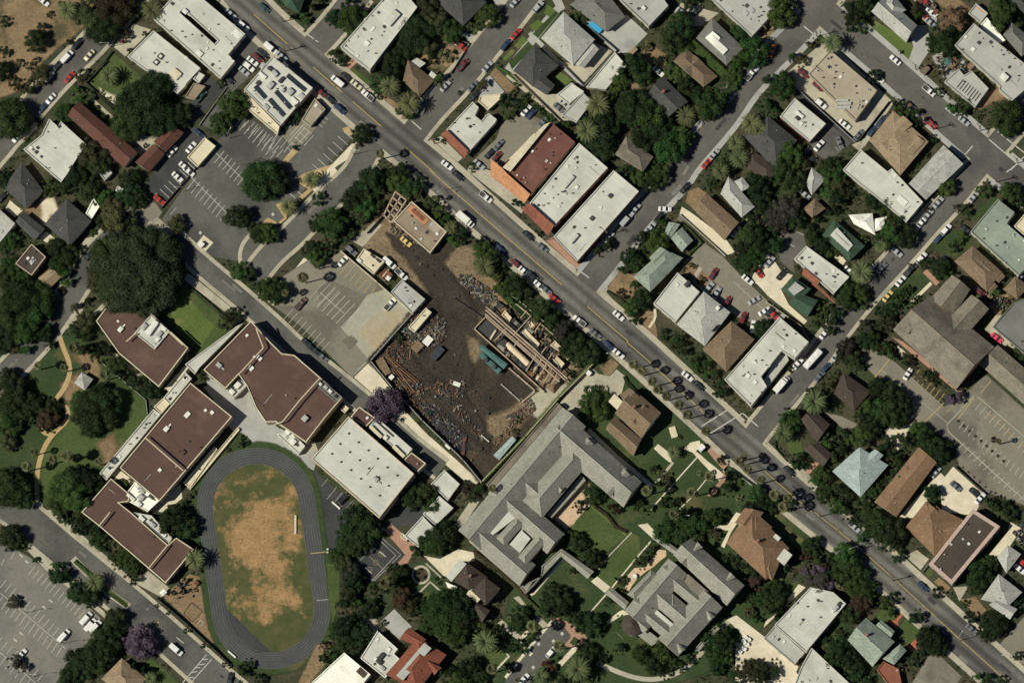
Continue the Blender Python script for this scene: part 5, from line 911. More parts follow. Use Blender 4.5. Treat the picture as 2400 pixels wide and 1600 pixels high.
def crown_mesh(name, rr, nl, flatk, seed, leaf=.5, dens=1.0, lo=.2, hi=.36):
    """leafy crown of overlapping lobes built from many small leaf-cluster faces, unit radius = rr metres"""
    r = random.Random(seed); v = []; f = []; lobes = []
    for i in range(nl):
        a = r.uniform(0, 6.283); q = math.sqrt(r.uniform(.0, 1))*.78; el = 1-q*q
        lr = rr*r.uniform(lo, hi); lobes.append((Vector((rr*q*math.cos(a), rr*q*math.sin(a), rr*flatk*(el*r.uniform(.4, 1)-.25*r.random()))), lr))
    for k in range(int(nl*.6)):
        a = 6.283*k/(nl*.6)+r.uniform(-.2, .2); q = r.uniform(.68, .9); lobes.append((Vector((rr*q*math.cos(a), rr*q*math.sin(a), rr*flatk*r.uniform(-.35, .15))), rr*r.uniform(lo*.6, hi*.75)))
    for c, lr in lobes:
        # added inner blob that blocks light, so the lobe reads solid
        n0 = len(v); rings = 4; seg = 7
        for i in range(rings+1):
            th = math.pi*i/rings
            for j in range(seg):
                ph = 6.283*j/seg; k = lr*.72*r.uniform(.75, 1.1); v.append((c.x+k*math.sin(th)*math.cos(ph), c.y+k*math.sin(th)*math.sin(ph), c.z+k*.8*math.cos(th)))
        for i in range(rings):
            for j in range(seg): f.append((n0+i*seg+j, n0+(i+1)*seg+j, n0+(i+1)*seg+(j+1) % seg, n0+i*seg+(j+1) % seg))
        m = int(dens*34*(lr/leaf)**2*.55)+10
        for i in range(m):
            z = r.uniform(-.45, 1); ph = r.uniform(0, 6.283); s = math.sqrt(1-z*z); k = lr*r.uniform(.72, 1.12)
            p = c+Vector((k*s*math.cos(ph), k*s*math.sin(ph), k*z*.85)); n = (p-c).normalized()+Vector((r.uniform(-.9, .9), r.uniform(-.9, .9), r.uniform(-.2, .8))); n.normalize()
            t = n.cross(Vector((r.uniform(-1, 1), r.uniform(-1, 1), r.uniform(-1, 1)))).normalized(); b = n.cross(t); L = leaf*r.uniform(.5, 1.1); W = L*r.uniform(.5, .9); n0 = len(v)
            v += [tuple(p-t*L*.5), tuple(p+b*W*.5+t*L*.1), tuple(p+t*L*.6), tuple(p-b*W*.5+t*L*.1)]; f.append((n0, n0+1, n0+2, n0+3))
    me = bpy.data.meshes.new(name); me.from_pydata([tuple(x) for x in v], [], f); me.materials.append(FM['D']); return me
def trunk_mesh(h, r0, rr, seed, limbs=5):
    r = random.Random(seed); mb = MB(); mb.tube((0, 0, -.1), (0, 0, h*.55), r0, 8, r0*.75)
    for i in range(limbs):
        a = 6.283*i/limbs+r.uniform(-.4, .4); mb.tube((0, 0, h*.5), (math.cos(a)*rr*.35, math.sin(a)*rr*.35, h*.95), r0*.5, 6, r0*.25); mb.tube((math.cos(a)*rr*.35, math.sin(a)*rr*.35, h*.95), (math.cos(a+.3)*rr*.65, math.sin(a+.3)*rr*.65, h*1.1), r0*.25, 5, r0*.1)
    me = bpy.data.meshes.new('trunk'); me.from_pydata(mb.v, [], mb.f); me.materials.append(BARK); return me
# crown prototypes: (mesh, base radius)
CB = [crown_mesh('crown_big', 9, 34, .62, 100+i, .62, .9) for i in range(2)]
CH = [crown_mesh('crown_huge', 16, 120, .36, 90, .62, .95, lo=.10, hi=.24)]
CMd = [crown_mesh('crown_mid', 5, 17, .7, 200+i, .5, 1.0) for i in range(5)]
CSm = [crown_mesh('crown_small', 2.6, 9, .8, 300+i, .4, 1.0) for i in range(4)]
CT = [crown_mesh('bush_crown', 1.3, 6, .75, 400+i, .3, 1.0) for i in range(3)]
TB = trunk_mesh(5.5, .55, 9, 1, 7); TMd = trunk_mesh(3.8, .28, 5, 2); TS = trunk_mesh(2.4, .16, 2.6, 3, 4); TT = trunk_mesh(.7, .06, 1, 4, 3)
def date_palm_crown(seed):
    r = random.Random(seed); v = []; f = []
    for i in range(46):
        a = 6.283*i*.381966+r.uniform(-.08, .08); lev = (i/46); e = R(58-72*lev+r.uniform(-6, 6)); L = r.uniform(3.4, 4.0); d = Vector((math.cos(a), math.sin(a), 0)); s = Vector((-d.y, d.x, 0)); p = d*.2; K = 8
        for k in range(K):
            w_ = (.30*math.sin(math.pi*min(1, (k+1.3)/(K+1.2)))+.05); q = p+(d*math.cos(e)+Vector((0, 0, math.sin(e))))*L/K; t = (q-p).normalized()
            for sg in (-1, 1):
                o = s*sg*w_-Vector((0, 0, .08)); n0 = len(v)
                v += [tuple(p), tuple(p.lerp(q, .85)), tuple(p.lerp(q, .9)+o+t*.22), tuple(p.lerp(q, .35)+o*.75+t*.1)]; f.append((n0, n0+1, n0+2, n0+3) if sg > 0 else (n0, n0+3, n0+2, n0+1))
            p = q; e -= R(12)
    me = bpy.data.meshes.new('palm_crown'); me.from_pydata(v, [], f); me.materials.append(FM['P']); return me
def fan_palm_crown(seed):
    r = random.Random(seed); v = []; f = []
    for i in range(24):
        a = 6.283*i*.381966; lev = i/24; e = R(65-95*lev); d = Vector((math.cos(a)*math.cos(e), math.sin(a)*math.cos(e), math.sin(e))); p = d*r.uniform(.55, .95); s = Vector((-math.sin(a), math.cos(a), 0)); u = d.cross(s)
        for k in range(7):
            b = R(-48+96*k/6); t = (d*math.cos(b)+s*math.sin(b)-Vector((0, 0, .18))).normalized(); L = r.uniform(.75, 1.15); w_ = t.cross(u).normalized()*.05; n0 = len(v)
            v += [tuple(p-w_), tuple(p+w_), tuple(p+t*L*.6+w_*1.6), tuple(p+t*L), tuple(p+t*L*.6-w_*1.6)]; f.append((n0, n0+1, n0+2, n0+3, n0+4))
        n0 = len(v); w2 = s*.04; v += [tuple(-w2), tuple(w2), tuple(p+w2), tuple(p-w2)]; f.append((n0, n0+1, n0+2, n0+3))
    me = bpy.data.meshes.new('palm_crown'); me.from_pydata(v, [], f); me.materials.append(FM['Q']); return me
PC = [date_palm_crown(i) for i in range(3)]; FC = [fan_palm_crown(10+i) for i in range(3)]
def palm_trunk(h, r0):
    mb = MB(); n = 10
    for i in range(n): mb.tube((0, 0, h*i/n-.1), (0, 0, h*(i+1)/n-.1), r0*(1.0 if i % 2 else 1.12)*(1.25-.3*i/n), 8, r0*(1.25-.3*i/n))
    me = bpy.data.meshes.new('trunk'); me.from_pydata(mb.v, [], mb.f); me.materials.append(mat('palm_bark', (.16, .125, .085), (.1, .08, .055), 2)); return me
PT = palm_trunk(5.2, .32); FT = palm_trunk(9.2, .19)
def cyp():
    r = random.Random(5); v = []; f = []
    for i in range(900):
        z = r.random(); k = .75*(1-z)**.7*(.4+.6*min(1, z*6))+.05; a = r.uniform(0, 6.283); p = Vector((k*math.cos(a), k*math.sin(a), .3+z*6.5)); t = Vector((r.uniform(-.4, .4), r.uniform(-.4, .4), 1)).normalized(); b = t.cross(Vector((math.cos(a), math.sin(a), r.uniform(-.5, .5)))).normalized(); n0 = len(v)
        v += [tuple(p-t*.25), tuple(p+b*.15), tuple(p+t*.3), tuple(p-b*.15)]; f.append((n0, n0+1, n0+2, n0+3))
    me = bpy.data.meshes.new('crown'); me.from_pydata(v, [], f); me.materials.append(FM['D']); return me
CY = cyp()
NAMES = {'H': ('giant_tree', 'grey-green spreading', 'tree'), 'D': ('broadleaf_tree', 'dark green', 'tree'), 'G': ('leafy_tree', 'mid green', 'tree'), 'Y': ('light_green_tree', 'bright green', 'tree'), 'O': ('olive_tree', 'olive brown', 'tree'), 'J': ('jacaranda_tree', 'purple flowering', 'tree'), 'N': ('purple_leaf_tree', 'dull purplish', 'tree'), 'X': ('russet_tree', 'russet brown', 'tree'), 'K': ('bare_brown_tree', 'dry reddish brown', 'tree'), 'R': ('bougainvillea', 'crimson', 'shrub'), 'L': ('yucca', 'pale spiky', 'plant')}
VEG = []   # (kind, root, size word, full x, full y)
def tree(kind, t, x, y, rz):
    k = SH[t][2]; fx, fy = full(t, x, y); r = rz/k*S; rnd = random.Random(int(fx*31+fy*17)); cyc = lambda l: l[int(fx*7+fy*3) % len(l)]
    if kind in 'PW':
        hh = (5.2 if kind == 'P' else 9.2); sc_ = r/(3.4 if kind == 'P' else 1.75); hs = rnd.uniform(.9, 1.1)*(sc_ if kind == 'P' else max(.7, min(1.1, sc_)))
        c = at(fx, fy, hh*hs); nm, w_ = ('date_palm', 'feathery date palm') if kind == 'P' else ('fan_palm', 'slender fan palm')
        root = thing(nm, '', 'palm tree', (c.x, c.y, 0), rz=rnd.uniform(0, 6)); cr = bpy.data.objects.new('crown', cyc(PC if kind == 'P' else FC)); C.objects.link(cr); cr.parent = root; cr.location = (0, 0, hh*hs-.1); cr.scale = (sc_*(1.08 if kind == 'P' else 1.0),)*3
        tk = bpy.data.objects.new('trunk', PT if kind == 'P' else FT); C.objects.link(tk); tk.parent = root; tk.scale = (1, 1, hs)
        VEG.append((w_, root, '', fx, fy)); return root
    if kind == 'C':
        c = at(fx, fy, 3); root = thing('cypress_tree', '', 'tree', (c.x, c.y, 0)); cr = bpy.data.objects.new('crown', CY); C.objects.link(cr); cr.parent = root; s = r/.8; cr.scale = (s, s, .9); tk = bpy.data.objects.new('trunk', TT); C.objects.link(tk); tk.parent = root
        VEG.append(('narrow dark cypress', root, '', fx, fy)); return root
    if r > 12: me, br, tm, th, wd = CH[0], 16, TB, 6.5, 'huge'
    elif r > 6.5 or kind == 'H': me, br, tm, th, wd = cyc(CB), 9, TB, 5.5, 'huge'
    elif r > 3.3: me, br, tm, th, wd = cyc(CMd), 5, TMd, 3.8, 'broad'
    elif r > 1.55: me, br, tm, th, wd = cyc(CSm), 2.6, TS, 2.4, 'small'
    else: me, br, tm, th, wd = cyc(CT), 1.3, TT, .7, 'tiny'
    s = r/br; s *= 1.04; th_ = th*min(s, 1.15)*(.8 if wd != 'tiny' else .6); nm, ad, cat = NAMES[kind]
    if wd == 'tiny' and cat == 'tree': nm, cat = 'round_shrub', 'shrub'
    if kind == 'D' and wd == 'small': nm = 'small_tree' if r > 2.3 else 'bushy_tree'
    if kind == 'D' and wd == 'huge': nm = 'spreading_tree'
    c = at(fx, fy, th_+r*.3); root = thing(nm, '', cat, (c.x, c.y, 0), rz=rnd.uniform(0, 6.28)); root.scale = (1, 1, 1)
    cr = bpy.data.objects.new('crown', me); C.objects.link(cr); cr.parent = root; cr.scale = (s*rnd.uniform(.93, 1.07), s*rnd.uniform(.93, 1.07), s*.95); cr.location = (0, 0, th_)
    cr.material_slots[0].link = 'OBJECT'; cr.material_slots[0].material = FM[kind]
    tk = bpy.data.objects.new('trunk', tm); C.objects.link(tk); tk.parent = root; tk.scale = (s, s, s*.95)
    VEG.append(('%s %s %s' % (wd, ad, cat), root, wd, fx, fy)); return root
T = """
a P620,90,92 P1400,90,100 P1000,700,92 X1030,60,190 O800,110,150 D940,230,170 O870,180,130 O1160,90,120 D310,370,115 O370,280,70 D15,650,95 O20,190,60 B20,480,60 D90,1080,200 D1300,950,235 D1180,1130,170 D1480,1100,170 D1420,800,170 D1660,1060,120 G2150,960,150 G2020,1130,110 D2230,1000,90 O370,690,95 O250,800,80 O640,370,42 O760,690,75 G700,870,85 O790,880,70 G590,1040,90 O850,1390,150 X1060,1430,80 D900,1480,120 O1140,320,60 R1130,370,25 R1190,310,22 O160,580,45 O270,600,45 O330,545,40 O130,760,60 B340,1120,40 G930,1080,45 B1080,1200,35 B880,990,35 B1010,1140,30 B1240,1330,30 B1340,1340,28 L940,850,30 L1000,910,28 B1190,460,28 B1330,310,30 O1850,200,30 G1820,230,26 G2020,760,45 G1860,530,40 O460,130,40 B240,1280,28 D760,960,60 G560,30,30 G1300,60,70
b D720,170,90 G880,180,130 G1000,90,80 D860,60,80 G980,200,70 O1560,80,130 O1650,200,120 D1480,300,170 O1560,400,110 D1380,440,110 D1270,560,120 D1230,640,110 G1800,280,110 O1700,120,80 G2130,150,115 G2040,110,60 O1990,250,60 L1740,510,75 D1640,520,70 P1230,790,95 P1410,950,100 G1120,770,80 G1400,1030,70 D1340,1010,60 G1120,870,50 D980,1220,100 O950,1340,40 W1140,1410,50 D340,130,60 O330,60,60 G440,170,60 G230,40,40 C540,60,35 G710,500,55 D800,560,50 D750,540,50 D620,10,50 X40,1010,35 D370,1340,35 G1700,730,70 O2080,780,60 D2290,920,70 G2330,1060,60 G1970,1530,50 B1720,1300,30 B1660,1290,26 D400,1040,60 D320,1110,50 G480,960,35 B1870,850,26 B620,840,24 B1480,990,28 G260,1180,30 B1860,1360,24
c G640,150,75 D1480,330,150 D1540,230,140 G1600,420,90 D1130,620,150 G1200,700,90 G970,760,90 G880,880,80 P790,960,110 P690,1200,105 G690,1100,60 D850,1150,150 D850,1330,140 D760,1290,110 D1130,980,180 G1240,1060,160 D1090,1060,110 D1330,1200,150 D1200,1290,130 G1450,1340,150 D1400,1180,120 G1560,1260,120 P1600,1060,90 D1490,1010,60 D1610,780,100 G1530,690,90 G1460,630,80 G1820,930,160 O1780,1010,110 D1720,870,90 G1930,880,80 G2210,470,150 G2080,570,100 D2120,300,90 G2060,280,60 G2290,560,50 D1640,20,80 G2040,700,90 G1960,760,60 P2200,1130,95 P2270,1190,80 D2330,980,70 P2060,1310,80 P2090,1450,90 G1960,1440,70 D1990,1520,80 G1380,1540,80 G1320,1500,60 D1280,1120,90 O1230,430,50 D1350,560,60 G1440,510,50 O1680,290,50 G230,980,45 G340,1080,45 D500,1110,60 D60,960,60 G130,900,50 G280,1040,35 O2310,280,40 G1790,220,30 B1270,420,30 O560,60,30 G600,180,40 G50,760,40 G20,830,40 D160,860,30
d G130,110,150 D200,170,70 D790,110,110 D880,70,100 G850,230,80 D760,240,60 D720,80,60 O390,390,60 P590,390,90 O300,560,65 D240,530,60 G130,770,130 D30,740,80 D960,710,70 G990,680,50 O1320,80,80 G1400,150,60 K1700,170,130 D1610,330,150 D1640,430,100 D1520,400,90 D1720,300,90 G2180,170,150 G2110,60,100 D2240,90,90 G1650,560,45 O1570,640,60 G1730,510,40 G1560,845,50 G1700,960,75 G1800,960,80 D1780,1020,60 G2200,1060,150 G2230,1150,100 G2180,1180,80 O1940,1060,40 G1230,1010,80 G1370,1080,80 G1330,1130,60 D1200,960,60 G830,1290,30 G200,1420,130 D120,1500,120 O300,1500,80 G570,1520,110 G1350,1490,40 G1500,1270,50 B1430,1240,35 B1460,1420,30 O1940,700,50 O1980,740,40 B1220,470,24 G1150,40,60 G1360,80,40 G50,960,40 G60,1040,60 D2330,1170,40 B1380,1190,24
e D460,620,0 G450,180,80 D700,60,130 D800,150,120 D620,80,100 D580,130,90 G430,130,60 O850,210,60 G960,250,90 D1180,80,100 D1230,150,80 D1180,230,110 D1270,260,90 O1010,330,100 O1080,430,150 D960,460,90 D1140,500,110 O1030,560,90 G900,290,60 O1620,480,90 G1650,520,60 H1260,900,425 D1000,760,180 D1520,760,170 D1050,1050,140 D1450,1080,160 O900,880,120 O880,1020,110 D1600,900,120 D1300,620,120 D510,720,110 G620,760,100 G560,880,100 G610,980,80 O570,1100,40 G100,640,90 D60,700,80 G90,880,90 G170,980,110 D60,1000,110 D200,1150,190 G330,1190,170 D100,1300,200 G330,1350,150 G220,1450,150 D60,1480,130 D400,1480,90 D150,180,0 D60,90,90 D30,30,70 O700,1260,60 D820,1200,50 O770,1380,110 D720,1450,90 D780,1500,70 O2080,1370,100 D2150,1310,80 D2200,410,120 D2110,430,80 D2270,470,80 G2200,920,100 D2270,940,80 G2352,560,60 D2352,60,0 L770,170,30 B720,340,40 B740,720,45 G850,570,40 D690,700,40 L450,170,40 L860,940,40
f D60,80,190 D180,110,130 D20,160,110 G90,570,100 D30,570,90 D140,590,80 G680,470,140 D760,530,130 D560,480,90 O660,640,80 D500,720,90 G560,780,100 D640,720,70 D900,260,120 D950,200,110 D1050,130,130 D1060,60,110 G980,340,110 O950,400,90 D1090,310,80 G1290,100,100 G1400,170,100 O1440,220,80 D1480,130,90 D1200,60,60 D1330,0,90 G1590,290,60 G1680,370,70 D1650,280,60 G1740,460,60 P1790,520,60 D1850,560,80 G1820,640,60 D1890,620,60 W1650,250,30 G2080,740,100 D2170,800,100 D2090,680,80 P2100,880,95 D2250,870,60 Y2230,1010,80 G2310,1080,80 G130,1080,120 D200,1120,110 D90,1060,80 G60,1130,60 P510,80,80 D570,250,70 P300,330,80 W430,980,58 W560,870,40 D100,1230,0 G1480,20,40 G1020,400,50 O1560,880,20 W270,1120,40 D1380,350,0 B1230,1050,20 B1300,1530,50
g G1330,640,110 D1210,630,90 D1410,660,80 G1380,500,60 D1080,790,90 D1050,870,80 G1150,860,70 X1010,1130,55 G1140,1060,60 D1190,1190,110 G1110,1260,90 D1130,1340,70 G1240,1120,80 G1090,60,80 G1170,60,90 D1060,10,80 D1260,90,100 G1350,50,100 D1180,140,60 D1840,120,50 P1920,0,80 D2280,150,130 D2290,300,100 D2230,60,90 O2280,420,80 D2210,560,110 G2150,600,90 D2300,620,120 D2110,720,90 G2250,760,100 D2180,850,90 D2080,840,70 D2190,460,80 D850,680,75 D800,740,55 G880,650,50 G1560,560,50 D1640,620,40 O1640,860,26 O1680,880,26 O1590,900,26 O1740,980,26 O1720,1020,26 O1770,1000,26 D1640,970,30 D40,1050,120 D100,1120,80 G30,1160,70 D290,1300,130 D380,1370,110 D230,1240,80 G140,1230,50 N480,1470,120 G410,1440,60 D550,1540,100 D2310,1450,90 D1400,1500,50 D1530,1530,60 G1530,490,40 D1680,620,40 B2130,230,40 B30,290,40 B80,310,36 D1230,760,40 B260,580,30 O1930,160,60
h D230,90,120 G120,30,90 D60,60,80 N170,330,140 N120,430,130 D60,420,100 D250,430,100 G600,30,110 O650,140,100 G560,180,90 D640,280,90 D720,190,70 D460,420,60 D980,270,90 D1080,330,90 G1000,180,60 D1220,450,90 G1150,560,120 D1260,600,110 O1120,500,80 G1070,640,90 D1010,640,70 P1040,690,60 D430,600,90 D520,680,100 G590,740,70 D400,540,60 D60,660,100 D30,560,60 G860,640,50 P860,930,105 G760,1090,100 G850,1120,90 D740,1190,110 G880,1200,70 G490,1250,60 D570,1290,70 G480,1380,80 D590,1430,80 D630,1310,60 G1630,150,95 G1680,120,50 G1980,180,80 G2230,200,110 D2300,270,70 G2180,160,60 O2330,320,50 D1810,360,60 O1740,350,50 O1480,370,40 G1770,610,55 D1710,690,60 D1600,900,100 D1500,850,60 G1660,930,70 D1420,860,50 O1300,880,30 D1220,1130,60 G1280,1090,50 D1180,1210,80 D1130,1280,70 D1040,1290,70 O1090,1400,80 D1100,1340,60 N890,1440,80 D960,1500,90 D900,1560,90 D1000,1420,60 G820,500,30 D860,560,0 G2100,1140,60 O2200,1210,50 G2040,1160,40 G2170,1280,50 D2280,870,60 D2230,930,50 D2340,1250,0 B1380,1180,40 B1340,1200,36 B270,880,26 B310,920,26 D580,360,60
i D100,420,140 D60,340,120 D160,560,140 D60,620,120 G90,760,120 G80,700,90 D40,560,90 O60,900,90 D240,650,110 D320,580,110 O100,960,60 X440,680,110 X410,770,80 D460,600,90 D870,620,190 D960,560,160 D780,680,130 D840,760,120 G740,560,110 D1000,700,100 D920,480,110 D60,1330,190 G150,1380,150 D230,1430,110 G600,1350,180 D700,1260,140 G720,1440,150 D550,1480,110 D830,1300,110 G760,60,80 D900,120,80 D980,110,80 D1070,220,90 D1180,330,80 D1290,400,80 D1380,440,90 D1260,320,60 D1440,490,60 W350,220,45 W590,240,45 W960,310,60 W680,60,70 D450,40,50 O120,30,80 D40,30,90 G220,40,80 W480,1080,50 W610,1050,60 W640,1060,50 W240,1150,55 W900,1100,40 G1100,1320,80 G1180,1300,50 G1870,310,60 P1690,130,45 D1700,870,0 D2210,940,40 B2230,880,30 B2270,930,28 O2090,990,30 B1500,700,20 W310,1010,40 G1700,1500,50 G1600,1540,50 O1770,1390,30 O1730,1440,40 D1560,1530,40 D1420,600,40
j J1180,585,165 D1430,1440,120 D1560,1400,110 G1600,1500,80 D1480,1350,70 X1960,1360,70 D2060,1380,80 N1900,1340,60 D1990,1430,50 W2170,1350,45 B1930,1290,30 B1200,420,0 B1600,660,30 B1450,590,30
k G730,570,120 G690,660,90 G830,520,80 G720,470,80 G810,640,90 Y820,450,50 D600,60,130 D700,100,120 N640,50,100 D520,40,100 G600,180,60 O590,190,50 G540,290,40 W1115,210,50 W1190,270,48 W1290,370,50 W1340,440,50 W1420,500,50 W1530,580,50 W1610,670,55 W1780,820,50 W1400,590,0 P1490,1020,60 W2090,1100,50 W2160,1170,50 D1300,1180,50 W1240,1370,60 W1660,1390,60 W1820,1240,60 D2030,1270,70 D1930,1090,50 D1970,1370,70 G2250,1400,90 D2300,1480,100 D2200,1540,90 O1400,1240,60 D760,1390,110 X830,1330,60 D610,1510,60 X930,1540,60 D1930,420,80 G1900,460,60 G1820,310,70 G1740,220,80 D1660,160,70 G1700,250,50 D1560,60,70 O1490,40,50 G1230,1540,60 G1400,1480,60 D1500,1480,60 G1160,1510,60 D1330,1290,50 X1420,1290,50 O30,830,40 O60,720,40 G100,900,0 D1620,940,0 G1530,880,30 L2090,1440,40 W2290,1270,45 W1720,1210,30 W2130,1060,40 D1090,330,0 D1180,480,40 B1270,520,30
l N720,70,100 D780,150,100 D700,130,80 D850,190,70 G1150,100,70 D1030,60,80 G1090,50,60 G960,30,60 D1290,170,60 N1320,190,40 D1470,320,60 D1500,290,50 D1560,390,36 J1710,510,85 X1770,450,35 D1020,440,110 D1130,450,100 D1210,560,120 D1130,630,140 G1020,640,120 G920,620,100 D880,700,90 D1180,720,90 D960,780,110 G850,870,100 G780,910,70 D980,900,80 D1060,920,70 D1440,870,110 G1390,820,90 D1520,960,110 D1600,1000,110 G1560,1070,80 D1450,980,80 D1310,900,80 D1200,900,60 D1100,1000,80 D1160,1080,80 G1230,1080,80 D1260,1180,80 D1180,1240,80 G1080,1280,60 G980,1320,70 G920,1440,80 D860,1500,80 G1020,1390,60 D650,990,80 G640,1060,80 G560,900,80 D690,860,70 P430,550,110 D400,520,70 D560,560,60 P140,840,90 G200,740,110 D160,680,80 D240,700,80 D260,1100,80 D320,1060,60 D350,1130,50 G480,1230,90 D560,1290,80 G430,1310,70 D600,1380,80 D520,1400,90 G640,1500,90 D700,1420,80 W60,1410,60 W180,1440,50 W140,1520,60 G200,1500,60 D60,1500,80 D2340,60,60 G2300,40,60 D2310,130,50 D1510,1400,90 G1490,1380,70 D2050,1450,80 D2130,1500,80 D2230,1560,60 W2120,915,30 D2070,900,30 O500,430,60 O560,380,50 O620,330,50 D380,450,40 O560,440,50 D220,240,40 D30,440,50 D830,430,50 G900,560,60
m D90,230,120 G130,270,80 G210,290,60 D740,120,90 D840,130,80 D880,210,60 G940,290,80 G870,270,60 D1060,390,80 G1140,430,90 D1230,480,90 D1210,580,80 G1080,470,70 D340,450,40 D540,560,110 G500,520,60 D600,590,60 D720,740,110 D800,760,120 D880,790,80 G680,640,50 P870,640,85 P1060,660,0 P1790,430,95 D1600,90,150 D1700,130,110 D1560,30,80 D1740,180,70 D1060,990,110 D1010,1100,110 D1120,1060,60 J1270,1180,165 J1360,1240,90 D950,1200,150 D880,1330,150 D770,1420,130 D700,1340,110 D640,1520,110 D1030,1160,80 G580,60,60 G700,40,60 O550,10,70 N130,820,60 O90,830,50 O190,840,40 N120,1380,80 N200,1420,60 G2240,1430,80 D2270,1400,60 P1380,1520,60 C1230,1420,50 C1320,1460,50 G1540,930,22 G1700,1090,28 G1740,1100,24 G1860,1230,28 G1910,1240,26 D2060,1400,26 D2110,1410,26 D1820,300,30 O1830,540,30 D1700,620,16 D1640,680,16 D1770,770,16 D1810,720,14 D1620,740,14 G2210,1560,20 D1440,860,24
n D900,60,150 D860,200,130 D1000,130,150 D950,270,130 D880,300,110 D820,290,90 G760,400,90 O800,480,90 N860,560,100 D900,640,110 O840,700,90 D860,780,90 D800,870,80 G1100,700,80 W1190,650,70 D1270,540,80 D1330,600,90 D1300,650,80 D1350,560,60 G940,880,80 D1030,890,90 G1080,850,70 D980,960,70 X1350,800,120 O1400,830,100 D1500,850,80 D1440,900,60 D850,1070,130 D940,1130,120 D800,1150,110 D880,1230,90 G740,1090,90 D1000,1080,60 D1680,240,140 G1640,300,110 D1740,180,110 D1580,270,90 G1700,880,170 G1760,1000,170 D1860,900,150 D1900,1050,120 G1620,1000,130 D1830,800,110 G1840,1130,120 D2000,960,90 P2110,1190,110 G2060,1090,80 D2240,1100,70 W2170,1440,60 D1890,1480,120 D1980,1420,110 G1860,1560,100 D2040,1530,90 D1760,1500,80 D650,1330,60 X620,1230,50 G700,1280,60 D620,1340,50 G1460,350,60 D1280,1370,0 G1400,640,50 D1530,280,60 G1250,620,50 O2290,300,60 B1480,560,22 B1540,590,22 B1510,530,20 B1660,610,22 B1690,650,22 B1720,590,20 R1790,760,0 O1960,790,60 G2080,530,0 D2330,1420,60 D1940,560,0 D2300,1240,60 W2330,980,30 D30,1540,60 D1180,1020,36
o D350,780,110 D420,760,120 D480,860,110 D330,880,90 G540,520,60 D590,270,90 D650,330,80 D760,430,90 D700,410,80 D530,220,60 D620,1000,110 D720,1040,120 D790,990,70 G1000,1000,70 D690,1290,90 D980,1260,60 G1200,1300,110 G1340,1260,110 D1300,1390,100 G1420,1370,80 G1420,170,120 D1560,180,110 G1660,110,120 G1600,60,110 D1480,60,90 O1700,230,60 X1850,200,60 G1820,50,90 D1900,40,70 D1990,420,70 D2100,470,80 D2220,560,90 X2250,640,90 D2160,640,60 G2290,780,90 D2200,810,70 G2000,820,0 G2240,960,60 O2180,930,60 G1900,1130,110 D1950,1220,110 G1880,1300,110 D1830,1180,90 G1960,1330,80 D1990,1120,60 D1890,1420,90 O2150,1450,110 O2240,1430,90 D2300,1500,100 D2050,1530,80 P610,1440,115 P265,1500,75 R320,1430,70 D500,1540,80 G720,1520,60 D760,1350,70 D820,1340,60 W190,1050,65 W420,1060,0 W430,1230,65 W130,1470,0 D60,980,120 G30,860,0 G170,1130,60 O340,950,50 D130,940,60 D880,830,50 D1180,460,70 D1240,380,50 O1280,310,50 O1010,630,45 D1030,730,40 W1310,60,0 W1490,20,60 G90,1250,60 D30,1210,60 D430,1330,30 G640,540,30 D350,690,60 D1640,1340,60 D1540,1420,50 D1400,1480,60 D260,430,0 W50,1540,30
p D390,320,90 G300,260,0 D440,270,60 N450,620,120 J380,540,80 J530,640,85 J450,560,80 L650,650,55 D480,420,70 G700,400,130 D720,520,130 D800,450,90 D620,430,80 D860,570,80 G820,680,110 D900,730,100 G950,700,70 X840,850,100 D750,930,100 X930,860,70 D700,870,70 G1060,820,60 D1110,920,60 G1160,790,60 D1080,860,50 D1360,960,75 G1340,970,50 D1480,1170,130 D1550,1230,100 G1440,1130,80 D1340,1370,60 G1380,1300,60 D650,1270,120 D740,1330,100 G600,1350,90 D700,1200,90 D780,1470,90 D880,1500,80 D840,1440,80 D1130,200,140 D1020,150,130 G1080,280,90 D1200,200,100 D1190,120,80 D950,110,80 D900,60,100 G880,230,70 G960,60,100 D760,40,80 D1190,400,65 D1560,740,60 D1970,560,130 D1920,650,110 G2030,480,90 D1990,690,80 D1870,600,60 D2060,1000,110 G2120,960,80 D2020,1080,100 D2130,1060,90 D1860,960,60 D2000,1140,60 G1820,840,40 D2300,870,60 D2340,1000,0 D2220,20,70 G2150,20,50 G1960,1520,60 D2030,1540,60 D2150,1540,50 D60,740,110 D30,850,90 D120,800,60 G170,830,30 C130,900,36 C90,960,36 D30,1410,70 D60,1500,60 D220,330,0 D700,620,80 D620,560,70 D2300,1320,50 O1220,1440,50 X340,400,60 D170,500,50 G40,660,50 X190,450,60 D1080,1090,30 O650,1090,40 D560,1180,60 X560,480,60 D1260,1330,40
"""
import re
for ln in T.strip().split('\n'):
    t, rest = ln.split(' ', 1)
    for e in rest.split():
        k = e[0]; x, y, r_ = [float(q) for q in e[1:].split(',')]
        if r_ <= 0: continue
        kk = 'D' if k == 'B' else k
        tree(kk, t, x, y, r_)
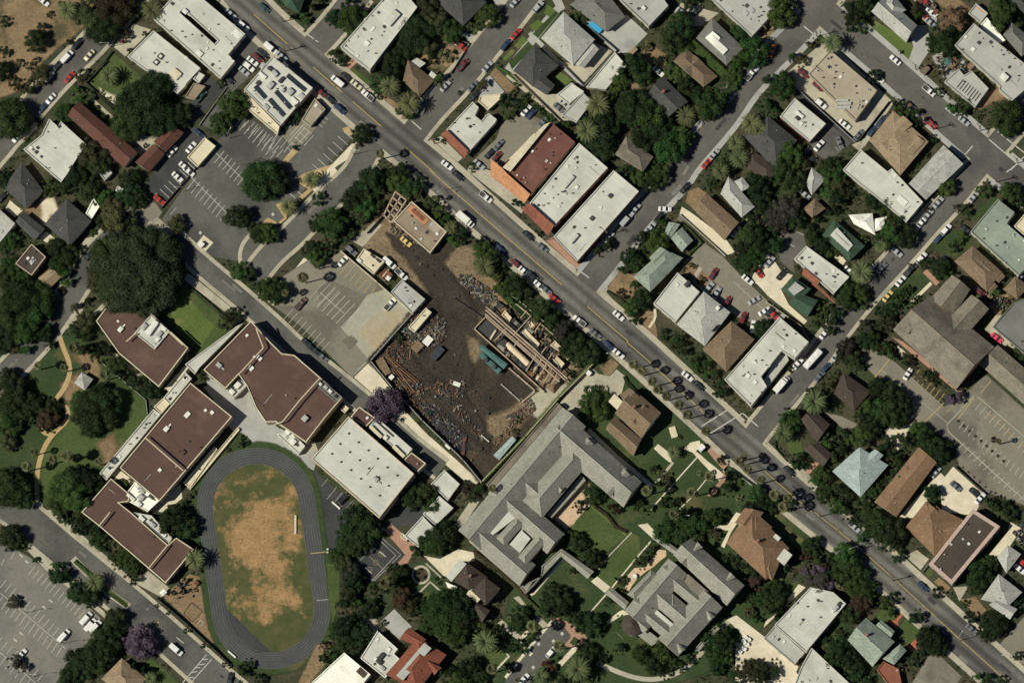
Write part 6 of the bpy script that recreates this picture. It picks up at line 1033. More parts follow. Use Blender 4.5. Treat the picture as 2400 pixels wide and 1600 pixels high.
# ---- hedges ----
def hedge(t, s, w_, h, label, kind='D', name='hedge', leaf=.32):
    p = [at(*q, h) for q in dens(pts(t, s), 5)]; r = random.Random(int(p[0].x*10)); v = []; f = []; k = w_/SH[t][2]*S
    org = p[0].copy(); org.z = 0; mb = MB()
    for a, b in zip(p, p[1:]):
        d = (b-a).normalized(); s_ = Vector((-d.y, d.x, 0)); A = a-org; B = b-org; hh = h*r.uniform(.85, 1.0)
        mb.add([tuple(A+s_*k*.42)[:2]+(-.1,), tuple(A-s_*k*.42)[:2]+(-.1,), tuple(B-s_*k*.42)[:2]+(-.1,), tuple(B+s_*k*.42)[:2]+(-.1,), tuple(A+s_*k*.36)[:2]+(hh*.9,), tuple(A-s_*k*.36)[:2]+(hh*.9,), tuple(B-s_*k*.36)[:2]+(hh*.9,), tuple(B+s_*k*.36)[:2]+(hh*.9,)], [(4, 5, 6, 7), (0, 1, 5, 4), (1, 2, 6, 5), (2, 3, 7, 6), (3, 0, 4, 7)])
        for i in range(int((b-a).length*k*22)+6):
            q = A.lerp(B, r.random())+s_*r.uniform(-.5, .5)*k; q.z = hh*r.uniform(.7, 1.08); n = Vector((r.uniform(-1, 1), r.uniform(-1, 1), 1)).normalized(); t1 = n.cross(Vector((r.uniform(-1, 1), 1, 0))).normalized(); b1 = n.cross(t1); L = leaf*r.uniform(.5, 1)
            mb.add([tuple(q-t1*L*.5), tuple(q+b1*L*.35), tuple(q+t1*L*.5), tuple(q-b1*L*.35)], [(0, 1, 2, 3)])
    o = meshob(name, mb.v, mb.f, FM[kind]); o.location = org; tag(o, label, 'hedge'); return o
hedge('c', '1640,390 1760,500 1870,610 1960,690', 110, 2.6, 'thick mid green hedge along the brown hipped house', 'G'); hedge('c', '1990,660 2060,720 2060,780 1990,810', 100, 2.4, 'thick curved hedge end beside the street corner of brown house', 'G')
hedge('F', '1388,850 1310,930 1230,1022 1130,1128', 7, 2.2, 'long thin yellow-green hedge between works yard and grey school', 'Y'); hedge('F', '1290,715 1340,775 1395,835', 40, 1.2, 'dark ivy bank between the avenue and the works yard', 'D', 'ivy_bank') if 0 else None
hedge('F', '1165,665 1215,712 1275,760 1320,800 1375,842', 34, 1.1, 'dark creeping ground cover bank between avenue and works yard', 'D', 'ivy_bank', .5)
hedge('a', '1030,470 900,640 790,760', 14, 1.3, 'dark clipped hedge along the street side of the walled lawn'); hedge('a', '790,770 950,920 1040,1010', 12, 1.2, 'dark clipped hedge behind the long dark red building')
hedge('e', '1740,1060 1840,1140 1960,1240 2030,1310', 14, .9, 'low dark hedge between the school lawn and its footpath'); hedge('k', '1030,320 1060,380 1190,510', 34, 1.0, 'dark clipped hedge between brown mansion and avenue footpath')
hedge('m', '690,445 850,590', 26, .8, 'dark clipped hedge strip filling upper half of traffic island'); hedge('m', '1000,750 1160,860', 24, .8, 'dark clipped hedge strip filling lower half of traffic island')
hedge('r', '1790,450 1950,560 2050,700 2180,760', 40, 1.2, 'dark planted border along the courtyard lawn under the grey school wing', 'X'); hedge('c', '1110,420 1010,330', 1, .5, '') if 0 else None
hedge('n', '2000,360 2100,430 2352,640 2500,780', 26, 1.5, 'narrow brown-green hedge between grey school and old mansion', 'X'); hedge('k', '2010,1160 2250,1340', 16, 1.2, 'clipped hedge along the avenue below the brick paving') 
hedge('o', '250,900 20,680 -180,480', 22, 1.4, 'olive hedge strip along lower side of the grey school', 'O'); hedge('g', '870,1100 1030,1210 1080,1270', 20, 1.2, 'dark hedge around dry corner yard by the avenue')
hedge('b', '2210,610 2300,660 2400,740', 26, 1.0, 'small green hedge beside the raised wooden bed', 'G'); hedge('g', '1560,480 1650,560 1740,660 1620,770', 16, 1.4, 'dark green hedge around the mint green cottages', 'G')
hedge('l', '60,900 70,980 180,1100', 16, .9, 'dark hedge curving round the street corner garden')

# ---- garden undergrowth on the open soil ----
def undergrowth():
    r = random.Random(9); mb = MB(); mm = [FM['D'], FM['G'], FM['O']]
    from mathutils import noise as nn
    for cx in range(0, 300):
        for cy in range(0, 200):
            if GL.get((cx, cy), 0) != 0: continue
            q = nn.noise((cx*.11, cy*.11, 3.3))+.25*nn.noise((cx*.4, cy*.4, 1.1))
            if q < -.12 or r.random() > .5: continue
            c = at((cx+r.random())*CELL, (cy+r.random())*CELL, .3); R_ = r.uniform(.35, 1.1); mi = r.choices((0, 1, 2), (5, 3, 3))[0]
            for i in range(9):
                p = c+Vector((r.gauss(0, .4)*R_, r.gauss(0, .4)*R_, r.uniform(-.25, .7)*R_)); n = Vector((r.uniform(-1, 1), r.uniform(-1, 1), 1.1)).normalized(); t = n.cross(Vector((r.uniform(-1, 1), r.uniform(-1, 1), .1))).normalized(); b = n.cross(t); L = r.uniform(.3, .7)
                mb.add([tuple(p-t*L*.5), tuple(p+b*L*.35), tuple(p+t*L*.5), tuple(p-b*L*.35)], [(0, 1, 2, 3)], mi)
    o = mb.build('garden_undergrowth', mm); o['kind'] = 'stuff'; o['label'] = 'low green undergrowth filling the gardens between houses'
undergrowth()
# ======================= VEHICLES =======================
CARC = {'white': (.72, .71, .67), 'silver': (.36, .37, .37), 'grey': (.14, .145, .15), 'black': (.018, .018, .02), 'red': (.42, .03, .025), 'dark red': (.16, .025, .025), 'orange': (.62, .16, .03), 'yellow': (.62, .48, .15), 'cream': (.6, .54, .38), 'brown': (.16, .10, .065), 'dark blue': (.03, .045, .09), 'bright blue': (.05, .32, .55), 'dark green': (.03, .07, .06), 'pink red': (.75, .05, .12)}
def paint(c): return mat('car_paint_'+c.replace(' ', '_'), CARC[c], tuple(x*.93 for x in CARC[c]), 1, rough=.28, spec=.5, famt=0, obj=True)
TYRE = mat('tyre_rubber', (.02, .02, .02), (.03, .03, .03), 1); LAMP = mat('headlight_lens', (.6, .6, .58), (.5, .5, .5), 1, rough=.15); RIM = mat('wheel_rim', (.35, .35, .35), (.3, .3, .3), 1, rough=.3)
def loft(mb, secs, mi=0):
    """secs: list of (x, [(y, z)...]) cross-sections joined along x"""
    n = len(secs[0][1]); v = [(x, y, z) for x, c in secs for y, z in c]
    f = [(i*n+j, i*n+(j+1) % n, (i+1)*n+(j+1) % n, (i+1)*n+j) for i in range(len(secs)-1) for j in range(n)]+[tuple(range(n-1, -1, -1)), tuple(range((len(secs)-1)*n, len(secs)*n))]
    mb.add(v, f, mi)
def sect(w_, z0, z1, r=.12): h = w_/2; return [(-h, z0), (h, z0), (h+.02, z0+(z1-z0)*.55), (h-r*.4, z1-r*.6), (h-r*1.6, z1), (-h+r*1.6, z1), (-h+r*.4, z1-r*.6), (-h-.02, z0+(z1-z0)*.55)]
SPEC = {'sedan': (4.6, 1.8, .95, 1.42, -.15), 'suv': (4.8, 1.9, 1.05, 1.75, -.35), 'pickup': (5.3, 1.95, 1.0, 1.75, .55), 'van': (5.4, 2.0, 1.15, 2.1, -.2), 'truck': (7.2, 2.3, 1.2, 2.3, 2.2), 'bus': (8.2, 2.4, 1.2, 3.0, 0)}
def car_parts(kind):
    L, W, zb, zt, cx = SPEC[kind]; h = L/2; b = MB(); g = MB(); out = []
    loft(b, [(-h, sect(W*.82, .35, zb*.8)), (-h+.25, sect(W*.97, .25, zb*.95)), (-h*.5, sect(W, .22, zb)), (h*.3, sect(W, .22, zb)), (h*.7, sect(W*.97, .22, zb*.92)), (h-.2, sect(W*.9, .25, zb*.8)), (h, sect(W*.72, .35, zb*.66))])
    if kind in ('sedan', 'suv', 'pickup'):
        if kind == 'sedan': a0, a1, b1, b0 = -h+.75, -h+1.45, .35, 1.1
        elif kind == 'suv': a0, a1, b1, b0 = -h+.15, -h+.5, .45, 1.15
        else: a0, a1, b1, b0 = -.45, -.1, 1.0, 1.65
        loft(g, [(a0, sect(W*.86, zb-.1, zb)), (a1, sect(W*.80, zb-.1, zt-.04)), (b1, sect(W*.80, zb-.1, zt-.04)), (b0, sect(W*.86, zb-.1, zb))])
        loft(b, [(a1+.08, sect(W*.76, zt-.06, zt+.02, .06)), (b1-.08, sect(W*.76, zt-.06, zt+.02, .06))])
        for x in ((a1+b1)/2,): b.box((x, 0, zb-.1), .09, W*.88, zt-zb+.09, top=.9)
        if kind == 'pickup':
            bed = MB(); bed.box((-h+1.15, 0, zb+.005), 1.9, W*.78, .02); out.append(('cargo_bed', bed, 'DARK'))
            for s_ in (-1, 1): b.box((-h+1.2, s_*W*.45, zb), 2.2, .1, .2)
            b.box((-h+.1, 0, zb), .1, W*.9, .2)
    elif kind == 'van':
        loft(b, [(-h+.05, sect(W*.92, zb-.2, zt-.05)), (h-1.75, sect(W*.9, zb-.2, zt))]); loft(g, [(h-1.76, sect(W*.86, zb-.1, zt-.1)), (h-.95, sect(W*.86, zb-.1, zb+.02))])
    elif kind == 'truck':
        loft(b, [(h-1.9, sect(W*.9, zb-.2, zt-.1)), (h-1.1, sect(W*.86, zb-.2, zt-.15))]); loft(g, [(h-1.1, sect(W*.8, zb, zt-.25)), (h-.6, sect(W*.8, zb-.1, zb+.05))])
        bx = MB(); bx.box((-1.0, 0, zb-.1), L*.7, W, 1.75); out.append(('cargo_box', bx, 'WHITE'))
    elif kind == 'bus':
        loft(b, [(-h+.02, sect(W, .4, zt, .2)), (h-.3, sect(W, .4, zt, .2)), (h+.02, sect(W*.95, .5, zt-.3, .2))])
        for s_ in (-1, 1): g.box((0, s_*(W/2+.02), 1.4), L*.9, .05, .8)
        g.box((h+.0, 0, 1.3), .12, W*.85, 1.1)
        for x in (-2.2, 0, 2.2): b.box((x, 0, zt), 1.3, .9, .18)
    if kind == 'van': b.box((-.6, 0, zt-.02), 2.8, .1, .06)
    out.append(('window', g, 'GLASS'))
    for x in (-h*.62, h*.64):
        for s_ in (-1, 1):
            w_ = MB(); w_.tube((x, s_*(W/2-.2), .33), (x, s_*(W/2+.02), .33), .33, 12); out.append(('wheel', w_, 'TYRE'))
    for s_ in (-1, 1):
        w_ = MB(); w_.box((h-.12, s_*W*.34, zb*.62), .2, .3, .13); out.append(('headlight', w_, 'LAMP'))
    res = [('body', b, 'PAINT')]+out; ms = []
    MM = {'DARK': DARK, 'WHITE': WHITE, 'GLASS': GLASS, 'TYRE': TYRE, 'LAMP': LAMP, 'PAINT': paint('white')}
    for nm, mb, m in res:
        me = bpy.data.meshes.new(nm); me.from_pydata(mb.v, [], mb.f); me.materials.append(MM[m]); ms.append((nm, me, m))
    return ms
CPR = {}
CARS = []
def car(t, x, y, ang, col, kind='sedan', lab=None):
    if kind not in CPR: CPR[kind] = car_parts(kind)
    fx, fy = full(t, x, y); c = at(fx, fy, 1.0); a = {'N': -41, 'n': 139, 'E': 48, 'e': 228}.get(ang, ang); a = R(a)+random.uniform(-.03, .03)
    nm = {'sedan': 'parked_car', 'suv': 'parked_suv', 'pickup': 'pickup_truck', 'van': 'van', 'truck': 'box_truck', 'bus': 'bus'}[kind]; cat = {'sedan': 'car', 'suv': 'suv', 'pickup': 'pickup truck', 'van': 'van', 'truck': 'truck', 'bus': 'bus'}[kind]
    root = thing(nm, '', cat, (c.x, c.y, gz(fx, fy)+.004), rz=a)
    if kind in ('sedan', 'suv'): root['group'] = 'cars parked around the streets and lots'
    for n_, me, m in CPR[kind]:
        o = bpy.data.objects.new(n_, me); C.objects.link(o); o.parent = root
        if m == 'PAINT': o.material_slots[0].link = 'OBJECT'; o.material_slots[0].material = paint(col)
    VEG.append(((lab or col+' '+cat), root, '', fx, fy)); return root
K = {'s': 'sedan', 'u': 'suv', 'p': 'pickup', 'v': 'van', 't': 'truck', 'b': 'bus'}
CC = {'w': 'white', 's': 'silver', 'g': 'grey', 'k': 'black', 'r': 'red', 'm': 'dark red', 'o': 'orange', 'y': 'yellow', 'c': 'cream', 'n': 'brown', 'b': 'dark blue', 'B': 'bright blue', 'G': 'dark green', 'P': 'pink red'}
CD = """
a 710,400,E,k,u 615,520,E,w,v 520,610,E,k,s 450,700,E,w,s 640,705,E,r,s 820,505,e,c,s 465,905,e,w,s 390,990,e,b,s 165,1250,e,w,p 1105,170,E,b,s 2235,235,N,w,u 2120,125,N,s,s 2285,610,N,w,u 2240,650,N,s,s 2320,560,N,w,s 2100,725,N,k,s 1830,1225,N,b,s 1755,1350,E,w,s 1580,1390,E,w,s 1695,1530,N,w,s 1840,885,E,G,p 400,10,N,w,s
b 135,440,N,w,v 235,515,N,s,s 60,485,N,k,s 15,530,N,m,s 75,70,N,G,s 750,745,n,w,v 830,705,N,k,s 920,775,N,c,s 1025,875,n,w,p 600,850,N,m,s 680,910,N,k,s 770,1000,N,b,u 1755,1515,N,w,s 1740,790,E,s,s 2125,610,E,s,s 1900,595,E,m,p 2295,410,E,b,u 1990,790,E,g,s 1880,415,N,r,p 2228,1330,E,g,s 2150,1405,E,k,s 2210,1440,E,m,s 2300,1515,E,m,s 2050,1510,N,s,s 2010,870,E,k,s 1815,370,N,w,s
c 240,60,E,s,u 30,15,E,s,s 35,310,E,r,s 130,1012,E,w,s 178,1042,E,b,s 285,1120,E,g,s 430,990,N,g,s 485,945,N,s,s 1560,110,N,s,s 1700,92,E,k,s 2195,680,E,w,p 2280,590,E,s,s 1345,655,N,w,s 2010,892,E,s,s 1530,1440,E,b,s 1788,1498,E,r,s 1855,1418,E,s,s
d 35,465,70,o,s 325,670,N,m,s 460,790,N,m,s 485,950,N,w,u 705,1140,N,w,s 1170,550,n,w,s 1015,715,N,w,s 1480,830,N,w,p 1305,970,N,n,s 1685,1015,N,s,s 1800,1110,N,s,s 1490,1130,N,r,p 470,1335,E,w,s 660,1310,-68,g,s 830,1240,E,g,s 960,1200,E,b,s 1040,1110,E,b,s 1425,135,N,r,s 1505,108,N,w,s 1490,205,N,s,s 1450,20,N,r,s 345,1395,E,k,s 390,1465,10,k,s 2340,930,E,k,s
e 890,690,E,w,s 820,770,E,k,s 1630,55,N,w,s 1735,5,N,w,s 1463,265,N,r,s 20,240,E,k,s
f 2110,240,N,w,p 1925,450,N,w,t 1855,45,N,k,s 1485,40,N,k,s 1378,650,N,y,s 1225,845,N,w,v 1335,950,N,w,p 875,730,N,g,u 800,825,E,w,s 410,1220,E,n,p 1230,1225,E,w,p 2240,715,N,b,s
g 150,595,N,k,s 280,705,N,g,s 45,860,N,m,s 110,920,N,w,s 180,960,N,k,s 250,1050,N,w,s 310,1090,N,g,s 390,1175,N,r,s 620,1380,n,w,p 980,1330,N,w,s 765,1495,N,g,s 1405,350,-5,w,s 1590,155,E,k,s 1350,425,E,k,u 1275,520,E,s,s 1135,350,E,s,s 1050,450,E,s,v 890,610,E,s,s 1190,600,E,g,s 2060,560,E,s,s 2095,690,E,k,s 1850,945,60,m,s 1810,1072,E,s,s 1880,1122,60,s,s 1975,1205,60,m,s 2122,1355,68,m,u 2215,1430,82,w,s 2262,930,-50,r,s 2165,1000,N,w,s 2225,1190,30,s,s 2320,1290,30,w,s
h 340,215,N,s,s 1565,290,E,s,s 1470,405,E,s,s 1410,475,E,w,s 1360,535,E,s,s 1635,540,E,w,u 1570,615,E,b,s 1410,800,E,w,u 1300,915,E,k,p 1220,1010,E,w,s 1100,1150,E,y,s 1042,895,E,g,s 1185,745,N,s,s 125,950,E,k,s 1820,540,N,k,s 1645,830,N,k,s 1890,240,E,s,s 1950,1110,N,m,s 2100,1535,N,P,s 2330,960,E,s,s 15,835,E,s,s 520,1492,E,w,s 50,1320,N,r,s 110,1362,E,s,s 20,1285,E,k,s 750,922,N,w,s
j 800,1445,E,k,u 560,100,N,k,s 510,60,N,k,s 470,15,N,k,s 610,140,N,g,s
k 890,35,N,b,s 980,112,N,w,s 1612,318,N,w,s 1715,405,N,k,s
l 275,202,E,w,s 415,165,E,w,b 527,245,E,b,s 472,320,E,g,s 125,395,E,w,t 630,130,E,s,s 1285,297,60,w,s 1310,700,E,k,s 195,1190,N,k,s 1540,1200,E,s,s 1725,1330,N,g,s 1900,1390,N,k,s 1950,1440,E,w,s
m 790,975,E,w,v 830,1035,E,w,v 875,1050,E,w,v 585,1135,E,w,v 198,1305,E,w,s 1618,1262,N,w,v 2115,1525,80,k,s
o 362,1282,E,w,u 110,1530,E,w,s
p 795,138,N,s,s 1425,682,N,b,s 1870,1072,N,g,s 1590,1090,N,k,s 2312,520,N,w,s 2345,465,N,r,s 1960,160,E,k,s
"""
for ln in CD.strip().split('\n'):
    t, rest = ln.split(' ', 1)
    for e in rest.split():
        x, y, a, cc, kk = e.split(','); a = a if a in 'NnEe' else float(a); car(t, float(x), float(y), a, CC[cc], K[kk])
# ======================= STREET FURNITURE =======================
def upole(t, x, y, ang, h=9.5, arms=2):
    fx, fy = full(t, x, y); c = at(fx, fy, 0); root = thing('utility_pole', '', 'pole', (c.x, c.y, 0), 'wooden utility poles', rz=R(ang)); m = MB(); m.tube((0, 0, 0), (0, 0, h), .17, 8, .12); m.build('pole', WOOD, root)
    for i in range(arms):
        m = MB(); m.box((0, 0, h-.5-i*.9), .14, 2.6, .14)
        for y_ in (-1.1, -.4, .4, 1.1): m.tube((0, y_, h-.36-i*.9), (0, y_, h-.16-i*.9), .05, 5)
        m.build('crossarm', WOOD, root)
    m = MB(); m.tube((.3, 0, h-2.8), (.3, 0, h-2.0), .25, 8); m.build('transformer', METAL, root); VEG.append(('wooden utility pole with crossarms', root, '', fx, fy))
def slamp(t, x, y, ang, h=7.5, L=2.6, double=False):
    fx, fy = full(t, x, y); c = at(fx, fy, 0); root = thing('street_lamp', '', 'street lamp', (c.x, c.y, 0), 'street and car park lamps', rz=R(ang)); m = MB(); m.tube((0, 0, 0), (0, 0, h), .12, 8, .08); m.build('pole', METAL, root)
    for s_ in ((1, -1) if double else (1,)):
        m = MB(); m.tube((0, 0, h-.1), (s_*L*.5, 0, h+.25), .05, 5); m.tube((s_*L*.5, 0, h+.25), (s_*L, 0, h+.3), .05, 5); m.build('arm', METAL, root); m = MB(); m.box((s_*L, 0, h+.2), .8, .32, .16, top=.7); m.build('lamp_head', METAL, root)
    VEG.append(('slim metal street lamp', root, '', fx, fy))
for e in (('b', 270, 470, 49), ('b', 250, 200, 49), ('b', 1000, 820, 49), ('d', 450, 335, 45), ('c', 2330, 290, 45), ('h', 2100, 105, 45), ('f', 1150, 10, 49), ('d', 1950, 1200, 45), ('d', 1520, 1190, 45), ('l', 200, 1120, 40), ('p', 1150, 630, 49), ('g', 870, 590, 49), ('b', 1640, 1320, 49), ('p', 480, 40, 49), ('d', 1360, 640, 45), ('d', 2290, 1500, 45)): upole(*e)
for e in (('a', 1020, 430, 180), ('f', 1740, 180, 225), ('g', 320, 640, 230), ('e', 1700, 185, 180), ('m', 240, 925, 0), ('m', 555, 1215, 0), ('m', 290, 1515, 0), ('m', 1430, 870, 225), ('k', 960, 140, 180), ('p', 830, 340, 200), ('n', 2300, 1440, 170), ('o', 1570, 60, 0), ('p', 1760, 1180, 60), ('p', 2230, 1340, 180), ('b', 900, 1420, 0), ('a', 2110, 1270, 60)): slamp(*e)
# walls and fences
def wall(t, s, h, th, m, label, name='wall', cat='wall'):
    p = [at(*q, h) for q in pts(t, s)]; mb = MB(); org = Vector((p[0].x, p[0].y, 0)); root = thing(name, label, cat, org)
    for a, b in zip(p, p[1:]):
        d = b-a; mb.box(((a.x+b.x)/2, (a.y+b.y)/2, -.1), d.length+th*.8, th, h+.1, math.atan2(d.y, d.x))
    mb.build('panel', m, root, org); mb = MB()
    for a, b in zip(p, p[1:]):
        k = max(1, int((b-a).length/4))
        for i in range(k+1): q = a.lerp(b, i/k); mb.box((q.x, q.y, -.1), th*1.5, th*1.5, h+.25, math.atan2((b-a).y, (b-a).x))
    mb.build('post', m, root, org)
wall('F', '799,588 885,662 967,735', 2.4, .25, TRIM, 'tan block wall between staff car park and works yard'); wall('F', '965,735 868,845 925,915 990,985 1085,1077 1127,1128', 2.4, .25, WM['g'], 'long dark works yard wall beside the cream alley'); wall('F', '1127,1130 1230,1024 1310,932 1392,850', 2.2, .25, WM['b'], 'boundary wall behind the yellow-green hedge')
wall('F', '1160,665 1230,715 1300,775 1372,838', 1.6, .2, TRIM, 'low cream wall along upper edge of the works yard'); wall('F', '860,545 905,495 935,455', 2.0, .12, WOOD, 'wooden fence beside yard entrance trees', 'fence', 'fence')
wall('a', '980,560 790,760 1050,990', 1.4, .12, WM['d'], 'dark fence round the walled lawn with a date palm', 'fence', 'fence'); wall('a', '2080,800 1830,1150', 1.0, .12, WM['g'], 'low fence beside the grey lane at the car park corner', 'fence', 'fence')
wall('a', '1980,1350 1800,1540 e1480,340', 1.3, .12, WM['d'], 'black fence between the dark driveway and big car park', 'fence', 'fence'); wall('i', '630,190 760,330 870,120 1010,260 1340,540 1350,680', .9, .12, METAL, 'thin pale park fence beside the maroon school', 'fence', 'fence') if 0 else wall('i', '930,190 1180,400 1340,540 1355,680 1050,1060', 1.0, .12, METAL, 'thin pale park fence beside the maroon school', 'fence', 'fence')
wall('c', '430,560 660,790 960,460 640,190', 1.5, .15, WM['g'], 'grey yard wall behind the pale grey apartment house'); wall('c', '0,680 440,1110', 1.6, .15, WM['b'], 'beige wall along lower side of the slate house driveway'); wall('g', '1540,400 1960,780', 1.2, .12, WM['w'], 'low white wall beside the brown gabled apartment driveway')
wall('d', '255,800 800,1300', 1.5, .15, WM['g'], 'grey wall between warehouse yard and small white block'); wall('d', '1110,930 830,1290', 1.5, .15, WM['d'], 'dark wall between warehouse yard and tan shingled building'); wall('h', '0,770 330,1060 640,1230', 1.2, .12, TRIM, 'cream wall along the red side gallery block') if 0 else None
wall('h', '-20,1200 300,1420 380,1560', 1.3, .12, TRIM, 'cream wall along the lower edge of white yard paving'); wall('l', '1720,1150 2000,1400', 1.4, .12, WM['d'], 'dark wall between church car park and cream yard'); wall('m', '1440,790 1700,1010 1960,1250 2100,1390', 1.8, .1, DARK, 'black school fence beside the garden plot and track', 'fence', 'fence')
wall('b', '1790,670 1960,400 1790,330', 1.2, .12, WOOD, 'wooden fence around the bare brown yard with a red pickup', 'fence', 'fence'); wall('k', '2000,1170 2220,1330', 1.0, .12, WM['g'], 'low grey wall beside the avenue palms and brick paving'); wall('p', '1420,550 1500,450', 1.3, .12, WM['g'], 'short dark wall beside the long dark brown roof')
wall('m', '730,430 1140,800', .0+.35, .12, TRIM, 'pale kerb along inner side of the traffic island', 'kerb', 'kerb') if 0 else None
ribbon('traffic_island', 'conc', pts('m', '670,425 800,560 1000,740 1185,870'), 8.5, z=gz(*full('m', 930, 660))+.12, top=.15); ribbon('traffic_island_lawn', 'lawn', pts('m', '690,445 830,575 1010,740 1165,855'), 6.5, z=gz(*full('m', 930, 660))+.13)
P('cgry', 'gate_kerb', 'k', '1,1 2,1 2,2') if 0 else None
# small things
def smallbox(t, x, y, l, w_, h, an, m, nm, label, cat, lid=True):
    k = SH[t][2]; c = at(*full(t, x, y), h); root = thing(nm, label, cat, (c.x, c.y, gz(*full(t, x, y)))); b = MB(); b.box((0, 0, 0), l/k*S, w_/k*S, h, R(-an), top=.97); b.build('box', m, root)
    if lid: b = MB(); b.box((0, 0, h), l/k*S*1.06, w_/k*S*1.06, .1, R(-an)); b.build('lid', m, root)
    return root
smallbox('k', 705, 290, 40, 40, 1.6, 40, WHITE, 'utility_cabinet', 'white utility cabinet standing on the concrete drive by the hedge', 'cabinet'); smallbox('m', 2130, 1305, 90, 14, .6, 42, WHITE, 'bench', 'long white bench beside lower end of the track', 'bench')
smallbox('n', 362, 115, 16, 165, .5, 0, roofmat('crm'), 'bench', 'long cream bench inside the sports field', 'bench'); smallbox('j', 735, 1505, 95, 14, .6, 42, WHITE, 'bench', 'white bench on the dark asphalt beside the running track', 'bench')
smallbox('n', 657, 340, 18, 12, .8, -20, WHITE, 'utility_cabinet', 'upper of two tiny white boxes at outer edge of the track', 'cabinet'); smallbox('n', 659, 367, 18, 12, .8, -20, WHITE, 'utility_cabinet', 'lower of two tiny white boxes at outer edge of the track', 'cabinet')
smallbox('k', 1740, 975, 60, 46, 2.4, -45, WHITE, 'ticket_kiosk', 'small white kiosk roof on the curved avenue path', 'kiosk'); smallbox('k', 1482, 832, 62, 105, .5, -16, roofmat('crm'), 'stone_platform', 'cream stone platform on the lawn beside the brown mansion', 'platform', False)
smallbox('c', 765, 250, 125, 48, 1.3, 38, paint('bright blue'), 'tarpaulin_boat', 'bright blue covered boat beside the mid grey house', 'boat'); smallbox('c', 1115, 465, 70, 40, 2, -45, roofmat('shg'), 'shed', 'tiny tan wooden shed at the edge of the pale patio', 'shed')
smallbox('d', 1440, 640, 80, 60, 1.6, -50, WOOD, 'timber_box', 'brown timber planter box beside the white slatted workshop', 'planter'); smallbox('o', 1385, 430, 1, 1, .2, 0, WOOD, 'x', '', 'x') if 0 else None
def umbrella(t, x, y, r_, m, label):
    c = at(*full(t, x, y), 2.3); R_ = r_/SH[t][2]*S; root = thing('parasol', label, 'parasol', (c.x, c.y, .05)); b = MB(); b.tube((0, 0, 1.9), (0, 0, 2.5), R_, 8, .05, cap=False); b.build('canopy', m, root); b = MB(); b.tube((0, 0, 0), (0, 0, 2.5), .04, 6); b.build('pole', METAL, root)
umbrella('d', 1650, 555, 42, roofmat('tel'), 'larger dark green parasol in the cluttered patio'); umbrella('d', 1685, 490, 24, roofmat('tel'), 'smaller dark green parasol in the cluttered patio')
def fountain():
    c = at(*full('s', 567, 630)); root = thing('fountain', 'round white fountain on the peach courtyard terrace', 'fountain', (c.x, c.y, 0)); b = MB(); b.tube((0, 0, 0), (0, 0, .5), 1.1, 20); b.build('basin', METAL, root); b = MB(); b.tube((0, 0, .5), (0, 0, 1.1), .2, 10, .14); b.tube((0, 0, 1.1), (0, 0, 1.2), .6, 14, .75); b.build('bowl', WHITE, root)
fountain()
# white tents/tables group in service yard
for i, (x, y) in enumerate(((2150, 1150), (2180, 1170), (2140, 1200), (2165, 1215), (2110, 1250), (2140, 1260), (2100, 1285), (2125, 1180))):
    o = smallbox('o', x, y, 30, 26, .9, 40+i*13, WHITE, 'storage_bin', '', 'storage bin'); VEG.append(('white storage bin', o, '', *full('o', x, y))); o['group'] = 'white bins in the service yard'
# ======================= WORKS YARD =======================
YB = 'works building'
rt = flat('f', '1430,280 1750,560 1600,755 1265,462', 5, 'pst', 'tan workshop with rusty roof panels inside the works yard', YB, 'workshop', wall='b', vents=6, trim=TRIM, bits=(('rust_panel', 1490, 405, 220, 70, .25, 42, 'ora'), ('rust_panel', 1645, 520, 110, 80, .25, 42, 'tan'), (U, 1490, 400, 150, 40, .35, 42, 'trd')))
flat('f', '990,715 1180,830 1080,950 920,815', 3.4, 'crm', 'small cream flat-roofed hut beside the staff car park wall', 'hut', 'yard_hut', vents=1, bits=((U, 1070, 780, 50, 20, .8, 42, 'd'), (U, 1120, 820, 50, 20, .8, 42, 'd'), (U, 950, 825, 40, 30, .6, 42, 'w')))
flat('f', '1340,1000 1552,1178 1430,1312 1240,1112', 4.4, 'lgt', 'pale grey flat-roofed store at the corner of the staff car park', 'store', 'yard_store', vents=3); flat('f', '1560,1258 1612,1300 1455,1485 1400,1440', 3.2, 'crm', 'long cream trailer roof among scrap in the yard', 'trailer', 'trailer', windows=0, vents=1)
flat('f', '1190,900 1250,950 1180,1010 1130,950', 3, 'trd', 'small rusty red hut roof beside parked yard vans', 'hut', 'yard_hut', windows=0, vents=0, bits=((U, 1215, 985, 40, 40, .6, 42, 'w'), (U, 1190, 940, 12, 90, .3, 42, 'crm')))
house('t', ['g 1150,455 1412,655 1370,705 1118,490'], 4, 'tel', 'teal ridged shed, upper of the two beside the pipework', 'shed', 'yard_shed', pitch=.12, vents=0); house('t', ['g 1145,530 1350,712 1312,755 1122,575'], 3.6, 'tel', 'teal ridged shed with two dark hatches, lower of the two', 'shed', 'yard_shed', pitch=.1, vents=0, bits=((SK, 1190, 612, 40, 40, .2, 42, 'd'), (SK, 1275, 680, 40, 40, .2, 42, 'd')))
house('q', ['g 555,870 785,638 835,682 625,930'], 2.6, 'aqua', 'pale aqua container roof against the hedge at yard corner', 'container', 'container', pitch=.1, vents=0)
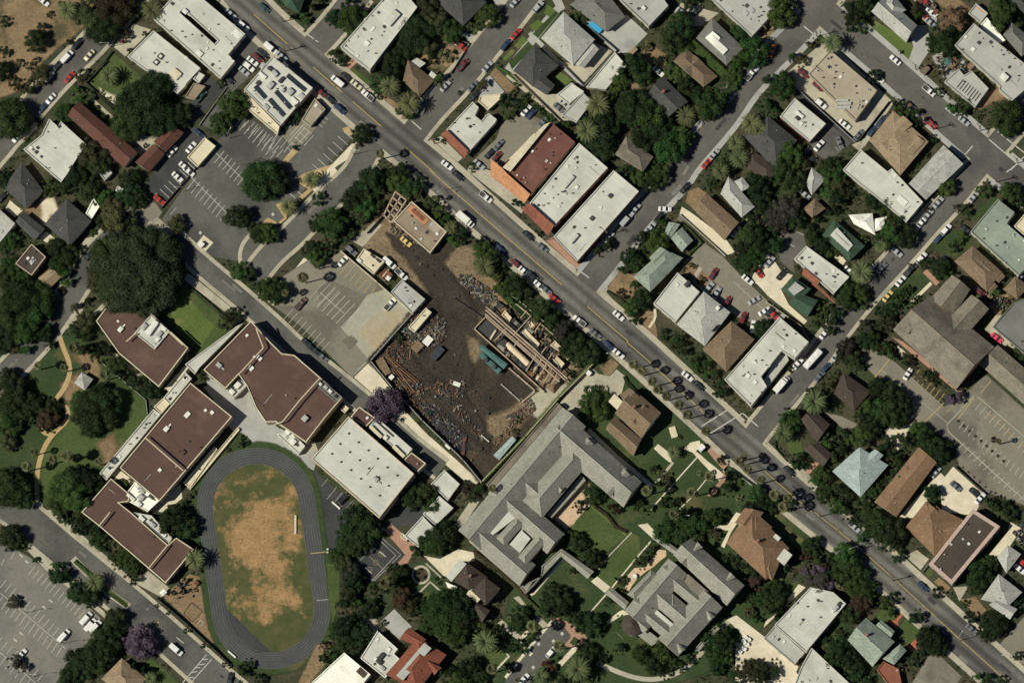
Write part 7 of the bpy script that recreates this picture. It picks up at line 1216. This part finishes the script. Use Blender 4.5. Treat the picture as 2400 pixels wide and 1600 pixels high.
P('adark', 'pit_floor', 't', '1180,200 1330,330 1260,420 1090,300'); P('adark', 'pit_floor', 't', '1310,20 1560,190 1470,330 1250,130'); P('adark', 'plant_floor', 't', '1350,400 1560,480 1760,660 1900,760 1780,920 1640,780 1330,520'); P('adark', 'plant_floor', 't', '1560,200 1900,400 2000,560 1960,720 1700,560 1520,330'); P('yblk', 'pit_floor', 't', '1430,740 1690,900 1570,1010 1340,860'); P('crm', 'pit_kerb', 't', '1,1 2,1 2,2') if 0 else None
def tank(t, x, y, x2, y2, r_, m, label, nm='horizontal_tank'):
    a = at(*full(t, x, y), r_*1.3); b = at(*full(t, x2, y2), r_*1.3); c = (a+b)/2; root = thing(nm, label, 'tank', (c.x, c.y, 0)); k = MB(); k.tube(a, b, r_, 14); d = (b-a).normalized(); k.tube(a, a-d*.35, r_, 14, r_*.5); k.tube(b, b+d*.35, r_, 14, r_*.5); k.build('shell', m, root, root.location)
    for f in (.2, .8):
        q = a.lerp(b, f); k = MB(); k.box((q.x, q.y, 0), .4, r_*1.6, r_*.6, math.atan2(d.y, d.x)); k.build('saddle', DARK, root, root.location)
CRT = mat('cream_tank_paint', (.66, .55, .38), (.55, .44, .29), .4, famt=.12, c3=(.35, .24, .15), s3=.3, t3=(.6, .75)); STEEL = mat('tan_pipe_paint', (.46, .36, .26), (.32, .24, .17), .5, famt=.2)
tank('t', 1408, 455, 1620, 655, 1.15, CRT, 'longest cream horizontal tank beside the pipe rack'); 
for i, (x, y, x2, y2, r_) in enumerate(((1700, 690, 1650, 765, .6), (1755, 735, 1705, 805, .6), (1810, 790, 1765, 850, .5), (1290, 320, 1240, 400, .4))):
    tank('t', x, y, x2, y2, r_, CRT, ('small cream condenser tank, %s of the row below the pipe rack' % ('first', 'second', 'third')[i]) if i < 3 else 'small cream vessel standing beside the dark square pit')
for s, l in (('1545,330 1580,292 1730,450 1705,490', 'large cream machine housing above the pipe rack'), ('1838,468 1882,418 1960,498 1930,530', 'square cream machine housing near the upper yard wall'), ('1858,600 1892,565 1980,648 1938,700', 'cream machine housing at the lower end of the plant'), ('1610,240 1640,220 1682,268 1640,292', 'small cream machine housing near the cross beams'), ('1350,160 1385,115 1450,190 1420,240', 'rust-spotted cream machine housing near the plant entrance'), ('1985,580 2000,545 2030,575 2010,615', 'tiny cream machine housing beside the ivy bank')):
    flat('t', s, 3.4, 'crm', l, 'machine housing', 'machine_housing', windows=0, vents=1, trim=CRT)
def rack():
    z = 4.6; a0 = at(*full('t', 1200, 110), z); root = thing('pipe_rack', 'long tan pipe rack with cross beams over the works yard plant', 'pipe rack', (a0.x, a0.y, 0)); org = root.location
    for i, (p, q) in enumerate((((1195, 80), (2010, 800)), ((1190, 110), (1990, 815)), ((1185, 150), (1800, 690)), ((1185, 175), (1930, 830)), ((1210, 95), (1700, 520)))):
        k = MB(); k.tube(at(*full('t', *p), z), at(*full('t', *q), z), .26, 8); k.build('pipe', STEEL, root, org)
    for p, q in (((1640, 175), (1465, 365)), ((1600, 120), (1540, 190)), ((1530, 405), (1475, 470)), ((1740, 240), (1680, 330)), ((1700, 550), (1600, 715)), ((1755, 600), (1665, 740)), ((1805, 640), (1720, 790)), ((1860, 690), (1770, 840)), ((1910, 740), (1850, 860)), ((1390, 300), (1280, 420)), ((1800, 480), (1750, 540)), ((1860, 540), (1820, 600))):
        a, b = at(*full('t', *p), z+.3), at(*full('t', *q), z+.3); k = MB(); k.box(((a.x+b.x)/2, (a.y+b.y)/2, z), (b-a).length, .3, .3, math.atan2((b-a).y, (b-a).x))
        for c in (a, b): k.box((c.x, c.y, 0), .25, .25, z)
        k.build('cross_beam', STEEL, root, org)
    for p, q in (((1075, 300), (1780, 935)), ((1180, 190), (1075, 300))):
        a, b = at(*full('t', *p), 1.2), at(*full('t', *q), 1.2); k = MB(); k.box(((a.x+b.x)/2, (a.y+b.y)/2, 0), (b-a).length, .35, 1.2, math.atan2((b-a).y, (b-a).x)); k.build('plinth', STEEL, root, org)
rack()
def frame_ruin():
    a0 = at(*full('f', 1250, 330)); root = thing('ruined_shed', 'roofless tan beamed shed attached to the yard workshop', 'shed', (a0.x, a0.y, 0)); k = MB()
    for p, q in (((1280, 190), (1380, 270)), ((1280, 190), (1170, 410)), ((1380, 270), (1240, 480)), ((1170, 400), (1240, 480)), ((1255, 245), (1345, 320)), ((1225, 300), (1310, 375)), ((1200, 350), (1270, 430)), ((1330, 230), (1205, 440))):
        a, b = at(*full('f', *p), 3), at(*full('f', *q), 3); k.box(((a.x+b.x)/2, (a.y+b.y)/2, 2.6), (b-a).length, .45, .4, math.atan2((b-a).y, (b-a).x))
        for c in (a, b): k.box((c.x, c.y, 0), .4, .4, 2.6)
    k.build('beams', STEEL, root, root.location)
frame_ruin()
SC = [mat('scrap_rust', (.16, .07, .035), (.09, .045, .03), 1), mat('scrap_dark', (.03, .03, .03), (.06, .055, .05), 1), mat('scrap_pale', (.27, .255, .21), (.13, .12, .10), 1, rough=.5), mat('scrap_tan', (.22, .15, .09), (.13, .09, .055), 1), mat('scrap_blue', (.04, .048, .062), (.03, .034, .042), 1), mat('scrap_green', (.06, .1, .075), (.04, .07, .05), 1)]
def scrap(t, s, n, wts, seed, nm='scrap_heap', lo=.15, hi=1.5, grid=False, label='loose scrap metal and timber strewn over the works yard'):
    r = random.Random(seed); p = [(at(*q).x, at(*q).y) for q in pts(t, s)]; xs = [q[0] for q in p]; ys = [q[1] for q in p]; mb = MB(); c = 0
    while c < n:
        x, y = r.uniform(min(xs), max(xs)), r.uniform(min(ys), max(ys))
        if not point_in(p, x, y): continue
        c += 1; mi = r.choices(range(6), wts)[0]; l = lo+(hi-lo)*r.random()**2; l *= (3.2 if r.random() < .1 else 1); w_ = r.uniform(.1, .6)*min(1, hi); h = r.uniform(.05, .6)
        if grid: w_ = l*r.uniform(.4, 1); h = r.uniform(.5, 2.2)
        mb.box((x, y, .04), l, w_, h+.08, (r.choice((R(-41), R(49))) if grid else r.uniform(0, 3.14)), mi, top=r.uniform(.5, 1)) if r.random() > .04 else mb.tube((x, y, 0), (x, y, r.uniform(.5, 1)), r.uniform(.25, .45), 9, mi=mi)
    o = mb.build(nm, SC); o['kind'] = 'stuff'; o['label'] = label
scrap('t', '390,150 480,60 620,330 780,180 800,340 680,460 600,470 480,330 340,400 320,330', 620, (3, 4, 7, 3, 1, 1), 1); scrap('f', '1870,960 1960,960 2170,1100 2220,1180 2140,1250 2000,1140 1850,1010', 420, (2, 4, 6, 3, 2, 2), 2)
scrap('t', '230,470 440,420 560,500 560,560 420,620 330,760 230,640 120,620', 260, (5, 4, 1, 5, 0, 0), 3); scrap('t', '270,780 620,860 760,800 980,820 980,980 820,990 640,900 560,960 640,1120 480,1090 300,900', 420, (4, 4, 2, 5, 1, 0), 4)
scrap('t', '580,1060 680,1060 1000,1380 980,1480 700,1300 560,1150', 520, (0, 5, 2, 1, 6, 0), 5, lo=.2, hi=1.1); scrap('t', '1400,1170 1560,1090 1640,1000 1700,1100 1480,1290 1300,1480 1250,1440 1420,1280', 420, (5, 2, 2, 7, 0, 1), 6, lo=.2, hi=1.2); scrap('t', '1420,1180 1490,1150 1500,1230 1430,1240', 160, (1, 8, 1, 1, 0, 0), 7)
scrap('t', '1330,340 1400,380 1860,860 1760,880 1600,700 1300,440', 300, (2, 4, 5, 5, 0, 0), 8, hi=1.1); scrap('t', '1640,250 1760,300 1960,520 1900,640 1780,560 1600,330', 260, (2, 4, 4, 5, 1, 0), 9, hi=1.2); scrap('f', '1230,480 1500,660 1480,700 1240,560', 90, (3, 5, 2, 3, 1, 0), 10)
scrap('f', '1250,620 1700,700 2000,1100 1900,1300 1500,1100 1000,700', 110, (3, 3, 2, 4, 0, 0), 11, lo=.1, hi=.5); scrap('t', '560,880 1100,900 1300,1400 1180,1450 760,1150', 100, (2, 2, 3, 3, 0, 0), 12, lo=.1, hi=.5); scrap('f', '1480,1260 1700,1330 1750,1530 1620,1640 1380,1540', 200, (2, 4, 5, 2, 1, 1), 16)
scrap('d', '1520,520 1640,480 1880,620 1780,700 1640,640', 140, (3, 2, 6, 3, 1, 1), 13, 'patio_clutter', .2, .9, 'pots, chairs and odds and ends crowding the white patio'); scrap('d', '1360,0 1520,40 1560,120 1500,100 1400,40', 70, (3, 1, 7, 1, 1, 0), 14, 'yard_clutter', .2, .8, 'small white and red odds and ends in the top yard'); scrap('h', '2030,1150 2200,1160 2240,1290 2110,1280', 90, (1, 1, 7, 3, 0, 1), 15, 'garden_clutter', .2, .8, 'pale pots and stones in the garden behind the church'); scrap('m', '1560,700 1700,620 1830,640 1800,720 1640,800 1560,760', 46, (1, 6, 1, 3, 0, 3), 17, 'vegetable_bed_clutter', .3, .7, 'small dark planters and stakes in the school garden plot')
scrap('p', '2260,200 2352,120 2400,300 2330,330', 130, (1, 4, 8, 1, 0, 0), 18, 'yard_clutter', .2, .8, 'white and grey clutter filling the small right edge yard')
for i, (s, an) in enumerate((('165,590 300,640 490,860', 0), ('240,700 400,900 440,960', 0), ('110,610 130,600 215,760', 0))):
    p = pts('t', s); a, b = at(*p[0], .5), at(*p[-1], .5)
    for k in range(3):
        o = Vector((k*.7, k*.4, 0)); m = MB(); m.tube(a+o, b+o, .22, 8); r_ = m.build('steel_pipe', SC[(k+i) % 2 and 3 or 0]); VEG.append(('long rusty steel pipe', r_, '', *p[0])); r_['category'] = 'pipe'; r_['group'] = 'steel pipes lying along the yard wall'
smallbox('t', 505, 480, 100, 80, 1.4, -45, SC[3], 'open_skip', 'rusty brown open skip among scrap in the works yard', 'skip'); smallbox('t', 705, 545, 140, 70, 1.5, -48, SC[4], 'dark_container', 'dark blue-grey container standing in the middle of the yard', 'container'); smallbox('t', 245, 785, 40, 46, 1.8, 45, WHITE, 'water_tank', 'white cube tank beside the works yard alley wall', 'tank'); smallbox('t', 812, 1478, 30, 60, 1.8, -45, WHITE, 'water_tank', 'white cube tank at the lower alley wall of the yard', 'tank'); smallbox('t', 165, 680, 80, 170, 1.2, -28, SC[3], 'open_skip', 'long tan open skip against the upper alley wall', 'skip'); smallbox('t', 610, 420, 90, 70, 1.2, -50, WHITE, 'white_tarpaulin_pile', 'white wrapped bundle beside the cream trailer', 'bundle'); smallbox('t', 900, 855, 70, 40, .7, 20, WHITE, 'white_tarpaulin_pile', 'white wrapped bundle in the centre of the black yard', 'bundle')
smallbox('e', 1848, 675, 46, 46, 1.6, 42, WHITE, 'utility_cabinet', 'white cabinet on the small concrete pad at the lot gate', 'cabinet'); P('crm', 'gate_pad', 'e', '1870,590 1960,660 1880,750 1800,680')
scrap('t', '1330,420 1400,440 1660,690 1900,800 1790,900 1600,720 1400,560', 90, (1, 5, 1, 7, 0, 0), 30, 'plant_machinery', .5, 2.4, True, 'tan and dark machinery packed along the works yard plant'); scrap('t', '1600,230 1680,230 1990,520 1960,650 1760,540 1620,340', 80, (1, 5, 1, 7, 0, 0), 31, 'plant_machinery', .5, 2.6, True, 'cream machinery packed between the tanks and upper wall')
scrap('t', '1290,60 1380,60 1540,200 1470,320 1330,260', 34, (1, 6, 1, 4, 1, 0), 32, 'plant_machinery', .5, 2.2, True, 'dark machinery inside the walled pit of the yard')
scrap('t', '640,850 740,830 1240,1440 1190,1480', 150, (2, 6, 1, 2, 2, 0), 33, lo=.2, hi=1.4); scrap('t', '60,600 220,480 330,560 200,700', 90, (4, 5, 1, 3, 0, 0), 34); scrap('t', '560,1180 760,1180 1060,1520 900,1540', 260, (1, 7, 1, 1, 5, 0), 35, lo=.3, hi=1.8); scrap('F', '880,850 970,745 1010,700 1130,900 1180,1000 1125,1110 1010,990', 420, (3, 6, 1, 3, 1, 0), 36, lo=.08, hi=.4)
wall('t', '1690,205 1895,385', 1.6, .35, STEEL, 'thin tan wall along the upper edge of the plant', 'wall'); wall('t', '1480,40 1640,170', 1.6, .35, STEEL, 'short tan wall above the walled pit'); wall('t', '1430,700 1690,925 1560,1030', 1.0, .4, STEEL, 'tan retaining wall of the long dark pit'); wall('t', '1350,860 1530,1020', .7, .3, METAL, 'thin pale rail across the dark pit floor', 'rail', 'rail')
wall('t', '880,0 1150,180', .8, .3, SC[1], 'dark kerb wall along the curved yard drive'); wall('t', '200,560 470,930', .5, .5, SC[0], 'long rusty girder near the alley wall', 'girder', 'girder'); wall('t', '980,1400 960,1550', .6, .9, SC[0], 'wide rusty brown beam at the lower yard corner', 'beam', 'beam'); wall('t', '1150,1370 1220,1430', .8, .25, WHITE, 'short white barrier in the lower works yard', 'barrier', 'barrier')

# ======================= LABELS =======================
LM = [(60,60,'on the dry lot'),(90,160,'in the dry lot by the street'),(30,290,'on the left edge street corner'),(250,60,'at the top of the lawn street'),(150,190,'along the upper left street'),(230,190,'around the walled lawn'),(330,260,'beside the long dark red building'),(90,360,'near the left edge apartment block'),(120,440,'around the three slate roofs'),(230,420,'behind the white trailer'),(410,380,'in the dark driveway'),(360,60,'on the L-shaped white block'),(500,130,'around the grey gravel lot'),(570,260,'beside the solar panel building'),(520,110,'beside the long slot roof'),(480,430,'in the big central car park'),(640,420,'on the central car park'),(720,430,'on the car park islands'),(560,560,'by the lot gate'),(420,520,'by the driveway corner'),(320,620,'over the big round school tree'),(60,560,'at the left edge woods'),(100,720,'in the left street woods'),(200,740,'beside the maroon block entrance'),(50,900,'in the left side park'),(160,860,'along the curving tan path'),(230,960,'in the park middle'),(110,1080,'in the lower park'),(300,900,'beside the maroon school wall'),(400,950,'between the two middle maroon blocks'),(290,1150,'near the lower machine court'),(270,1270,'along the lower maroon block'),(100,1250,'along the lower left car park'),(60,1480,'inside the lower left car park'),(200,1430,'by the row of white vans'),(300,1500,'under the lower left street corner'),(170,1560,'at the bottom left corner'),(440,1330,'beside the garden plot'),(400,1440,'on the school street'),(540,1540,'below the running track'),(610,1250,'on the sports field'),(480,1180,'left of the running track'),(800,1200,'right of the running track'),(820,1380,'in the dark belt beside track'),(850,1480,'above the workshop with machines'),(760,1560,'at the bottom beside bright roof'),(980,1170,'near the white portable classrooms'),(1000,1280,'around the rose garden'),(1080,1360,'beside the old dark mansion'),(1040,1450,'on the mansion lawn'),(950,1540,'beside the red tiled roof'),(1150,1530,'in the lower mansion garden'),(870,940,'beside the tan alley'),(700,820,'on the church lane'),(540,750,'by the maroon curved wall'),(590,640,'on the curved footpath'),(760,560,'at the staff car park entrance'),(700,690,'in the staff car park'),(860,470,'in the trees above works yard'),(950,430,'beside the yard timber frame'),(1040,520,'beside the rusty roof workshop'),(900,620,'near the cream yard hut'),(1000,720,'in the upper works yard'),(1180,700,'along the upper yard bank'),(1080,850,'in the middle of works yard'),(1310,800,'beside the pipe rack'),(1180,980,'in the lower works yard'),(1290,715,'along the avenue above yard'),(840,330,'by the entrance road mouth'),(700,60,'around the green corner roof'),(800,60,'on the upper north street'),(830,190,'on the avenue by long apartments'),(940,100,'behind the long white apartments'),(920,220,'around the brown house palms'),(1010,90,'in the bare brown yard'),(1140,60,'at the top middle corner'),(1060,210,'on the shop corner street'),(1140,340,'beside the red fronted shop'),(1160,250,'behind the corner shop'),(1280,130,'around the pale grey house'),(1250,250,'around the slate house yard'),(1400,90,'by the blue covered boat'),(1360,250,'beside the tall grey garage palm'),(1480,160,'around the round shaded tree'),(1400,330,'in the dense middle grove'),(1520,320,'in the grove beside weathered house'),(1500,430,'below the weathered brown house'),(1560,220,'around the dark slate gable'),(1620,50,'in the tan paved yard'),(1700,180,'along the thick green hedge'),(1600,260,'in the corner by two palms'),(1770,90,'around the white roof well house'),(1740,290,'among the street palms'),(1720,380,'around the red brown cottage'),(1840,120,'at the top crossing'),(1830,200,'beside the tan warehouse'),(1920,290,'in the small grey car park'),(1850,370,'below the small white block'),(2020,40,'around the many-gabled house'),(2180,60,'in the top right yards'),(2220,120,'beside the curved grey driveway'),(2200,200,'beside the patio parasols'),(2340,60,'in the top right corner'),(2130,260,'beside the tan shingled building'),(2260,250,'by the round corner tree'),(2080,350,'beside the stepped white workshop'),(2330,400,'at the right crossing'),(2250,440,'above the pale L-shaped block'),(1980,470,'behind the cream bungalow'),(1880,430,'around the small silver cottage'),(1830,520,'around the purple grey tree'),(1780,560,'behind the brown balcony building'),(1920,560,'beside the green roof house'),(2080,560,'beside the cream bungalow'),(2030,640,'by the red gallery block'),(1980,720,'on the street below green roof'),(1850,720,'around the green pale-centred roof'),(2150,620,'on the right hand street'),(2240,620,'in front of warm brown house'),(2350,680,'behind the church hall'),(2150,720,'beside the church front'),(2080,800,'by the street near church'),(1560,560,'beside the mint cottages'),(1480,610,'along the side street hedge'),(1500,720,'beside the big mint house'),(1440,500,'on the street by corner store'),(1330,530,'in front of the corner store'),(1260,520,'in front of the red awning'),(1620,640,'in the planted bed lot'),(1700,700,'in the lot behind grey house'),(1760,760,'in the lot behind brown house'),(1580,830,'in front of pale grey house'),(1650,860,'before the brown hipped house'),(1700,900,'beside the white corner block'),(1900,840,'on the street by white block'),(1400,740,'on the avenue at mint house'),(1430,820,'on the avenue above brown mansion'),(1500,860,'in the avenue palm row'),(1560,920,'halfway down the avenue palm row'),(1640,990,'at the lower palm row end'),(1390,940,'on the concrete drive'),(1460,1000,'around the brown gabled mansion'),(1530,1120,'on the upper campus lawn'),(1400,1180,'around the peach terrace'),(1330,1290,'in the lower school courtyard'),(1290,1400,'in the campus middle garden'),(1420,1440,'below the round turret'),(1250,1480,'on the campus entrance drive'),(1350,1570,'at the bottom campus garden'),(1480,1540,'along the curved drive'),(1520,1300,'beside the dormitory terrace'),(1620,1220,'between dormitory and orange mansion'),(1660,1090,'on the brick avenue path'),(1750,1140,'beside the palm lined verge'),(1740,1340,'behind the orange brown mansion'),(1700,1420,'below the grey dormitory'),(1770,1500,'in the cream service yard'),(1880,1190,'beside the lower avenue'),(1830,1010,'at the street corner garden'),(1890,1060,'around the dark brown gables'),(1920,950,'beside the dark brown hipped house'),(2050,880,'at the church car park gate'),(2080,960,'in the big dark tree group'),(2000,1030,'behind the silver blue roof'),(1960,1160,'below the silver blue roof'),(2170,1060,'above the orange brown apartments'),(2080,1150,'beside the orange brown apartments'),(2260,900,'along the church brick strip'),(2300,1000,'in the church car park'),(2220,1160,'in the cream yard'),(2340,1180,'at the right edge hedge'),(2060,1250,'on the avenue verge by orange apartments'),(2300,1360,'beside the long dark brown roof'),(2130,1390,'on the avenue by dark long roof'),(2370,1300,'in the right edge yard'),(1910,1340,'around the lower purple tree'),(1990,1320,'below the lower avenue'),(2020,1420,'above the grey green house'),(1970,1540,'beside the red terrace roof'),(1850,1440,'by the two cypresses'),(2180,1500,'on the lower avenue corner'),(2320,1460,'around the right edge white house'),(2350,1570,'at the bottom right corner')]
def lm(x, y): return min(LM, key=lambda q: (q[0]-x)**2+(q[1]-y)**2)[2]
ORD = ['first', 'second', 'third', 'fourth', 'fifth', 'sixth', 'seventh', 'eighth', 'ninth', 'tenth', 'eleventh', 'twelfth', 'thirteenth', 'fourteenth', 'fifteenth', 'sixteenth', 'seventeenth', 'eighteenth', 'nineteenth', 'twentieth']
NUM = {2: 'two', 3: 'three', 4: 'four', 5: 'five', 6: 'six', 7: 'seven', 8: 'eight', 9: 'nine'}
buck = {}
for d, o, wd, x, y in VEG: buck.setdefault((d, lm(x, y)), []).append((x, y, o))
GRP = {}
for (d, ph), l in buck.items():
    l.sort(key=lambda q: (q[0], q[1])); n = len(l)
    for i, (x, y, o) in enumerate(l):
        if n == 1: o['label'] = d+' '+ph
        elif n == 2: o['label'] = d+' '+ph+', '+('left one of two' if i == 0 else 'right one of two')
        elif i == 0: o['label'] = d+' '+ph+', leftmost'
        elif i == n-1: o['label'] = d+' '+ph+', rightmost'
        else: o['label'] = d+' '+ph+', '+ORD[i]+' from the left'
        if 'group' not in o: GRP.setdefault(o.name.split('.')[0], []).append(o)
for k, l in GRP.items():
    if len(l) > 1:
        for o in l: o['group'] = k.replace('_', ' ')+'s around the streets and gardens'
for o in bpy.data.objects:
    if o.type == 'MESH' and o.parent is None and 'kind' not in o and 'label' not in o: print('NOLABEL', o.name)
